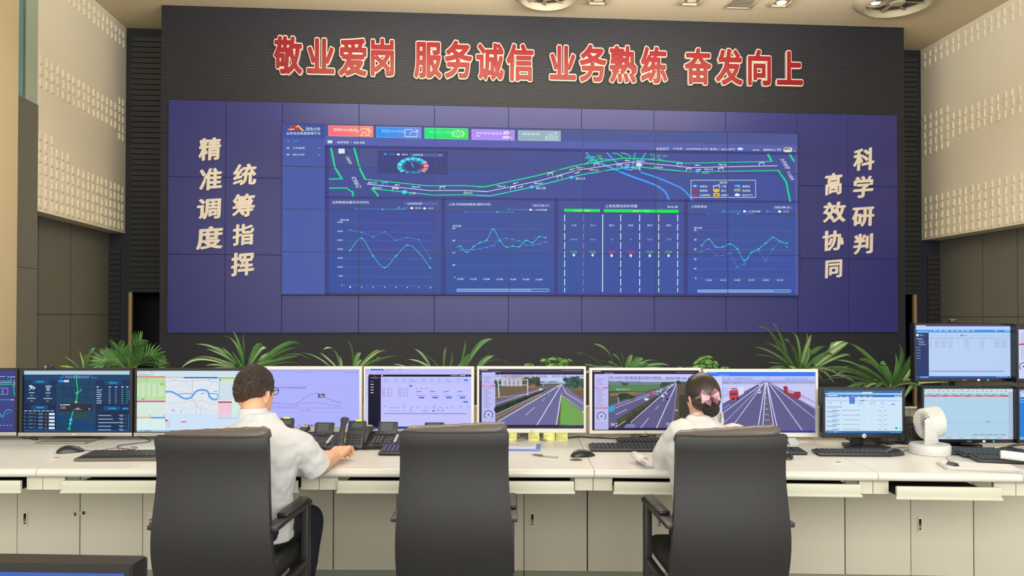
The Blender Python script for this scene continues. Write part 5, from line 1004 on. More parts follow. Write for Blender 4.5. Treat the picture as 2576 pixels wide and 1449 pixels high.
# near monitor at the lower left, on a desk of its own
ZN = .95
r = monitor('N', 'near dark-framed monitor with plain blue screen at the lower left corner', (-700, 1405.5, 338, 2010), (-680, 1426, 319, 1985), ZN, 'hp', (70, 104, 190), .752, None)
r.rotation_euler = (0, math.radians(.8), RZ)
pn = at(-180, 798.7, ZN+.05); r2 = thing('near_desk', 'cream desk in the foreground under the near blue monitor', 'desk', (pn.x, pn.y, 0), RZ)
m = B(); m.box((0, -.02, .735), (1.2, .5, .03), m_top, .006); m.build('top_board', r2)
for sx in (-1, 1): m = B(); m.box((sx*.56, -.02, .36), (.03, .46, .72), m_fas, .003); m.build('side_panel', r2)
# ================================================================== chairs and people
m_lea = mat('charcoal_leather', (37, 36, 35), .52, bump=.05, bscale=380, vary=.05, vscale=5)
m_lea2 = mat('taupe_leather', (98, 88, 82), .36, bump=.18, bscale=22, vary=.08, vscale=8)
m_arm = mat('dark_metal_arm', (56, 54, 55), .4, .3); m_pad = mat('black_arm_pad', (40, 38, 40), .35)
def chair(lab, pxc, rz, first=None, Zc=2.80):
    p = at(pxc, 1100, Zc); d = Vector((math.sin(-rz), math.cos(-rz), 0))
    o = p+d*.315                                     # seat centre lies in front of the back
    if first is not None: return dup(first, (o.x, o.y, 0), rz, lab)
    r = thing('office_chair', lab, 'chair', (o.x, o.y, 0), rz, 'charcoal leather office chairs')
    def bk_(z):                                      # back line: depth of the back surface at height z
        t = (z-.36)/.59; return -.245-.07*t-.022*math.sin(t*math.pi*1.9-.5)
    def hw(z): t = (z-.36)/.59; return .214-.010*t+.006*math.sin(t*6)
    m = B(); N = 14; zs = [.36+.585*i/13 for i in range(14)]; us = [-1+2*i/N for i in range(N+1)]
    rings = []
    for z in zs:
        h = hw(z); e = .05*(1 if z < .93 else .8); f = [(u*h, bk_(z)+.022*abs(u)**3, z) for u in us]; bq = [(u*h*.985, bk_(z)+.045+.012*abs(u)**3, z) for u in reversed(us)]
        rings.append(f+bq)
    top = [(x*.985, y+.004 if k <= N else y-.004, z+.008) for k, (x, y, z) in enumerate(rings[-1])]; rings.append(top); rings.append([(x*.965, (y+bk_(.945)+.022)/2, z+.004) for x, y, z in top])
    m.loft(rings, m_lea); m.build('backrest', r, 60)
    # soft cushion on the sitting side with its rolled, creased top
    m = B(); rings = []; rr = random.Random(2); NN = 40
    for i in range(NN+1):
        u = -1+2*i/NN; x = u*.192; edge = 1-abs(u)**10*.55; ph = .0006*math.sin(i*1.7)+.0008*math.sin(i*.83+1); R = []
        for k in range(14):
            a = 2*math.pi*k/14; R.append((x+.003*math.sin(a*2+i*.25), bk_(.93)+.075+math.cos(a)*.036*edge, .944+.010*u+math.sin(a)*(.031*edge+ph)+(.004 if abs(u) > .8 else 0)))
        rings.append(R)
    m.loft(rings, m_lea2); m.build('headrest_roll', r, 70)
    m = B(); rings = []
    for z in [.44+.48*i/10 for i in range(11)]:
        h = hw(z)*.94; q = .035+.02*math.sin((z-.44)/.48*math.pi)
        rings.append([(u*h, bk_(z)+.045, z) for u in us]+[(u*h, bk_(z)+.05+q*(1-abs(u)**4*.5), z) for u in reversed(us)])
    m.loft(rings, m_lea); m.build('back_cushion', r, 60)
    m = B(); m.box((0, .0, .43), (.375, .46, .085), m_lea, .03, seg=3); m.build('seat', r, 60)
    for s in (-1, 1):
        x = s*.209
        m = B(); m.box((x, -.05, .628), (.05, .42, .018), m_arm, .004); a = m.build('armrest', r)
        m = B(); m.box((x, .0, .645), (.044, .27, .018), m_pad, .007, seg=3); m.build('arm_pad', a)
        m = B(); m.box((x, .155, .31), (.03, .045, .62), m_arm, .004); m.build('leg', r)
        m = B(); m.box((x*.80, -.20, .20), (.03, .045, .40), m_arm, .004); m.build('leg', r)
        m = B(); m.box((x, -.02, .385), (.026, .30, .035), m_arm, .004); m.build('side_rail', r)
    return r
c1 = chair('charcoal leather office chair in which the man sits', 517, math.radians(-6.5), None, 2.68)
chair('empty charcoal leather office chair between the man and the woman', 1140, math.radians(-4.2), c1)
chair('charcoal leather office chair in which the woman sits', 1852, math.radians(-1.5), c1, 2.72)

m_skin = mat('skin', (226, 172, 136), .5, vary=.05, vscale=20); m_hair = mat('black_hair', (40, 32, 29), .5, bump=.6, bscale=300, vary=.25, vscale=40)
m_shirt = mat('white_shirt', (208, 209, 208), .8, bump=.5, bscale=9, vary=.02); m_shirt2 = mat('cream_white_blouse', (214, 212, 208), .75, bump=.45, bscale=10, vary=.02); m_tr = mat('navy_trousers', (26, 28, 40), .75); m_shoe = mat('black_shoe', (22, 22, 24), .35)
def ellip(b, c, r, m, M=None, nu=20, nv=14):
    rings = []
    for j in range(1, nv):
        a = math.pi*j/nv; rings.append([(c[0]+r[0]*math.sin(a)*math.cos(2*math.pi*i/nu), c[1]+r[1]*math.sin(a)*math.sin(2*math.pi*i/nu), c[2]-r[2]*math.cos(a)) for i in range(nu)])
    b.loft(rings, m, M=M)
def limb(b, pts, rs, m, flat=1.0):
    b.tube(pts, rs, m, 14, flat=flat)
    for p, r in ((pts[0], rs[0]), (pts[-1], rs[-1])): ellip(b, p, (r*.98, r*.98, r*.98), m, None, 12, 8)
def smoothpath(P, n=5):
    P = [Vector(p) for p in P]; out = []
    for i in range(len(P)-1):
        p0 = P[max(i-1, 0)]; p1 = P[i]; p2 = P[i+1]; p3 = P[min(i+2, len(P)-1)]
        for k in range(n):
            t = k/n; out.append(.5*((2*p1)+(p2-p0)*t+(2*p0-5*p1+4*p2-p3)*t*t+(3*p1-p0-3*p2+p3)*t**3))
    return out+[P[-1]]
def remesh(o, vox, it=6, disp=0, dscale=.08):
    md = o.modifiers.new('skin', 'REMESH'); md.mode = 'VOXEL'; md.voxel_size = vox; md.use_smooth_shade = True
    md = o.modifiers.new('soft', 'SMOOTH'); md.factor = .5; md.iterations = it
    if disp:
        t = bpy.data.textures.new('folds', 'CLOUDS'); t.noise_scale = dscale; t.noise_depth = 1
        md = o.modifiers.new('folds', 'DISPLACE'); md.texture = t; md.strength = disp; md.mid_level = .5
def hand(b, w, d, side, m, curl=.5, thumb=1, drop=.0):
    """palm and five fingers from wrist w along d; side points to the thumb side"""
    d = Vector(d).normalized(); s = Vector(side); s = (s-d*s.dot(d)).normalized(); up = s.cross(d)*thumb
    if up.z < 0: up = -up
    w = Vector(w)
    for i, k in enumerate((-.030, -.010, .010, .029)): limb(b, [w+s*k*.5, w+d*.045+s*k*.9+up*.006, w+d*.088+s*k+up*.010], [.015, .0155, .0125], m)
    L = (.062, .078, .083, .074)
    for i, k in enumerate((-.031, -.0105, .0105, .030)):
        q = w+d*.088+s*k+up*.010; a = .25; pts = [q]; dr = d
        for j, f in enumerate((.44, .32, .26)):
            dr = (d*math.cos(a)-up*math.sin(a)).normalized(); q = q+dr*(L[i]*f); pts.append(q); a += curl
        limb(b, pts, [.0098, .0092, .0085, .0072], m)
    q = w+d*.025+s*.030; limb(b, [q-s*.012, q+s*.014+d*.022-up*.006, q+s*.022+d*.048-up*.012, q+s*.018+d*.070-up*.016], [.014, .0125, .0105, .0085], m)
def head(bd, c, yaw, pitch, roll, sc, m):
    """skull, jaw, nose, ears; local y forward, returns matrix"""
    M = Matrix.Translation(c) @ Matrix.Rotation(yaw, 4, 'Z') @ Matrix.Rotation(pitch, 4, 'X') @ Matrix.Rotation(roll, 4, 'Y') @ Matrix.Scale(sc, 4)
    ellip(bd, (0, -.005, .01), (.069, .089, .098), m, M); ellip(bd, (0, .028, -.05), (.058, .066, .075), m, M); ellip(bd, (0, .055, -.098), (.032, .030, .024), m, M)
    ellip(bd, (0, .062, -.02), (.05, .032, .05), m, M); bd.tube([M @ Vector((0, .092, .004)), M @ Vector((0, .104, -.022)), M @ Vector((0, .108, -.038))], [.008*sc, .011*sc, .014*sc], m, 8)
    ellip(bd, (0, .088, -.068), (.022, .012, .006), m, M, 12, 8); ellip(bd, (0, .086, -.077), (.018, .012, .006), m, M, 12, 8)
    for s in (-1, 1):
        ellip(bd, (s*.030, .074, .008), (.02, .016, .010), m, M, 10, 8)
        T = M @ Matrix.Translation((s*.075, -.004, -.018)) @ Matrix.Rotation(s*.45, 4, 'Z')
        ellip(bd, (0, 0, 0), (.008, .018, .030), m, T, 12, 8); ellip(bd, (s*.004, -.012, .006), (.006, .008, .024), m, T, 10, 8)
    return M
def cap(name, M, parent, m, r, keep, grow=1.0, nu=48, nv=36, jit=0, c0=(0, -.005, .01), fuzz=0):
    tuft = []
    b = B(); rr = random.Random(6); vs = []; fs = []
    idx = {}
    for j in range(nv+1):
        a = math.pi*j/nv
        for i in range(nu):
            w = 2*math.pi*i/nu; d = Vector((math.sin(a)*math.cos(w), math.sin(a)*math.sin(w), math.cos(a))); q = 1+rr.uniform(-jit, jit)
            vs.append(Vector((c0[0]+d.x*r[0]*grow*q, c0[1]+d.y*r[1]*grow*q, c0[2]+d.z*r[2]*grow*q)))
    for j in range(nv):
        for i in range(nu):
            f = [j*nu+i, (j+1)*nu+i, (j+1)*nu+(i+1) % nu, j*nu+(i+1) % nu]; c = sum((vs[k] for k in f), Vector())/4
            if keep(c):
                fs.append(f)
                if fuzz:
                    for q in range(3):
                        o_ = c+Vector([rr.uniform(-.0025, .0025) for _ in range(3)]); n_ = (o_-Vector(c0)).normalized()+Vector([rr.uniform(-.35, .35) for _ in range(3)]); t_ = n_.cross(Vector((0.3, .2, 1))).normalized()*.0006; tuft.append((o_-t_, o_+t_, o_+n_*fuzz*rr.uniform(.6, 1.2)))
    b.add([M @ v for v in vs], fs, m)
    for t_ in tuft: b.add([M @ v for v in t_], [[0, 1, 2]], m)
    o = b.build(name, parent, 80)
    md = o.modifiers.new('thick', 'SOLIDIFY'); md.thickness = .012; md.offset = -1; return o
def person(lab, pxroot, Zr):
    p = at(pxroot, 1100, Zr); r = thing('person', lab, 'person', (p.x, p.y, 0), RZ); inv = (Matrix.Translation((p.x, p.y, 0)) @ Matrix.Rotation(RZ, 4, 'Z')).inverted()
    return r, (lambda x, y, Z: inv @ at(x, y, Z))
# ---------------- man
r, L = person('man in white short-sleeved shirt and glasses seated with his hand on a mouse', 640, 2.95)
bd = B(); hc = L(640, 984, 3.14); MH = head(bd, hc, math.radians(-20), math.radians(-6), math.radians(3), .95, m_skin)
limb(bd, [L(640, 1005, 3.12), L(639, 1030, 3.08), L(636, 1050, 3.06)], [.046, .046, .036], m_skin)
el = L(800, 1171, 3.12); wr = L(842, 1148, 3.28); sh = L(714, 1106, 3.04)
limb(bd, smoothpath([sh, (sh+el)/2+Vector((.006, -.004, 0)), el]), [.036]*7+[.038, .040, .041, .042], m_skin); limb(bd, smoothpath([el, el*.55+wr*.45+Vector((0, 0, .004)), wr]), [.044, .045, .045, .044, .042, .040, .037, .034, .031, .029, .027], m_skin)
hd = (L(862, 1131, 3.42)-wr); hand(bd, wr, hd+Vector((.02, 0, .012)), (-.6, .5, 0), m_skin, .72)
ls = L(540, 1104, 3.04); le = L(505, 1170, 3.18); lw = L(560, 1148, 3.40)
limb(bd, [ls*.5+le*.5, le], [.040, .042], m_skin); limb(bd, smoothpath([le, le*.5+lw*.5, lw]), [.043]*5+[.04]*3+[.034, .03, .028], m_skin); hand(bd, lw, (.8, .55, .02), (.5, -.5, 0), m_skin, .4)
limb(bd, [L(636, 1050, 3.06), L(628, 1110, 3.06), L(612, 1250, 3.05)], [.036, .055, .085], m_skin)
o = bd.build('body', r, 180); remesh(o, .0036, 3)
# shirt
b = B()
def ringz(c, rx, ry, n=22, tw=0): return [(c[0]+rx*math.cos(2*math.pi*k/n+tw), c[1]+ry*math.sin(2*math.pi*k/n+tw), c[2]) for k in range(n)]
b.loft([ringz(c, rx, ry) for c, rx, ry in (((-.045, .095, .50), .165, .115), ((-.045, .095, .56), .168, .118), ((-.045, .085, .66), .166, .118), ((-.04, .075, .76), .180, .122), ((-.03, .07, .84), .186, .118), ((-.026, .065, .89), .174, .105), ((-.022, .07, .925), .138, .088), ((-.012, .085, .962), .086, .070), ((-.004, .10, 1.000), .052, .052))], m_shirt)
cu = L(790, 1168, 3.10); mid = (sh+cu)/2+Vector((.012, -.005, .012))
limb(b, smoothpath([sh+Vector((-.04, .0, -.012)), sh+Vector((.008, 0, -.016)), mid, cu], 4), [.055, .058, .061, .064, .066, .066, .065, .064, .063, .061, .060, .059, .058], m_shirt)
lcu = (ls*.45+le*.55); limb(b, smoothpath([ls+Vector((.05, 0, -.012)), ls+Vector((.02, 0, -.016)), lcu], 4), [.060]*5+[.060]*4, m_shirt)
o = b.build('shirt', r, 180); remesh(o, .006, 4, .015, .05)
b = B(); q0 = (cu-mid).normalized(); b.tube([cu-q0*.004, cu+q0*.026], [.0600, .0590], m_shirt, 20); b.tube([cu+q0*.027, cu+q0*.006], [.0555, .0545], m_shirt, 20, cap=True); b.build('sleeve_cuff', r, 60)
# collar: a folded band
b = B(); rings = []
for k in range(25):
    a = math.radians(-245+310*k/24); c = L(638, 1034, 3.075); x, y = math.cos(a), math.sin(a); z = .0-.014*max(0, y)
    rings.append([(c.x+.049*x, c.y+.049*y, c.z-.018+z), (c.x+.0485*x, c.y+.0485*y, c.z+.012+z), (c.x+.052*x, c.y+.052*y, c.z+.0135+z), (c.x+.061*x, c.y+.061*y, c.z-.024+z), (c.x+.054*x, c.y+.054*y, c.z-.024+z)])
b.loft(rings, m_shirt); b.build('collar', r, 60)
# hair, close-cropped and thin at the crown
m_hair1 = mat('short_black_hair', (110, 96, 86), .88, bump=.9, bscale=420, vary=.4, vscale=24)
def man_line(c, d): return c.z > (.050 if c.y > .045 else (.012 if c.y > -.030 else -.022))-d
cap('hair', MH, r, m_hair1, (.0705, .0912, .1005), lambda c: man_line(c, 0), 1.0, jit=.004, nu=72, nv=54, fuzz=.0020)
m_fade = mat('hair_stubble', (124, 92, 72), .85, bump=.7, bscale=420, vary=.25, vscale=40)
cap('hair_fade', MH, r, m_fade, (.0698, .090, .0995), lambda c: c.z < .03 and c.y < .03 and man_line(c, .020), 1.0, jit=.003, nu=72, nv=54, fuzz=.002)
m_fr = mat('glasses_frame', (52, 44, 42), .3, .5); b = B()
for s in (-1, 1):
    b.tube([MH @ Vector((s*.076, -.008, .004)), MH @ Vector((s*.079, .02, .012)), MH @ Vector((s*.056, .092, .010))], .0016, m_fr, 6)
    b.tube([MH @ Vector((s*.032+.022*math.cos(a), .098-.005*abs(math.cos(a)), .004+.016*math.sin(a))) for a in [2*math.pi*k/16 for k in range(17)]], .0014, m_fr, 6)
b.tube([MH @ Vector((-.010, .099, .008)), MH @ Vector((.010, .099, .008))], .0014, m_fr, 6); b.build('glasses', r)
b = B()
for s in (-1, 1): ellip(b, (s*.030, .083, .008), (.011, .009, .007), mat('eye_white', (232, 228, 222), .2), MH, 10, 8); ellip(b, (s*.031, .0905, .008), (.005, .003, .005), mat('eye_dark', (30, 22, 18), .2), MH, 8, 6)
b.build('eyes', r, 180)
# trousers and shoes
b = B(); kn = L(775, 1292, 3.28); hip = L(655, 1310, 3.02); hp2 = L(565, 1310, 3.02); kn2 = L(540, 1300, 3.30)
hip.z = .535; hp2.z = .535; kn.z = .515; kn2.z = .515
an = L(752, 1449, 3.33); an.z = .09; an2 = Vector((kn2.x-.02, kn2.y+.05, .09))
for h, k, a in ((hip, kn, an), (hp2, kn2, an2)):
    limb(b, smoothpath([h, (h+k)/2+Vector((0, 0, .012)), k], 4), [.095, .093, .09, .087, .083, .078, .074, .070, .068], m_tr); limb(b, smoothpath([k, (k+a)/2+Vector((0, -.012, 0)), a], 4), [.066, .065, .063, .060, .057, .054, .052, .050, .05], m_tr)
ellip(b, ((hip.x+hp2.x)/2, hip.y, .545), (.17, .125, .095), m_tr)
o = b.build('trousers', r, 180); remesh(o, .008, 4, .008, .07)
for a in (an, an2):
    b = B(); b.loft([[(a.x+sx*w, a.y+y, z) for sx, z in ((-1, .0), (1, .0), (1, h*.6), (.6, h), (-.6, h), (-1, h*.6))] for y, w, h in ((-.08, .03, .07), (-.06, .038, .085), (0, .042, .09), (.06, .044, .06), (.13, .042, .045), (.17, .025, .03))], m_shoe); b.build('shoe', r, 60)
# ---------------- woman
r, L = person('woman in white long-sleeved blouse with a netted bun and pink bow', 1785, 3.05)
bd = B(); hc = L(1767, 997, 3.29); MH = head(bd, hc, math.radians(20), math.radians(-14), math.radians(-4), .86, m_skin)
limb(bd, [L(1764, 1018, 3.27), L(1769, 1040, 3.22), L(1776, 1056, 3.19)], [.039, .039, .040], m_skin)
ls = L(1714, 1090, 3.12); le = L(1670, 1160, 3.22); lw = L(1745, 1150, 3.44); rs = L(1850, 1100, 3.12); re = L(1893, 1160, 3.20); rw = L(1845, 1150, 3.46)
for s_, e_, w_, d_, t_ in ((ls, le, lw, (.75, .6, 0), (.5, -.5, 0)), (rs, re, rw, (-.4, .8, 0), (-.6, -.3, 0))): limb(bd, [s_*.5+e_*.5, e_], [.034, .034], m_skin); limb(bd, [e_, w_], [.034, .024], m_skin); hand(bd, w_, d_, t_, m_skin, .4)
limb(bd, [L(1780, 1115, 3.14), L(1790, 1240, 3.12)], [.055, .075], m_skin)
o = bd.build('body', r, 180); remesh(o, .0036, 3)
b = B(); C0 = L(1785, 1100, 3.08)
b.loft([ringz((C0.x+dx, C0.y+dy, z), rx, ry) for dx, dy, z, rx, ry in ((.01, .04, .50, .15, .11), (.01, .04, .62, .145, .11), (.008, .04, .74, .16, .115), (.002, .05, .84, .172, .108), (0, .055, .885, .162, .094), (-.004, .06, .917, .124, .076), (-.012, .075, .946, .074, .058), (-.02, .10, .975, .044, .044))], m_shirt2)
limb(b, smoothpath([ls+Vector((.03, 0, -.004)), ls, (ls+le)/2+Vector((-.008, 0, .004)), le], 4), [.046, .050, .056, .057, .057, .056, .055, .055, .056, .057, .058, .056, .052], m_shirt2); limb(b, [le, lw], [.050, .036], m_shirt2)
limb(b, smoothpath([rs+Vector((-.03, 0, -.004)), rs, (rs+re)/2, re], 4), [.046, .050, .056, .057, .057, .056, .055, .055, .056, .057, .058, .056, .052], m_shirt2); limb(b, [re, rw], [.050, .036], m_shirt2)
o = b.build('blouse', r, 180); remesh(o, .006, 4, .010, .045)
b = B(); rings = []
for k in range(25):
    a = math.radians(-250+320*k/24); c = L(1772, 1044, 3.215); x, y = math.cos(a), math.sin(a); z = -.012*max(0, y)
    rings.append([(c.x+.043*x, c.y+.043*y, c.z-.016+z), (c.x+.0425*x, c.y+.0425*y, c.z+.012+z), (c.x+.046*x, c.y+.046*y, c.z+.013+z), (c.x+.055*x, c.y+.055*y, c.z-.022+z), (c.x+.048*x, c.y+.048*y, c.z-.022+z)])
b.loft(rings, m_shirt2); b.build('collar', r, 60)
m_hair2 = mat('dark_brown_hair', (44, 31, 25), .36, vary=.25, vscale=18, spec=.6)
nt = m_hair2.node_tree; tc = nt.nodes.new('ShaderNodeTexCoord'); mp = nt.nodes.new('ShaderNodeMapping'); mp.inputs['Scale'].default_value = (260, 40, 14); nz = nt.nodes.new('ShaderNodeTexNoise'); nz.inputs['Scale'].default_value = 1; bp = nt.nodes.new('ShaderNodeBump'); bp.inputs['Strength'].default_value = .5; bp.inputs['Distance'].default_value = .004
nt.links.new(tc.outputs['Object'], mp.inputs[0]); nt.links.new(mp.outputs[0], nz.inputs['Vector']); nt.links.new(nz.outputs['Fac'], bp.inputs['Height']); nt.links.new(bp.outputs[0], nt.nodes['Principled BSDF'].inputs['Normal'])
cap('hair', MH, r, m_hair2, (.082, .102, .108), lambda c: (c.z > .062 if c.y > .05 else (c.z > -.01-.9*max(0, -(c.y-.02)) if c.y > -.04 else c.z > -.085)) , 1.0)
bc = L(1788, 1028, 3.165)
b = B(); ellip(b, bc, (.036, .030, .035), mat('netted_bun', (26, 20, 19), .6, bump=1, bscale=160, vary=.6, vscale=120), None, 24, 16); ellip(b, bc+Vector((-.02, .03, .02)), (.05, .05, .035), m_hair2, None, 20, 12); b.build('hair_bun', r, 180)
m_pk = mat('pink_satin', (214, 170, 178), .4); m_pk2 = mat('dusky_pink_ribbon', (156, 96, 112), .5); m_kn = mat('maroon_knot', (84, 46, 56), .5)
kt = L(1788.5, 1001, 3.14)
def wing(b, tip, w0, w1, m, off):
    a = kt+Vector((0, -off, 0)); t = tip+Vector((0, -off, 0)); d = (t-a); n = Vector((-d.z, 0, d.x)).normalized(); R = []
    for k in range(9):
        f = k/8; c = a+d*f; w = w0+(w1-w0)*f**.8; puff = .012*math.sin(f*math.pi)
        R.append([tuple(c+n*w+Vector((0, .002, 0))), tuple(c+n*w*.4+Vector((0, -puff, 0))), tuple(c-n*w*.3+Vector((0, -puff*.4, 0))), tuple(c-n*w+Vector((0, .002, 0))), tuple(c+Vector((0, .006, 0)))])
    b.loft(R, m)
b = B()
for t, m, w1, of in ((L(1762, 991, 3.135), m_pk2, .020, 0), (L(1781, 1018, 3.125), m_pk2, .014, 0), (L(1806, 983, 3.135), m_pk2, .017, 0), (L(1808, 1009, 3.125), m_pk2, .014, 0), (L(1764, 1003, 3.125), m_pk, .019, .008), (L(1809, 996, 3.125), m_pk, .019, .008)): wing(b, t, .005, w1, m, of)
ellip(b, kt+Vector((0, -.014, 0)), (.008, .007, .008), m_kn, None, 12, 8); b.build('hair_bow', r, 60)
b = B()
for s in (-1, 1): ellip(b, (s*.030, .083, .008), (.011, .009, .007), mat('eye_white', (232, 228, 222), .2), MH, 10, 8); ellip(b, (s*.031, .0905, .008), (.005, .003, .005), mat('eye_dark', (30, 22, 18), .2), MH, 8, 6)
b.build('eyes', r, 180)
b = B()
for px in (1735, 1850):
    h = L(px, 1300, 3.05); h.z = .52; k = L(px, 1300, 3.36); k.z = .50; a = Vector((k.x, k.y+.04, .08)); limb(b, smoothpath([h, (h+k)/2+Vector((0, 0, .008)), k], 4), [.082]*5+[.072, .068, .064, .062], m_tr); limb(b, smoothpath([k, (k+a)/2, a], 4), [.06]*5+[.052, .048, .046, .045], m_tr)
    s = B(); s.loft([[(a.x+sx*w, a.y+y, z) for sx, z in ((-1, .0), (1, .0), (1, h_*.6), (.6, h_), (-.6, h_), (-1, h_*.6))] for y, w, h_ in ((-.07, .026, .07), (-.05, .034, .085), (0, .038, .085), (.06, .038, .055), (.12, .034, .04), (.15, .02, .028))], m_shoe); s.build('shoe', r, 60)
ellip(b, (L(1792, 1300, 3.06).x, L(1792, 1300, 3.06).y, .535), (.16, .12, .09), m_tr); o = b.build('trousers', r, 180); remesh(o, .008, 4)
# ================================================================== plants
m_lf = mat('green_leaf', (88, 132, 72), .45, vary=.2, vscale=8); m_lp = mat('pale_leaf_stripe', (166, 178, 130), .45, vary=.12, vscale=8); m_ld = mat('deep_green_leaf', (66, 108, 56), .4, vary=.2, vscale=8); m_ly = mat('bright_green_leaf', (120, 172, 72), .4, vary=.15, vscale=8)
m_pot = mat('stone_grey_pot', (150, 142, 128), .6, bump=.1); m_soil = mat('dark_soil', (52, 40, 32), .95, bump=.5); m_stem = mat('brown_cane', (120, 100, 70), .8, bump=.3)
def leaf(b, P0, P1, P2, w, side, green, stripe):
    """arching strap leaf with a raised keel and a pale centre band"""
    N = 11; rows = []
    for k in range(N+1):
        t = k/N; p = P0*(1-t)**2+P1*(2*t*(1-t))+P2*t*t; d = ((P1-P0)*(1-t)+(P2-P1)*t).normalized()
        s = d.cross(Vector((0, 0, 1)).lerp(side, .6)); s = s.normalized() if s.length > 1e-6 else Vector((1, 0, 0)); n = s.cross(d).normalized()
        if s.dot(side) < 0: s = -s
        ww = w*.5*(min(1, .45+t*2.2) if t < .5 else 1)*(1-max(0, (t-.45)/.55)**2.2); ww = max(ww, .0006)
        rows.append([p-s*ww+n*ww*.35, p-s*ww*.45+n*ww*.08, p, p+s*ww*.45+n*ww*.08, p+s*ww+n*ww*.35])
    o = len(b.v); b.v += [tuple(q) for R in rows for q in R]; mg, ms = b.mi(green), b.mi(stripe)
    for k in range(N):
        for j in range(4): b.f.append([o+k*5+j, o+k*5+j+1, o+(k+1)*5+j+1, o+(k+1)*5+j]); b.m.append(ms if j in (1, 2) else mg)
def plant(name, lab, Z, zo, base, leaves, potx=None, pot=(.17, .5), greens=None, group='potted strap-leaf plants behind the desks', extra=None):
    rr = random.Random(int(base[0]*7+base[1])); ox, oy, k = zo
    bp = at(ox+base[0]/k, oy+base[1]/k, Z); r = thing('potted_plant', lab, 'plant', (bp.x, bp.y, 0), RZ, group)
    inv = (Matrix.Translation((bp.x, bp.y, 0)) @ Matrix.Rotation(RZ, 4, 'Z')).inverted(); Lp = lambda x, y, z: inv @ at(ox+x/k, oy+y/k, z)
    b = B()
    for lf in leaves:
        tip, ctl, w = lf[0], lf[1], lf[2]; bs = lf[3] if len(lf) > 3 else (base[0]+(ctl[0]-base[0])*.18+rr.uniform(-12, 12), base[1]+rr.uniform(-20, 10))
        dz = rr.uniform(-.22, .22); P0 = Lp(bs[0], bs[1], Z+dz*.1); P2 = Lp(tip[0], tip[1], Z+dz); P1 = Lp(2*ctl[0]-.5*(bs[0]+tip[0]), 2*ctl[1]-.5*(bs[1]+tip[1]), Z+dz*.6)
        g = rr.choice(greens or (m_lf, m_lf, m_ld)); st = rr.choice((m_lp, m_lf, m_lf)) if greens is None else g
        leaf(b, P0, P1, P2, w/k*Z/F*1.75, Vector((rr.uniform(-.3, .3)+1, rr.uniform(-.6, .6), 0)).normalized(), g, st)
    # low hidden filler leaves so the crown is full from any side
    if greens is None:
        for q in range(10):
            a = q*2.4+rr.random(); ln = rr.uniform(.22, .38); P0 = Vector((0, 0, bp.z-.02)); P2 = Vector((math.cos(a)*ln, math.sin(a)*ln*.8, bp.z-.10+rr.uniform(0, .06))); P1 = Vector((P2.x*.6, P2.y*.6, bp.z+.07)); leaf(b, P0, P1, P2, .026, Vector((-math.sin(a), math.cos(a), 0)), m_ld, rr.choice((m_lf, m_lp)))
    if extra: extra(b, Lp)
    b.build('foliage', r, 60)
    b = B(); b.tube([(0, 0, pot[1]-.04), (.012, .006, (pot[1]+bp.z)/2), (0, 0, bp.z)], [.02, .018, .016], m_stem, 10); b.build('stem', r)
    b = B(); b.lathe([(pot[0]*.72, 0), (pot[0]*.76, .01), (pot[0], pot[1]-.03), (pot[0]*1.05, pot[1]-.03), (pot[0]*1.05, pot[1]), (pot[0]*.94, pot[1]), (pot[0]*.92, pot[1]-.05)], m_pot, n=28); b.build('pot', r, 40)
    b = B(); b.lathe([(pot[0]*.93, pot[1]-.05), (pot[0]*.6, pot[1]-.035), (0, pot[1]-.03)], m_soil, n=20); b.build('soil', r, 60)
    return r
A = (400, 800, 4.025); Bz = (900, 800, 4.025); Cz = (1400, 800, 4.025); Rz_ = (1936, 780, 3.8125); Lz = (0, 800, 4.025)
plant('p', 'large strap-leaf plant rising behind the head of the man', 5.3, A, (860, 530), [((745, 125), (805, 290), 40), ((850, 150), (850, 330), 34), ((648, 185), (768, 270), 36), ((375, 265), (600, 330), 30), ((565, 290), (690, 370), 26), ((635, 292), (735, 400), 26), ((250, 460), (480, 400), 26), ((225, 510), (440, 420), 20), ((735, 330), (785, 420), 32), ((1055, 275), (965, 320), 34), ((1105, 365), (1035, 310), 24), ((1455, 285), (1280, 270), 26, (1000, 470)), ((1430, 300), (1230, 350), 30), ((1545, 437), (1330, 370), 22, (1050, 500)), ((1420, 385), (1240, 420), 22), ((1200, 345), (1060, 390), 26), ((890, 385), (905, 440), 36), ((1440, 490), (1280, 455), 18), ((470, 480), (630, 480), 20), ((930, 390), (915, 460), 34), ((480, 310), (680, 400), 24), ((1190, 420), (1060, 450), 24), ((700, 420), (780, 470), 26), ((560, 420), (700, 450), 24)])
plant('p', 'strap-leaf plant behind the lilac chart monitor', 5.35, A, (1950, 530), [((1415, 347), (1590, 400), 24, (1740, 510)), ((1625, 345), (1705, 420), 30, (1800, 510)), ((1660, 320), (1770, 330), 28, (1830, 510)), ((1830, 390), (1832, 450), 34, (1835, 520)), ((1912, 228), (1950, 340), 32, (1960, 510)), ((2045, 352), (1995, 400), 32), ((2218, 320), (2110, 400), 28), ((2300, 335), (2175, 370), 22), ((2245, 383), (2165, 445), 28), ((2415, 393), (2270, 415), 24), ((2055, 425), (1995, 460), 30)])
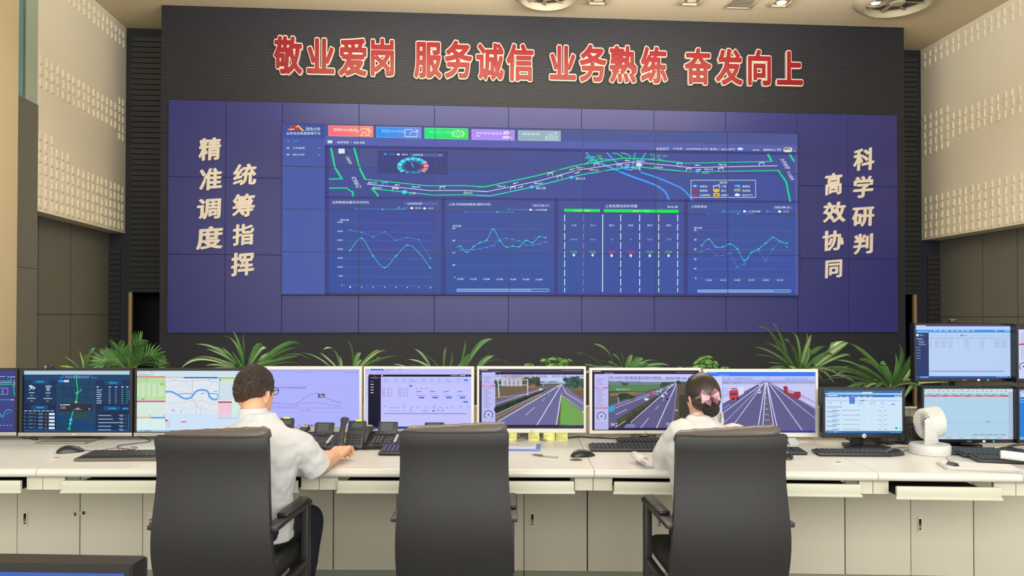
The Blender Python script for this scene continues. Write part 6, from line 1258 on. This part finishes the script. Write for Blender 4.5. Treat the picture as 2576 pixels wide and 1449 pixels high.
plant('p', 'strap-leaf plant behind the lilac web-page monitor', 5.3, Bz, (960, 540), [((480, 425), (600, 440), 26, (760, 520)), ((572, 313), (655, 380), 26, (740, 510)), ((670, 360), (750, 430), 30, (830, 520)), ((895, 295), (870, 390), 28, (870, 510)), ((958, 335), (945, 420), 22, (930, 510)), ((1092, 220), (1065, 350), 34, (1030, 510)), ((1135, 365), (1090, 425), 36), ((1368, 213), (1210, 290), 30, (1085, 510)), ((1380, 383), (1285, 420), 26, (1200, 510)), ((1560, 483), (1400, 425), 22, (1220, 510)), ((550, 478), (640, 485), 20), ((365, 470), (420, 480), 20, (500, 500))])
plant('p', 'strap-leaf plant behind the monitor with motorway traffic', 5.3, Cz, (690, 530), [((375, 262), (500, 330), 30, (575, 470)), ((195, 357), (330, 390), 24, (480, 510)), ((650, 330), (665, 420), 30), ((565, 368), (625, 420), 34), ((770, 372), (725, 430), 34), ((825, 395), (775, 440), 26), ((880, 410), (805, 440), 32), ((525, 445), (575, 470), 34), ((1020, 437), (910, 440), 22), ((1140, 485), (1000, 470), 24), ((285, 463), (380, 490), 22), ((940, 460), (870, 480), 26)])
plant('p', 'largest strap-leaf plant, rising behind the bridge picture monitor', 5.2, Rz_, (285, 580), [((20, 120), (105, 270), 56, (190, 540)), ((205, 205), (262, 310), 50), ((60, 268), (110, 330), 24, (170, 470)), ((145, 282), (215, 370), 50), ((350, 215), (350, 330), 48), ((400, 235), (345, 380), 30), ((535, 345), (440, 385), 28, (380, 430)), ((735, 305), (600, 350), 40, (420, 520)), ((755, 312), (640, 380), 36, (440, 540)), ((780, 450), (690, 440), 18, (480, 540)), ((645, 500), (550, 470), 26, (420, 540)), ((385, 365), (350, 440), 40), ((-115, 70), (0, 220), 40), ((-20, 165), (70, 330), 40, (200, 560)), ((-110, 160), (50, 260), 30, (200, 540)), ((-55, 320), (90, 380), 34), ((-150, 350), (50, 430), 30), ((-140, 430), (60, 470), 24), ((290, 490), (300, 540), 60), ((180, 540), (240, 560), 50), ((-20, 500), (120, 530), 34), ((590, 420), (470, 450), 26), ((615, 450), (540, 420), 24, (420, 520))])
plant('p', 'strap-leaf plant with drooping leaves behind the small black monitor', 5.0, Rz_, (1165, 720), [((770, 318), (920, 430), 30, (1090, 600)), ((850, 480), (960, 510), 44, (1080, 620)), ((640, 480), (850, 540), 30), ((500, 560), (780, 570), 30), ((480, 600), (740, 590), 26), ((570, 640), (770, 640), 26), ((520, 690), (720, 650), 20), ((845, 730), (760, 660), 28, (640, 620)), ((1090, 485), (1085, 570), 66), ((1155, 590), (1160, 650), 50), ((1200, 410), (1210, 530), 30), ((1235, 320), (1255, 450), 46), ((1350, 435), (1310, 540), 40), ((1345, 560), (1290, 630), 44), ((1430, 740), (1390, 690), 26), ((1545, 690), (1400, 690), 30), ((1290, 850), (1330, 760), 26, (1400, 690)), ((1735, 690), (1560, 690), 26), ((1400, 690), (1330, 680), 30), ((860, 520), (960, 590), 36), ((1240, 610), (1230, 660), 50), ((700, 560), (860, 560), 30), ((640, 620), (800, 600), 28)])
plant('p', 'small strap-leaf plant behind the webcam monitor', 5.8, Lz, (850, 540), [((800, 325), (825, 430), 36), ((975, 345), (950, 430), 34), ((975, 305), (890, 370), 34), ((650, 390), (720, 440), 22), ((880, 370), (855, 440), 34), ((760, 470), (790, 490), 24), ((600, 490), (700, 500), 18)], greens=(m_lf, m_ly))
def fronds(b, Lp):
    rr = random.Random(8)
    for tip, ctl in (((1425, 230), (1370, 330)), ((1600, 430), (1480, 385)), ((1010, 495), (1110, 430)), ((1050, 460), (1160, 430)), ((1620, 500), (1490, 450)), ((1200, 300), (1240, 400)), ((1560, 390), (1450, 400)), ((1100, 505), (1190, 480)), ((1330, 380), (1320, 440))):
        dz = rr.uniform(-.2, .2); P0 = Lp(1300, 530, 5.75); P2 = Lp(tip[0], tip[1], 5.75+dz); P1 = Lp(2*ctl[0]-.5*(1300+tip[0]), 2*ctl[1]-.5*(530+tip[1]), 5.75+dz*.5); pts = [P0*(1-t)**2+P1*(2*t*(1-t))+P2*t*t for t in [k/14 for k in range(15)]]
        b.tube(pts, .003, m_lf, 5)
        for k in range(3, 15):
            p = pts[k]; d = (pts[k]-pts[k-1]).normalized()
            for s in (-1, 1):
                e = p+d*.075+Vector((-d.z*s, rr.uniform(-.3, .3), d.x*s+.1)).normalized()*.085*(1-abs(k/14-.55)); leaf(b, p, (p+e)/2+Vector((0, 0, .008)), e, .014, Vector((d.x, .6, d.z)).normalized(), m_lf, rr.choice((m_lf, m_ly, m_ld)))
plant('p', 'feathery palm beside the oak door edge behind the river-map monitor', 5.75, Lz, (1290, 545), [((1145, 330), (1195, 400), 30), ((1270, 300), (1282, 410), 34), ((1425, 350), (1405, 430), 30)], greens=(m_lf, m_ly), extra=fronds, group='leafy plants behind the desks')
def umbrella(cl):
    def f(b, Lp):
        rr = random.Random(len(cl))
        for x, y, R, Z in cl:
            c = Lp(x, y, Z); a0 = rr.random()*6; b.tube([c, c+Vector((rr.uniform(-.02, .02), .02, -.14))], .0025, m_lf, 5)
            for q in range(8):
                a = a0+q*math.pi/4; R2 = R*.72; e = c+Vector((math.cos(a)*R2, math.sin(a)*R2*.9, -.010+rr.uniform(-.016, .012))); m = c+(e-c)*.55+Vector((0, 0, .008)); leaf(b, c, m, e, .019, Vector((-math.sin(a), math.cos(a), 0)), rr.choice((m_ly, m_lf)), m_ly)
    return f
plant('p', 'bright umbrella-leaf plant behind the motorway monitor', 5.1, Bz, (2000, 540), [], greens=(m_ly,), extra=umbrella([(1905, 428, .055, 5.1), (2010, 418, .075, 5.05), (2120, 430, .05, 5.15), (2000, 475, .085, 5.1), (1735, 478, .05, 5.1), (2080, 470, .05, 5.2)]), group='umbrella-leaf plants behind the desks')
plant('p', 'umbrella-leaf plant above the head of the woman', 5.1, Cz, (1510, 560), [], greens=(m_lf, m_ly), extra=umbrella([(1505, 398, .07, 5.1), (1575, 455, .06, 5.05), (1440, 440, .05, 5.15), (1440, 490, .07, 5.05), (1580, 492, .05, 5.15), (1700, 505, .06, 5.1), (1340, 506, .05, 5.1), (1240, 508, .04, 5.1), (1530, 430, .05, 5.12)]), group='umbrella-leaf plants behind the desks')
# ================================================================== things on the desks
def put(name, lab, cat, px, py, rot=0, group=None, z=DZ):
    p = on_z(px, py, z); return thing(name, lab, cat, (p.x, p.y, z), RZ+math.radians(rot), group)
m_kb = mat('black_keyboard', (34, 34, 36), .45); m_key = mat('black_keys', (46, 47, 50), .4); m_key2 = mat('blue_black_keys', (48, 50, 92), .4); m_ph = mat('graphite_phone', (58, 57, 58), .42); m_ph2 = mat('dark_phone_key', (40, 40, 42), .4); m_phk = mat('grey_phone_key', (88, 86, 84), .4); m_lcd = mat('phone_display', (72, 82, 84), .2); m_yel = mat('yellow_tag', (236, 222, 40), .5); m_pap = mat('white_paper', (218, 217, 214), .7); m_lab = mat('pale_label', (188, 186, 170), .5); m_wh = mat('white_appliance', (206, 205, 201), .35); m_vt = mat('grey_slot', (120, 118, 112), .6)
def keyboard(lab, px, py, rot=0, w=.44, d=.135, key=None, tray=False, tilt=1.8):
    r = put('keyboard', lab, 'keyboard', px, py, rot, 'computer keyboards on the desks'); T = Matrix.Rotation(math.radians(tilt), 4, 'X')
    z0 = .008+d/2*math.sin(math.radians(tilt))
    b = B(); b.box((0, -.012 if tray else 0, z0), (w, d+(.024 if tray else 0), .012), m_kb, .005, T); b.build('case', r)
    if tray: b = B(); b.box((0, -d/2-.012, z0-.001), (w*.98, .03, .014), mat('grey_wrist_rest', (96, 92, 84), .5), .005, T); b.build('wrist_rest', r)
    b = B(); k = key or m_key; main = w*.70 if w > .36 else w*.94
    def keys(x0, x1, n, rows, y0, y1):
        for j in range(rows):
            y = y0+(y1-y0)*(j+.5)/rows; off = (.3*j % 1)*.3
            for i in range(n):
                x = x0+(x1-x0)*(i+.5)/n; b.box((x, y, z0+.008), ((x1-x0)/n*.84, (y1-y0)/rows*.80, .007), k, .0018, T, seg=1)
    a = -w/2+.012
    keys(a, a+main-.01, 15, 5, -d/2+.012, d/2-.032); keys(a, a+main-.01, 13, 1, d/2-.026, d/2-.010)
    if w > .36: keys(a+main+.004, a+main+.052, 3, 5, -d/2+.012, d/2-.032); keys(a+main+.060, w/2-.010, 4, 5, -d/2+.012, d/2-.032)
    o = b.build('keys', r); 
    b = B()
    for s in (-1, 1): b.box((s*w*.42, d/2-.02, .004+z0*.4), (.02, .012, .010+z0*.7), m_kb, .002)
    b.build('foot', r)
    return r
keyboard('long black keyboard with a wrist rest beside the mouse at far left', 346, 1150, 3, .46, .145, None, True)
keyboard('keyboard with blue-lit keys poking out left of the empty chair', 1073, 1141, -2, .42, .13, m_key2, False, 9)
keyboard('rear one of the two stacked-up black keyboards left of the woman', 1662, 1115, -1, .43, .12)
keyboard('front black keyboard with glossy edge left of the woman', 1600, 1131, -1, .44, .14)
keyboard('black keyboard showing its end right of the chair of the woman', 1902, 1138, -3, .43, .13)
keyboard('black keyboard in front of the small black monitor', 2141, 1144, -2, .325, .105)
keyboard('rear black keyboard right of the white fan', 2468, 1141, -3, .40, .11)
keyboard('middle black keyboard right of the white fan', 2535, 1149, -8, .42, .12)
keyboard('front black keyboard partly under the rolled paper', 2575, 1163, -10, .40, .12)
m_ms = mat('black_mouse', (30, 29, 29), .3)
def mouse(lab, px, py, rot=0, s=1.0):
    r = put('computer_mouse', lab, 'mouse', px, py, rot, 'computer mice on the desks')
    b = B(); rings = []
    for k in range(13):
        t = k/12; y = (-.056+.112*t)*s; w = .031*s*max(.12, math.sin(math.pi*(.04+.92*t)))**.45*(1-.10*math.sin(math.pi*t)); h = .036*s*max(.08, math.sin(math.pi*(.03+.94*t)))**.6*(1.05-.35*t)
        rings.append([(w*math.cos(a), y, .001+h*max(0, math.sin(a))**.8) for a in [math.pi*q/10 for q in range(11)]])
    b.loft(rings, m_ms); b.build('shell', r, 60)
    b = B(); b.tube([(-.004, .034*s, .0165*s), (.004, .034*s, .0165*s)], .007*s, mat('grey_rubber', (80, 78, 76), .6), 12); b.build('scroll_wheel', r); return r
mouse('black mouse at far left beside the long keyboard', 177, 1138, -62); mouse('black mouse near the pen, beside the dark grommet', 1466, 1148, -68); mouse('black mouse under the hand of the man', 862, 1144, -20); mouse('black mouse half hidden by the chair of the woman', 1979, 1152, -20); mouse('black mouse right of the keyboard of the small black monitor', 2249, 1145, -64); mouse('small black mouse behind the keyboards at the far right', 2541, 1137, -75, .8)
# telephones
def coil(r, pts, rad=.008, n=26):
    P = smoothpath(pts, 8); b = B(); out = []; L_ = len(P)-1
    for k in range(n*8+1):
        f = k/(n*8)*L_; i = min(int(f), L_-1); p = P[i].lerp(P[i+1], f-i); d = (P[i+1]-P[i]).normalized(); s = d.cross(Vector((0, 0, 1))).normalized(); u = s.cross(d); a = 2*math.pi*k/8; out.append(p+(s*math.cos(a)+u*math.sin(a))*rad)
    b.tube(out, .0022, m_ph2, 5); b.build('coiled_cord', r, 60)
def handset(b, M, L_=.19):
    rings = []
    for k in range(15):
        t = k/14; y = (t-.5)*L_; e = max(0, abs(t-.5)*2-.55)/.45; w = .016+.009*min(1, e*1.6)-(.004 if e > .9 else 0); h = .011+.006*min(1, e*1.5); z = .016*(1-(abs(t-.5)*2)**2)
        rings.append([(w*math.cos(2*math.pi*q/12), y, z+h*math.sin(2*math.pi*q/12)) for q in range(12)])
    b.loft(rings, m_ph, M=M)
def handset_flat(b, M, L_=.185):
    rings = []
    for k in range(15):
        t = k/14; y = (t-.5)*L_; e = max(0, abs(t-.5)*2-.5)/.5; w = .0185+.004*e-(.006 if k in (0, 14) else 0); h0 = -.004-.010*min(1, e*1.4); h1 = .014-(.006 if k in (0, 14) else 0)
        rings.append([(-w, y, h0), (w, y, h0), (w, y, h1-.004), (w-.005, y, h1), (-w+.005, y, h1), (-w, y, h1-.004)])
    b.loft(rings, m_ph, M=M)
def phone_wide(lab, px, py, rot=0, label=True):
    r = put('desk_phone', lab, 'telephone', px, py, rot, 'desk telephones'); a = math.radians(17); T = Matrix.Translation((0, 0, .031)) @ Matrix.Rotation(a, 4, 'X')
    b = B(); b.loft([[(x, y, z) for y, z in ((-.085, .0), (-.085, .012), (.075, .061), (.085, .057), (.085, 0))] for x in (-.105, .105)], m_ph); b.build('body', r, 20)
    b = B(); handset_flat(b, T @ Matrix.Translation((-.078, .0, .030)), .175); o = b.build('handset', r, 60)
    b = B(); b.box((-.078, .062, .0445), (.030, .012, .002), m_yel, 0, T); b.build('tag', o, 0)
    T3 = Matrix.Translation((.012, .07, .078)) @ Matrix.Rotation(math.radians(62), 4, 'X')
    b = B(); b.box((0, 0, 0), (.096, .062, .014), m_ph, .005, T3); o = b.build('display_unit', r); b = B(); b.box((-.004, .002, .0078), (.058, .042, .001), m_lcd, 0, T3); b.build('display', o, 0)
    b = B(); b.box((.04, .012, .0078), (.008, .006, .002), m_phk, .001, T3); b.box((.04, -.004, .0078), (.008, .006, .002), m_phk, .001, T3); b.build('button', o)
    b = B()
    for j in range(4):
        for i in range(3): b.box((-.030+i*.017, -.062+j*.018, .019), (.0125, .010, .006), m_phk, .0015, T, seg=1)
    for j in range(3):
        for i in range(3): b.box((.026+i*.013, -.062+j*.022, .019), (.010, .009, .006), m_phk, .0015, T, seg=1)
    b.build('keypad', r); b = B(); [b.box((-.03+i*.018, .028, .019), (.013, .007, .006), m_phk, .0015, T, seg=1) for i in range(4)]; b.build('function_keys', r)
    b = B(); b.box((.073, -.02, .0185), (.014, .085, .002), m_lab, 0, T); [b.box((.09, -.055+k*.014, .019), (.009, .007, .004), m_phk, .001, T, seg=1) for k in range(6)]; b.build('label_strip', r, 0)
    coil(r, [(-.085, -.09, .012), (-.05, -.115, .01), (.0, -.105, .01), (.05, -.112, .01), (.07, -.095, .012)]); return r
def phone_tall(lab, px, py, rot=0):
    r = put('desk_phone', lab, 'telephone', px, py, rot, 'desk telephones'); r.scale = (.88, .88, .86); T = Matrix.Translation((0, .0, .075)) @ Matrix.Rotation(math.radians(58), 4, 'X')
    b = B(); b.box((.02, 0, 0), (.098, .165, .026), m_ph, .008, T); b.box((.02, .055, .018), (.09, .05, .03), m_ph, .006); b.build('body', r)
    b = B(); handset(b, T @ Matrix.Translation((-.048, .004, .018)), .175); b.build('handset', r, 60)
    b = B(); b.box((.026, .052, .0135), (.056, .026, .002), m_lcd, 0, T); b.build('display', r, 0); b = B(); b.box((.028, .080, .0135), (.034, .010, .002), m_yel, 0, T); b.build('tag', r, 0)
    b = B()
    for j in range(4):
        for i in range(4): b.box((-.008+i*.0185, -.056+j*.017, .0145), (.012, .009, .005), m_ph2, .0015, T, seg=1)
    b.build('keypad', r); b = B(); [b.box((-.006+i*.018, .026, .0145), (.012, .005, .004), m_ph2, .001, T, seg=1) for i in range(4)]; b.build('function_keys', r); coil(r, [(-.05, -.05, .01), (-.075, -.07, .01), (-.04, -.095, .01), (.01, -.08, .01), (.04, -.05, .01)], .007, 20); return r
phone_tall('dark phone partly hidden behind the shoulder of the man', 706, 1120, 8); phone_wide('wide dark phone with display nearest the sleeve of the man', 797, 1124, -6); phone_tall('upright dark phone with the tall handset above the hand of the man', 886, 1128, -4); phone_wide('wide dark phone with display left of the empty chair', 962, 1122, -3); phone_wide('wide dark phone mostly behind the headrest of the empty chair', 1084, 1124, 2)
phone_wide('dark phone low behind the small black monitor', 2212, 1109, 14); phone_tall('upright dark phone between the small black monitor and the white fan', 2290, 1113, -18)
# fans
def fan(lab, px, py, rot):
    r = put('desk_fan', lab, 'fan', px, py, rot, 'white desk fans')
    b = B(); b.lathe([(.082, 0), (.086, .004), (.086, .014)], mat('pale_grey_base', (206, 204, 198), .5), n=40); b.lathe([(.087, .014), (.087, .040), (.083, .046), (.04, .050), (0, .051)], m_wh, n=40); b.build('base', r, 40)
    b = B(); P = [(-.01, -.03, .045), (-.022, -.05, .075), (-.034, -.062, .115), (-.040, -.066, .150)]; b.loft([[(x+dx*w, y+dy, z+dx*.3*w) for dx, dy in ((-1, -.006), (1, -.006), (1.05, 0), (1, .006), (-1, .006), (-1.05, 0))] for (x, y, z), w in zip(smoothpath(P, 5), [.034-.0012*k for k in range(16)])], m_wh)
    ellip(b, (-.040, -.066, .152), (.019, .007, .019), m_wh); b.build('arm', r, 60)
    T = Matrix.Translation((-.014, 0, .138)) @ Matrix.Diagonal((.66, .95, .95, 1)) @ Matrix.Rotation(math.radians(-8), 4, 'Y') @ Matrix.Rotation(math.pi/2, 4, 'Y')
    b = B(); b.lathe([(.060, -.028), (.072, -.018), (.0755, .0), (.077, .05), (.074, .082), (.066, .082), (.066, .076), (.0, .07)], m_wh, n=40, M=T); b.build('drum', r, 40)
    b = B()
    for k in range(30):
        a = 2*math.pi*k/30; c, s = math.cos(a), math.sin(a); b.tube([T @ Vector((c*.074, s*.074, -.018)), T @ Vector((c*.066, s*.066, -.04)), T @ Vector((c*.046, s*.046, -.056)), T @ Vector((c*.02, s*.02, -.062))], .0024, m_wh, 5)
    b.lathe([(.024, -.058), (.024, -.066), (.0, -.068)], m_wh, n=20, M=T); b.build('rear_grille', r, 60)
    b = B(); b.lathe([(.066, -.02), (.05, -.03), (.0, -.035)], m_vt, n=24, M=T); b.build('motor_housing', r); return r
fan('white desk fan in front of the lower pale-blue table screen', 2339, 1141, 0); fan('white desk fan mostly hidden behind the head of the woman', 1776, 1124, 90)
# papers
def sheet(name, lab, cat, px, py, rot, w, d, h=.0015, m=None, lines=6):
    r = put(name, lab, cat, px, py, rot); b = B(); b.box((0, 0, h/2+.0004), (w, d, h), m or m_pap); o = b.build('page', r, 0)
    if lines:
        b = B(); [b.box((-.01+(.01 if k % 2 else 0), d*.34-k*d*.11, h+.0006), (w*(.62 if k else .4), .0022, .0002), mat('grey_print', (120, 116, 108), .7)) for k in range(lines)]; b.build('print', r, 0)
    return r
sheet('paper_sheet', 'white paper under the right arm of the man at the desk edge', 'paper', 708, 1170, -4, .21, .12, .002, None, 0)
r = put('clipboard_folder', 'blue folder with white cover sheet right of the empty chair', 'folder', 1298, 1127, -3)
b = B(); b.box((0, 0, .004), (.23, .165, .008), mat('blue_folder', (104, 128, 206), .4), .002); b.build('cover', r); b = B(); b.box((-.008, .004, .0085), (.208, .148, .001), m_pap); b.build('page', r, 0); b = B(); b.box((-.02, .045, .0092), (.07, .003, .0003), mat('grey_print', (120, 116, 108), .7)); [b.box((-.035+k*.02, .018, .0092), (.010, .006, .0003), mat('grey_print', (120, 116, 108), .7)) for k in range(6)]; b.build('print', r, 0)
r = put('ballpoint_pen', 'silver and brown ballpoint pen lying on the desk', 'pen', 1373, 1150, -28); b = B(); b.tube([(-.055, 0, .006), (-.015, 0, .006), (-.012, 0, .006)], [.0042, .005, .005], mat('brown_pen', (110, 96, 84), .35), 12); b.build('barrel', r); b = B(); b.tube([(-.012, 0, .006), (.05, 0, .006), (.06, 0, .006)], [.0052, .0052, .004], mat('silver_pen', (200, 198, 194), .25, .6), 12); b.build('cap', r); b = B(); b.tube([(-.073, 0, .006), (-.055, 0, .006)], [.0008, .0038], mat('brown_pen', (110, 96, 84), .35), 10); b.build('tip', r)
r = put('notepad', 'open notepad with a curled page under the elbow of the woman', 'notepad', 1650, 1168, 8)
b = B(); [b.box((.006*math.sin(k*2.1), .004*math.cos(k*1.7), .0015+k*.0016), (.125, .15, .0014), m_pap) for k in range(6)]; b.build('pages', r, 0)
b = B(); pr = []
for k in range(21): t = k/20; a = 4.2*t; pr.append((-.062-.030*math.sin(a*.9)*.9*(.5+.5*t), .010+.020*t+.014*math.sin(a)))
pr = [(-.06+.0-.020*math.sin(a)*1.0-.012, .016+.014*(1-math.cos(a))) for a in [math.radians(10+270*k/20) for k in range(21)]]
b.loft([[(x, -.075, z) for x, z in pr], [(x, .075, z) for x, z in pr]], m_pap, cap=False, closed=False); o = b.build('curled_page', r, 60); md = o.modifiers.new('thick', 'SOLIDIFY'); md.thickness = .0008
r = put('paper_stack', 'clipped stack of white papers at right in front of the keyboards', 'papers', 2460, 1178, -14); b = B(); rr = random.Random(1)
for k in range(7): b.box((rr.uniform(-.004, .004), rr.uniform(-.004, .004), .0012+k*.0016), (.27, .15, .0013), m_pap, 0, Matrix.Rotation(rr.uniform(-.02, .02), 4, 'Z'))
b.build('pages', r, 0)
b = B(); b.prism([(-.018, 0), (.018, 0), (.004, .018), (-.004, .018)], -.022, .022, mat('black_clip', (26, 30, 44), .35), 'y', Matrix.Translation((-.10, -.02, .006)) @ Matrix.Rotation(.5, 4, 'Z')); o = b.build('binder_clip', r, 20); b = B()
T = Matrix.Translation((-.10, -.02, .006)) @ Matrix.Rotation(.5, 4, 'Z'); b.tube([T @ Vector((0, -.012, .018)), T @ Vector((-.022, -.010, .034)), T @ Vector((-.034, 0, .040)), T @ Vector((-.022, .010, .034)), T @ Vector((0, .012, .018))], .0013, m_chr, 6); b.build('clip_lever', o)
r = put('paper_roll', 'rolled white paper on the keyboards at the far right edge', 'paper roll', 2590, 1176, 0); b = B(); P = [(-.085, .055, .045), (.11, -.045, .032)]; b.tube(P, .018, m_pap, 24); b.tube([(-.087, .056, .045), (-.084, .0545, .045)], .014, m_lab, 20); b.build('roll', r, 60)
r = put('folded_card', 'pale folded card leaning right of the chair of the woman', 'card', 1990, 1116, 20); r.scale = (.55, .6, .35); b = B(); b.loft([[(x, y, z) for y, z in ((-.045, 0), (-.044, 0), (.001, .075), (.046, 0), (.047, .0), (.001, .078))] for x in (-.05, .05)], mat('pale_card', (190, 198, 192), .6)); b.build('card', r, 0)
# sticky notes
m_st = mat('yellow_green_note', (226, 226, 130), .7)
def note(lab, x0, y0, x1, y1, Z, rows):
    a, c = at(x0, y0, Z), at(x1, y1, Z); p = (a+c)/2; r = thing('sticky_note', lab, 'sticky note', p, RZ, 'yellow sticky notes under the monitors'); w = (x1-x0)*Z/F; h = (y1-y0)*Z/F
    b = B(); b.loft([[(-w/2, -.001-.012*t*t, h/2-h*t), (w/2, -.001-.012*t*t, h/2-h*t)] for t in [k/6 for k in range(7)]], m_st, cap=False, closed=False); o = b.build('note', r, 60); md = o.modifiers.new('thick', 'SOLIDIFY'); md.thickness = .0006
    b = B(); rr = random.Random(int(x0))
    for k in range(rows):
        t = .14+.76*k/max(rows, 1); f = rr.uniform(.45, .85); b.box((-w*.44+w*f/2, -.0026-.012*t*t, h/2-h*t), (w*f, .0004, .0022), mat('pencil_writing', (140, 132, 84), .8))
    b.build('writing', r, 0)
ZN_ = 3.95-.014
note('leftmost sticky note under the motorway monitor, beside the chair', 1271, 1080, 1300, 1108, ZN_, 6); note('second sticky note from the chair under the motorway monitor', 1329, 1082, 1357, 1109, ZN_, 6); note('third sticky note from the chair, with one line of writing at its top', 1367, 1081, 1396, 1110, ZN_, 2); note('rightmost sticky note under the motorway monitor', 1399, 1080, 1428, 1110, ZN_, 7)
note('wide sticky note under the web-page monitor behind the headrest', 1102, 1080, 1144, 1106, ZN_, 3); note('smaller sticky note under the web-page monitor at its right end', 1149, 1079, 1175, 1104, ZN_, 2)
# webcams
p = at(121, 927, 3.945); r = thing('webcam', 'small black webcam on top of the dark blue map monitor', 'webcam', p, RZ); b = B(); b.box((0, .0, .007), (.054, .024, .022), m_bk, .010, seg=3); b.box((0, .014, -.004), (.03, .04, .006), m_bk, .002); b.build('body', r); b = B(); b.lathe([(.008, 0), (.008, .002), (.004, .003), (0, .003)], mat('lens_ring', (120, 120, 124), .15, .4), n=16, M=Matrix.Translation((-.006, -.0122, .008)) @ Matrix.Rotation(math.pi/2, 4, 'X')); b.build('lens', r)
p = at(2395, 812.5, 3.87); r = thing('webcam', 'small dark device standing on top of the raised black monitor', 'webcam', p, RZ); b = B(); b.box((0, .0, .009), (.026, .02, .017), m_bk, .003); b.build('body', r); b = B(); b.box((0, 0, .0185), (.027, .021, .002), m_sil, .0008); b.build('lid', r)
# riser under the raised monitors
for key, lab in (('J', 'black stand pole carrying the raised pale-page monitor'), ('L', 'black stand pole carrying the upper monitor at the right edge')):
    rm = mon[key][0]; c = mon[key][1]; x = (c['cx'] if key == 'L' else 2403); p = at(x, 798.7, c['Z']+.06); zb = CAM.z-(c['s'][3]-798.7)*c['Z']/F; r = thing('monitor_stand', lab, 'stand', (p.x, p.y, DZ), RZ)
    b = B(); b.tube([(0, .03, 0), (0, .03, zb+.12-DZ)], .016, m_bk2, 14); b.build('pole', r, 60); b = B(); b.box((0, .03, .005), (.20, .10, .010), m_bk2, .003); b.build('foot', r); b = B(); b.box((0, .014, zb+.10-DZ), (.08, .03, .08), m_bk2, .004); b.build('bracket', r)
    for ch in list(rm.children):
        if ch.name.split('.')[0] in ('stand_neck', 'stand_base'): bpy.data.objects.remove(ch)
# cables
def cable(lab, pts, m, rad=.0022, z=DZ):
    P = [on_z(x, y, z)+Vector((0, 0, rad+.0004)) for x, y in pts]; o = P[0]; r = B(); r.tube([p-o for p in smoothpath(P, 5)], rad, m, 6); ob = r.build('cable', None, 60); ob.location = o; return tag(ob, lab, 'cable', 'loose cables on the desks')
m_cb = mat('black_cable', (36, 32, 34), .5); m_cw = mat('white_cable', (214, 208, 190), .5); m_cp = mat('purple_grey_cable', (104, 84, 92), .5)
cable('thin dark cable from the far-left mouse to the looped lead', [(197, 1132), (240, 1135), (290, 1128), (330, 1131), (345, 1127), (330, 1125)], m_cp, .0016)
cable('looped mauve cable right of the silver stand base', [(345, 1098), (375, 1108), (372, 1113), (330, 1118), (300, 1122), (297, 1128), (320, 1131), (336, 1133)], m_cp, .0026)
cable('short dark lead curling between the two left monitors', [(52, 1098), (66, 1104), (85, 1101), (95, 1104), (88, 1108), (74, 1103)], m_cb)
cable('black cable bundle behind the sticky notes and keyboards', [(1428, 1103), (1460, 1100), (1500, 1103), (1560, 1105), (1600, 1101), (1655, 1097)], m_cb, .003)
cable('grey cable running down to the rear keyboard left of the woman', [(1500, 1099), (1540, 1104), (1580, 1108), (1612, 1112)], m_vt, .0016)
cable('white cable behind the right end of the bridge picture monitor', [(1990, 1103), (2020, 1100), (2050, 1108), (2040, 1112), (2000, 1113)], m_cw)
cable('white cable tangle at the far right below the pale-blue table screen', [(2390, 1130), (2440, 1126), (2480, 1131), (2530, 1123), (2580, 1112)], m_cw, .0026)
cable('black cable crossing the white tangle at the far right', [(2500, 1133), (2530, 1126), (2560, 1121), (2600, 1118)], m_cb, .0024)
cable('thin cable of the white fan looping beside the mouse', [(2292, 1128), (2265, 1127), (2252, 1133), (2262, 1139), (2280, 1134), (2292, 1134)], m_vt, .0014)
cable('black video lead hanging behind the foot of the small black monitor', [(2128, 1103), (2140, 1110), (2152, 1113)], m_cb, .004)
